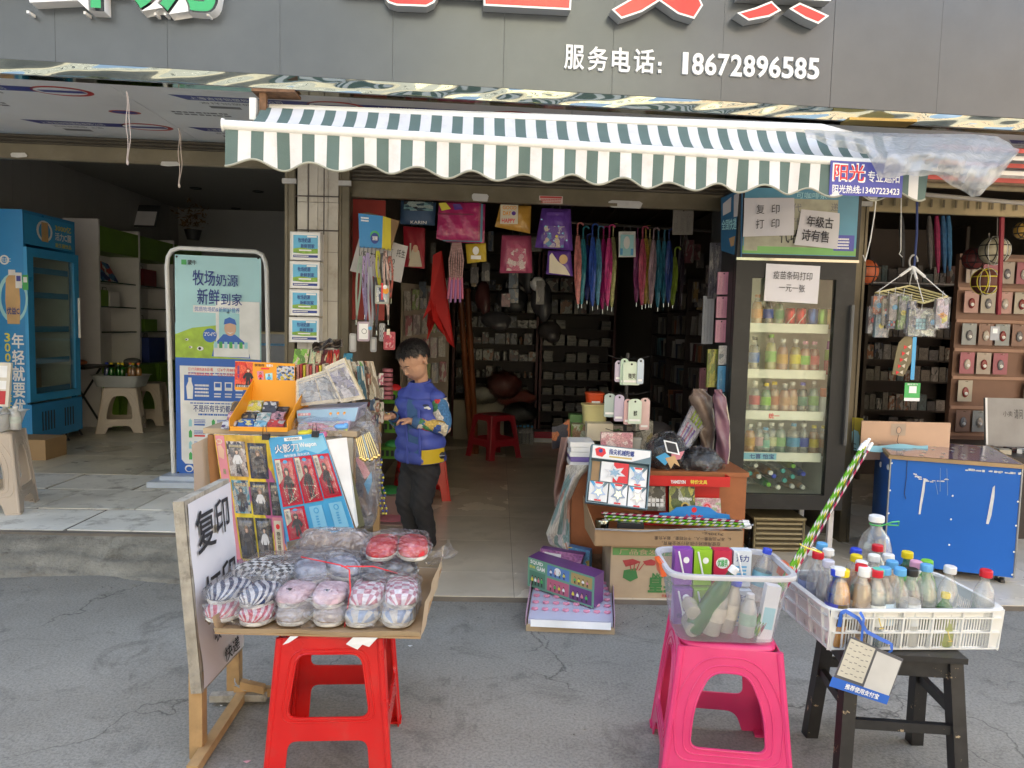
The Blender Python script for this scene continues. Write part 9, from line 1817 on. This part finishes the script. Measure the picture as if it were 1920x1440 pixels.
for k0,k1 in(((-1,-1),(1,-1)),((-1,1),(1,1)),((-1,-1),(-1,1)),((1,-1),(1,1))):stretch(k0,k1,.06,.05,'apron')
stretch((-1,-1),(1,-1),.5);stretch((-1,1),(1,1),.30);stretch((-1,-1),(-1,1),.38);stretch((1,-1),(1,1),.38)
mcr=mat('crate_white',(.74,.74,.72),.38,var=.04,dirt=.08,dcol=(.5,.48,.42));ZC=Hs+.001;CM=MT((1.325,2.405,ZC))@MO(rad(2.5),4,'Z');cw,cd,chh=.285,.18,.135
o=thing('bottle_crate','white slotted plastic crate packed with old drink bottles on the black stool','crate',(1.275,2.405,ZC));t=MB();loops_mesh(t,[sqloop(cw-.02,0,32,9,cd-.02),sqloop(cw-.02,.006,32,9,cd-.02)],mcr,CM);t.build('base',o,sm_=0)
def crate_side(L,M,nx):
 x0,x1=-L+.04,L-.04;holes=[];seg=(x1-x0)/nx
 for i in range(nx):
  n_=max(5,int(seg/.0105));st_=(seg-.014)/n_
  for j in range(n_):
   a=x0+seg*i+.007+st_*j+st_*.2;
   for z0,z1 in((.010,.055),(.066,.104)):holes.append([(a,z0),(a+st_*.6,z0),(a+st_*.6,z1),(a,z1)])
 vs,fs=fill2d([[(-L,0),(L,0),(L,.132),(-L,.132)]]+holes,.003,.0003);t=MB();t.add([M@V((v.x,v.z-.06*(.13-v.y)*-0+(.13-v.y)*.10,v.y))for v in vs],fs,mcr);pn=t.build('side_panel',o,sm_=0)
 t=MB()
 for i in range(nx+1):a=x0+seg*i;t.add([M@V((a+dx,dy+(.13-z)*.10,z))for z in(.004,.13)for dx,dy in((-.003,-.009),(.003,-.009),(.003,-.001),(-.003,-.001))],[(0,1,5,4),(3,0,4,7),(1,2,6,5)],mcr)
 for z in(.006,.060,.108):t.add([M@V((x,dy+(.13-z)*.10,z+dz))for x in(-L+.01,L-.01)for dy,dz in((-.009,-.002),(-.009,.002),(-.001,.002),(-.001,-.002))],[(0,4,5,1),(1,5,6,2),(3,7,4,0)],mcr)
 t.build('ribs',pn,sm_=0)
for an,L,D,nx in((0,cw,cd,5),(PI,cw,cd,5),(PI/2,cd,cw,3),(-PI/2,cd,cw,3)):crate_side(L-.004,CM@MO(an,4,'Z')@MT((0,-D,0)),nx)
t=MB();loops_mesh(t,[sqloop(cw-.004,.128,48,9,cd-.004),sqloop(cw+.012,.128,48,9,cd+.012),sqloop(cw+.013,.134,48,9,cd+.013),sqloop(cw+.008,.138,48,9,cd+.008),sqloop(cw-.004,.137,48,9,cd-.004),sqloop(cw-.004,.128,48,9,cd-.004)],mcr,CM,False,False);t.build('rim',o,sm_=40)
bt=[(1649,1024,'red','cola',.20,None,None),(1608,1042,'yellow','amber',.80,None,None),(1559,1038,'white','clear',.6,None,None),(1545,1042,'sky','clear',.5,None,(.15,.3,.55)),(1532,1055,'white','clear',.6,None,(.25,.3,.5)),(1569,1059,'lilac','clear',.7,None,None),(1613,1059,'white','tea',.85,None,(.45,.28,.12)),(1548,1068,'yellow','orange',.85,None,(.10,.07,.03)),(1644,1048,'white','peach',.7,None,None),(1684,1046,'white','amber',.75,None,None),(1703,1037,'yellow',None,.5,'g',None),(1733,1053,'green','green',.5,'g',None),(1689,1064,'sky','lemon',.5,None,None),(1657,1071,'mint','mint',.7,None,None),(1578,1077,'silver','clear',.7,None,(.03,.04,.30)),(1626,1073,'white','tea',.8,None,None),(1642,1086,'white','clear',.75,None,None),(1669,1079,'red','mint',.75,None,(.66,.68,.68)),(1593,1093,'white','clear',.7,None,(.04,.05,.35)),(1737,1069,'silver','clear',.6,None,None),(1762,1068,'pink',None,.6,None,(.10,.04,.05)),(1706,1087,'blue','blue',.7,'b',None),(1719,1092,'red','clear',.7,None,(.64,.66,.64)),(1755,1082,'sky','clear',.7,None,None),(1762,1094,'sky','clear',.7,None,(.42,.55,.66)),(1786,1077,'sky','clear',.8,None,None),(1807,1090,'black','white',.6,None,(.55,.58,.6)),(1835,1080,'red','clear',.7,None,None),(1848,1092,'silver','lemon',.45,None,None),(1515,1063,'yellow','orange',.85,None,None),(1600,1030,'blue',None,.5,None,None),(1490,1052,'red','clear',.7,None,None)]
names={'clear':'clear water','amber':'amber tea','tea':'brown tea','orange':'orange drink','peach':'peach drink','mint':'pale mint drink','cola':'dark cola','lemon':'lemon drink','blue':'blue drink','green':'green drink','white':'whitish drink',None:'nothing'}
seen={}
hb=.250;zc=ZC+.006+hb-.008;LP=[]
for q in bt:d=C2W@V(((q[0]-960)/F_PX,(720-q[1]-3)/F_PX,-1));LP.append((CM.inverted()@(CAM+d*((zc-CAM_H)/d.z))).to_2d())
fx2=[V((.165,-.135)),V((-.215,-.125)),V((.06,.175))]
for it in range(160):
 for i,p in enumerate(LP):
  for j,q in enumerate(LP+fx2):
   if i!=j:
    dd=p-q;ln_=max(dd.length,1e-4);mn=.066 if j<len(LP)else(.064 if j<len(LP)+2 else.092)
    if ln_<mn:p+=dd/ln_*(mn-ln_)*.4
  p.x=max(-cw+.04,min(cw-.04,p.x));p.y=max(-cd+.035,min(cd-.03,p.y))
for(px,py,cap,lq,lv,pe,band),loc in zip(bt,LP):
 p=CM@V((loc.x,loc.y,0))
 key=(cap,lq,pe,band is None);seen[key]=seen.get(key,0)+1;rowname='front' if loc.y<-.06 else('middle' if loc.y<.06 else 'back');side_='left end' if loc.x<-.13 else('left half' if loc.x<0 else('right half' if loc.x<.13 else 'right end'))
 lab='%s%s capped bottle of %s%s, %s row, crate %s'%('second ' if seen[key]>1 else '',cap,names[lq],', labelled' if band else '',rowname,side_)
 bottle(lab,(p.x,p.y,ZC+.006),hb+bn.uniform(-.006,.006),.0325+bn.uniform(-.002,.001),lq,cap,lv,mpetg if pe=='g' else(mpetb if pe=='b' else None),band,RX(bn.uniform(-3,3),bn.uniform(-3,3)),'drink bottles in the white crate',ribs=bn.random()<.5,capr=.0185)
for px,py,cap,lq,pe,h_,lab in((1797,1128,'yellow','green','g',.165,'short green bottle with a yellow cap at the front of the crate'),(1528,1112,'orange','peach',None,.17,'short orange drink bottle with an orange cap at the crate left front')):
 d=C2W@V(((px-960)/F_PX,(720-py-3)/F_PX,-1));p=CAM+d*((ZC+h_-CAM_H)/d.z);loc=CM.inverted()@p;loc.x=max(-cw+.045,min(cw-.045,loc.x));loc.y=max(-cd+.035,min(cd-.035,loc.y));p=CM@loc;bottle(lab,(p.x,p.y,ZC+.006),h_,.028,lq,cap,.7,mpetg if pe else None,None,None,'drink bottles in the white crate')
p=CM@V((.06,.155,.0));jg=bottle('big clear water jug with a white cap and green handle behind the crate bottles',(p.x,p.y+.03,ZC+.006),.335,.058,'clear','white',.3,None,None,None,None,capr=.026,neck=.36,n=24)
t=MB();cz=ZC+.335*.93;c=V((p.x,p.y+.03,cz));t.tube([c+V((.022*cos(q),.022*sin(q),-.004))for q in[i*PI/8 for i in range(16)]],.003,mgrn,5,closed=True);t.tube([c+V((.015,-.015,-.004)),c+V((.04,-.03,.012)),c+V((.068,-.025,.014)),c+V((.07,-.02,-.002)),c+V((.03,-.02,-.001))],.0028,mgrn,5);t.build('handle',jg)
# payment pouch on its blue lanyard
q=[W(1594,1193,2.165),W(1694,1236,2.165),W(1664,1316,2.16),W(1560,1282,2.16)];o=thing('payment_pouch','clear pouch with two white cards and a blue strip hanging off the bottle crate','card pouch',q[0]);f=Face(*q);t=MB();t.slab(*q,.003,mat('pouch_dark',(.10,.10,.11),.3));t.build('pouch',o,sm_=0);f.rect(.02,.03,.48,.80,mat('card_ivory',(.56,.53,.45),.3));f.rect(.52,.06,.98,.86,mat('card_frost',(.55,.54,.52),.3));f.rect(-.04,.86,1.0,1.06,mat('strip_blue',(.02,.12,.50),.35));f.up();f.text('推荐使用支付宝',.22,.90,.82,1.01,mwp,.03)
for i in range(5):
 for j in range(6):f.scrawl(.05+.085*i,.08+.12*j+.02*(i%2),.11+.085*i,.11+.12*j+.02*(i%2),mgr,1,2,i*7+j)
f.mb.build('cards',o,sm_=0)
mlb=mat('lanyard_blue',(.02,.12,.50),.5)
def ribbon(pts,Y,w_,name,parent):
 t=MB();P3=[W(x,y,Y+dy)for x,y,dy in pts];n_=len(P3)-1
 def fn(u,v):
  k=v*n_;i=min(int(k),n_-1);d=(P3[i+1]-P3[i]).normalized();s_=d.cross(V((0,1,0))).normalized();return lerp(P3[i],P3[i+1],k-i)+s_*(u-.5)*w_+V((0,.004*u,0))
 t.grid(fn,1,n_*3,mlb);return t.build(name,parent,sm_=80)
ribbon(((1574,1176,0),(1578,1150,-.01),(1586,1146,-.01),(1610,1160,-.01),(1626,1185,-.012),(1650,1198,-.012),(1672,1208,-.012),(1673,1220,-.015),(1664,1226,-.015),(1640,1222,-.015),(1618,1208,-.012),(1601,1198,-.01)),2.20,.011,'strap',o);ribbon(((1613,1148,0),(1620,1160,-.01),(1616,1200,-.012),(1618,1225,-.015),(1625,1240,-.02)),2.19,.010,'strap',o)
for x,y in((1781,1199),(1652,1175)):t=MB();t.tube([W(x-4,y-16,2.21),W(x,y,2.20),W(x+5,y+3,2.2),W(x-3,y+4,2.2)],.002,mgoldp,5);one('twist_tie',t,'small yellow twist tie on the %s of the white crate front'%('right half' if x>1700 else 'middle'),'tie',W(x,y,2.2))
# drinks in the basins of the milk shop
c=G(212,812,LZ)+V((0,.2,.52))
for k,(dx,cap,lq)in enumerate(((-.16,'blue','blue'),(-.09,'yellow','green'),(-.03,'yellow','green'),(.03,'yellow','green'),(.10,'orange','orange'),(.15,'yellow','amber'),(.19,'orange','orange'))):bottle('%s bottle from the left in the grey basin, %s cap'%(WN[k],cap),c+V((dx,-.04*(k%2),.0)),.24,.033,lq,cap,.8,mpetg if lq=='green' else None,None,None,'bottles in the grey basin')
for k in range(5):bottle('%s white milk bottle from the left in the tray at the left edge'%WN[k],SL+V((-.16+.085*k,-.04+.03*(k%2),.53)),.15,.033,'white','white',.9,None,(.30,.48,.25)if k%2 else(.5,.55,.5),None,'milk bottles in the white tray')
for k in range(5):
 c=G(968+k*7,832,FZ);bottle('%s clear water bottle of the row on the floor behind the red stool'%WN[k],(c.x,8.7+.06*(k%2),FZ),.22,.033,'clear','sky',.9,None,None,None,'water bottles on the shop floor')
X=W(945,780,9.0).x;t=MB();t.box((W(850,780,9.0).x,9.0,FZ),(X,9.2,W(900,750,9).z),mat('cab_cream',(.42,.38,.30),.5));one('low_cabinet',t,'cream low cabinet behind the bamboo poles','cabinet',(-.3,9.1,FZ),sm_=0)
t=MB();a,b_=W(1000,822,8.9),W(1062,803,8.9);t.box((a.x,8.9,FZ),(b_.x,9.1,FZ+.13),mwp);t.box((a.x,8.895,FZ+.05),(b_.x,8.9,FZ+.13),mat('carton_red',(.42,.03,.03),.5));one('shoe_carton',t,'red and white carton on the floor below the book stacks','carton',(a.x,8.9,FZ),sm_=0)
for px,py,Y,r,c,lab in((945,722,8.6,(.20,.16,.15),(.13,.02,.015),'large dark red bag on the cabinet behind the red stool'),(905,738,8.7,(.20,.14,.11),(.34,.33,.28),'pale crumpled plastic bag on the cream cabinet'),(975,775,8.6,(.2,.15,.12),(.03,.03,.03),'black cap shaped bag behind the red stool'),(965,745,8.8,(.25,.12,.10),(.22,.04,.03),'dark red box shape behind the red stool')):
 lump(lab,px,py,Y,r,mat('lump_%d'%px,c,.5,var=.3,bump=.6,bs=12),px)
# goods along the left wall behind the boy
mgrb=mat('basket_green',(.12,.38,.04),.4,var=.15)
for k,(x,y,Y,w_,h_,d_,m_,lab,nm)in enumerate(((727,945,5.2,.26,.14,.3,mat('tub_dusty_pink',(.45,.30,.28),.4),'dusty pink storage box on the floor behind the boy','storage_box'),(728,1000,5.1,.32,.16,.3,mat('tub_dusty_pink',(.45,.30,.28),.4),'lower dusty pink storage box behind the boy legs','storage_box'),(735,745,5.1,.16,.09,.2,mgrb,'upper bright green basket left of the boy','basket'),(738,800,5.1,.16,.09,.2,mgrb,'middle bright green basket left of the boy','basket'),(732,850,5.1,.16,.08,.2,mgrb,'lower bright green basket left of the boy','basket'))):
 p=W(x,y,Y);o=thing(nm,lab,nm.split('_')[-1],p);t=MB();loops_mesh(t,[sqloop(w_*.45,p.z-h_/2,24,6,d_*.45),sqloop(w_*.5,p.z+h_*.4,24,6,d_*.5),sqloop(w_*.54,p.z+h_*.42,24,6,d_*.54),sqloop(w_*.54,p.z+h_/2,24,6,d_*.54)],m_,MT((p.x,Y+.1,0)));t.build('body',o)
 if nm=='basket':
  for j in range(4):t=MB();t.box((p.x-w_*.4+j*w_*.21,Y-.001+.1-d_*.51,p.z-.02),(p.x-w_*.28+j*w_*.21,Y+.004+.1-d_*.5,p.z+.02),mblkp);t.build('slot',o,sm_=0)
 t=MB();t.ell((p.x,Y+.1,p.z+h_*.5),(w_*.35,d_*.35,.04),rg.choice([mredp,mbls,mgrn,mpinkp]));t.build('contents',o)
for k in range(7):p=W(727,745-k*8.5,4.95);t=MB();t.lathe([(.033,p.z-.012),(.036,p.z-.008),(.036,p.z+.008),(.03,p.z+.012)],mat('jar_pink',(.50,.16,.20),.3),16,MT((p.x,4.95,0)));one('round_jar',t,'%s pink round jar from the bottom of the stack left of the boy'%WN[k],'jar',p,'stack of pink jars')
for r in range(4):
 for k in range(5):
  x0=758+k*15+r*2;y0=545+r*47-k*2;f=PFace(x0,y0,x0+13,y0+38,6.3+.1*k);c=((.36,.33,.30),(.30,.10,.12),(.22,.30,.12),(.38,.30,.32),(.25,.26,.3))[(k*2+r)%5];t=f.body(art('art_wall_%d'%((k*2+r)%5),[c,tuple(q*.6 for q in c),(.4,.38,.36)],3),.01);one('hanging_packet',t,'%s packet in the %s row hanging on the left wall behind the boy'%(WN[k],WN[r]),'packet',f.c[3],'packets on the left wall',sm_=0)
t=MB();c0,c1=W(752,540,6.2),W(840,740,7.0);t.slab((c0.x,6.34,c0.z+.05),(c1.x,7.0,c0.z+.05),(c1.x,7.0,.7),(c0.x,6.34,.7),.02,mat('pegwall',(.38,.33,.28),.6));one('display_wall',t,'pale display board on the left wall carrying hanging packets','display wall',(c0.x,6.4,.7),sm_=0)
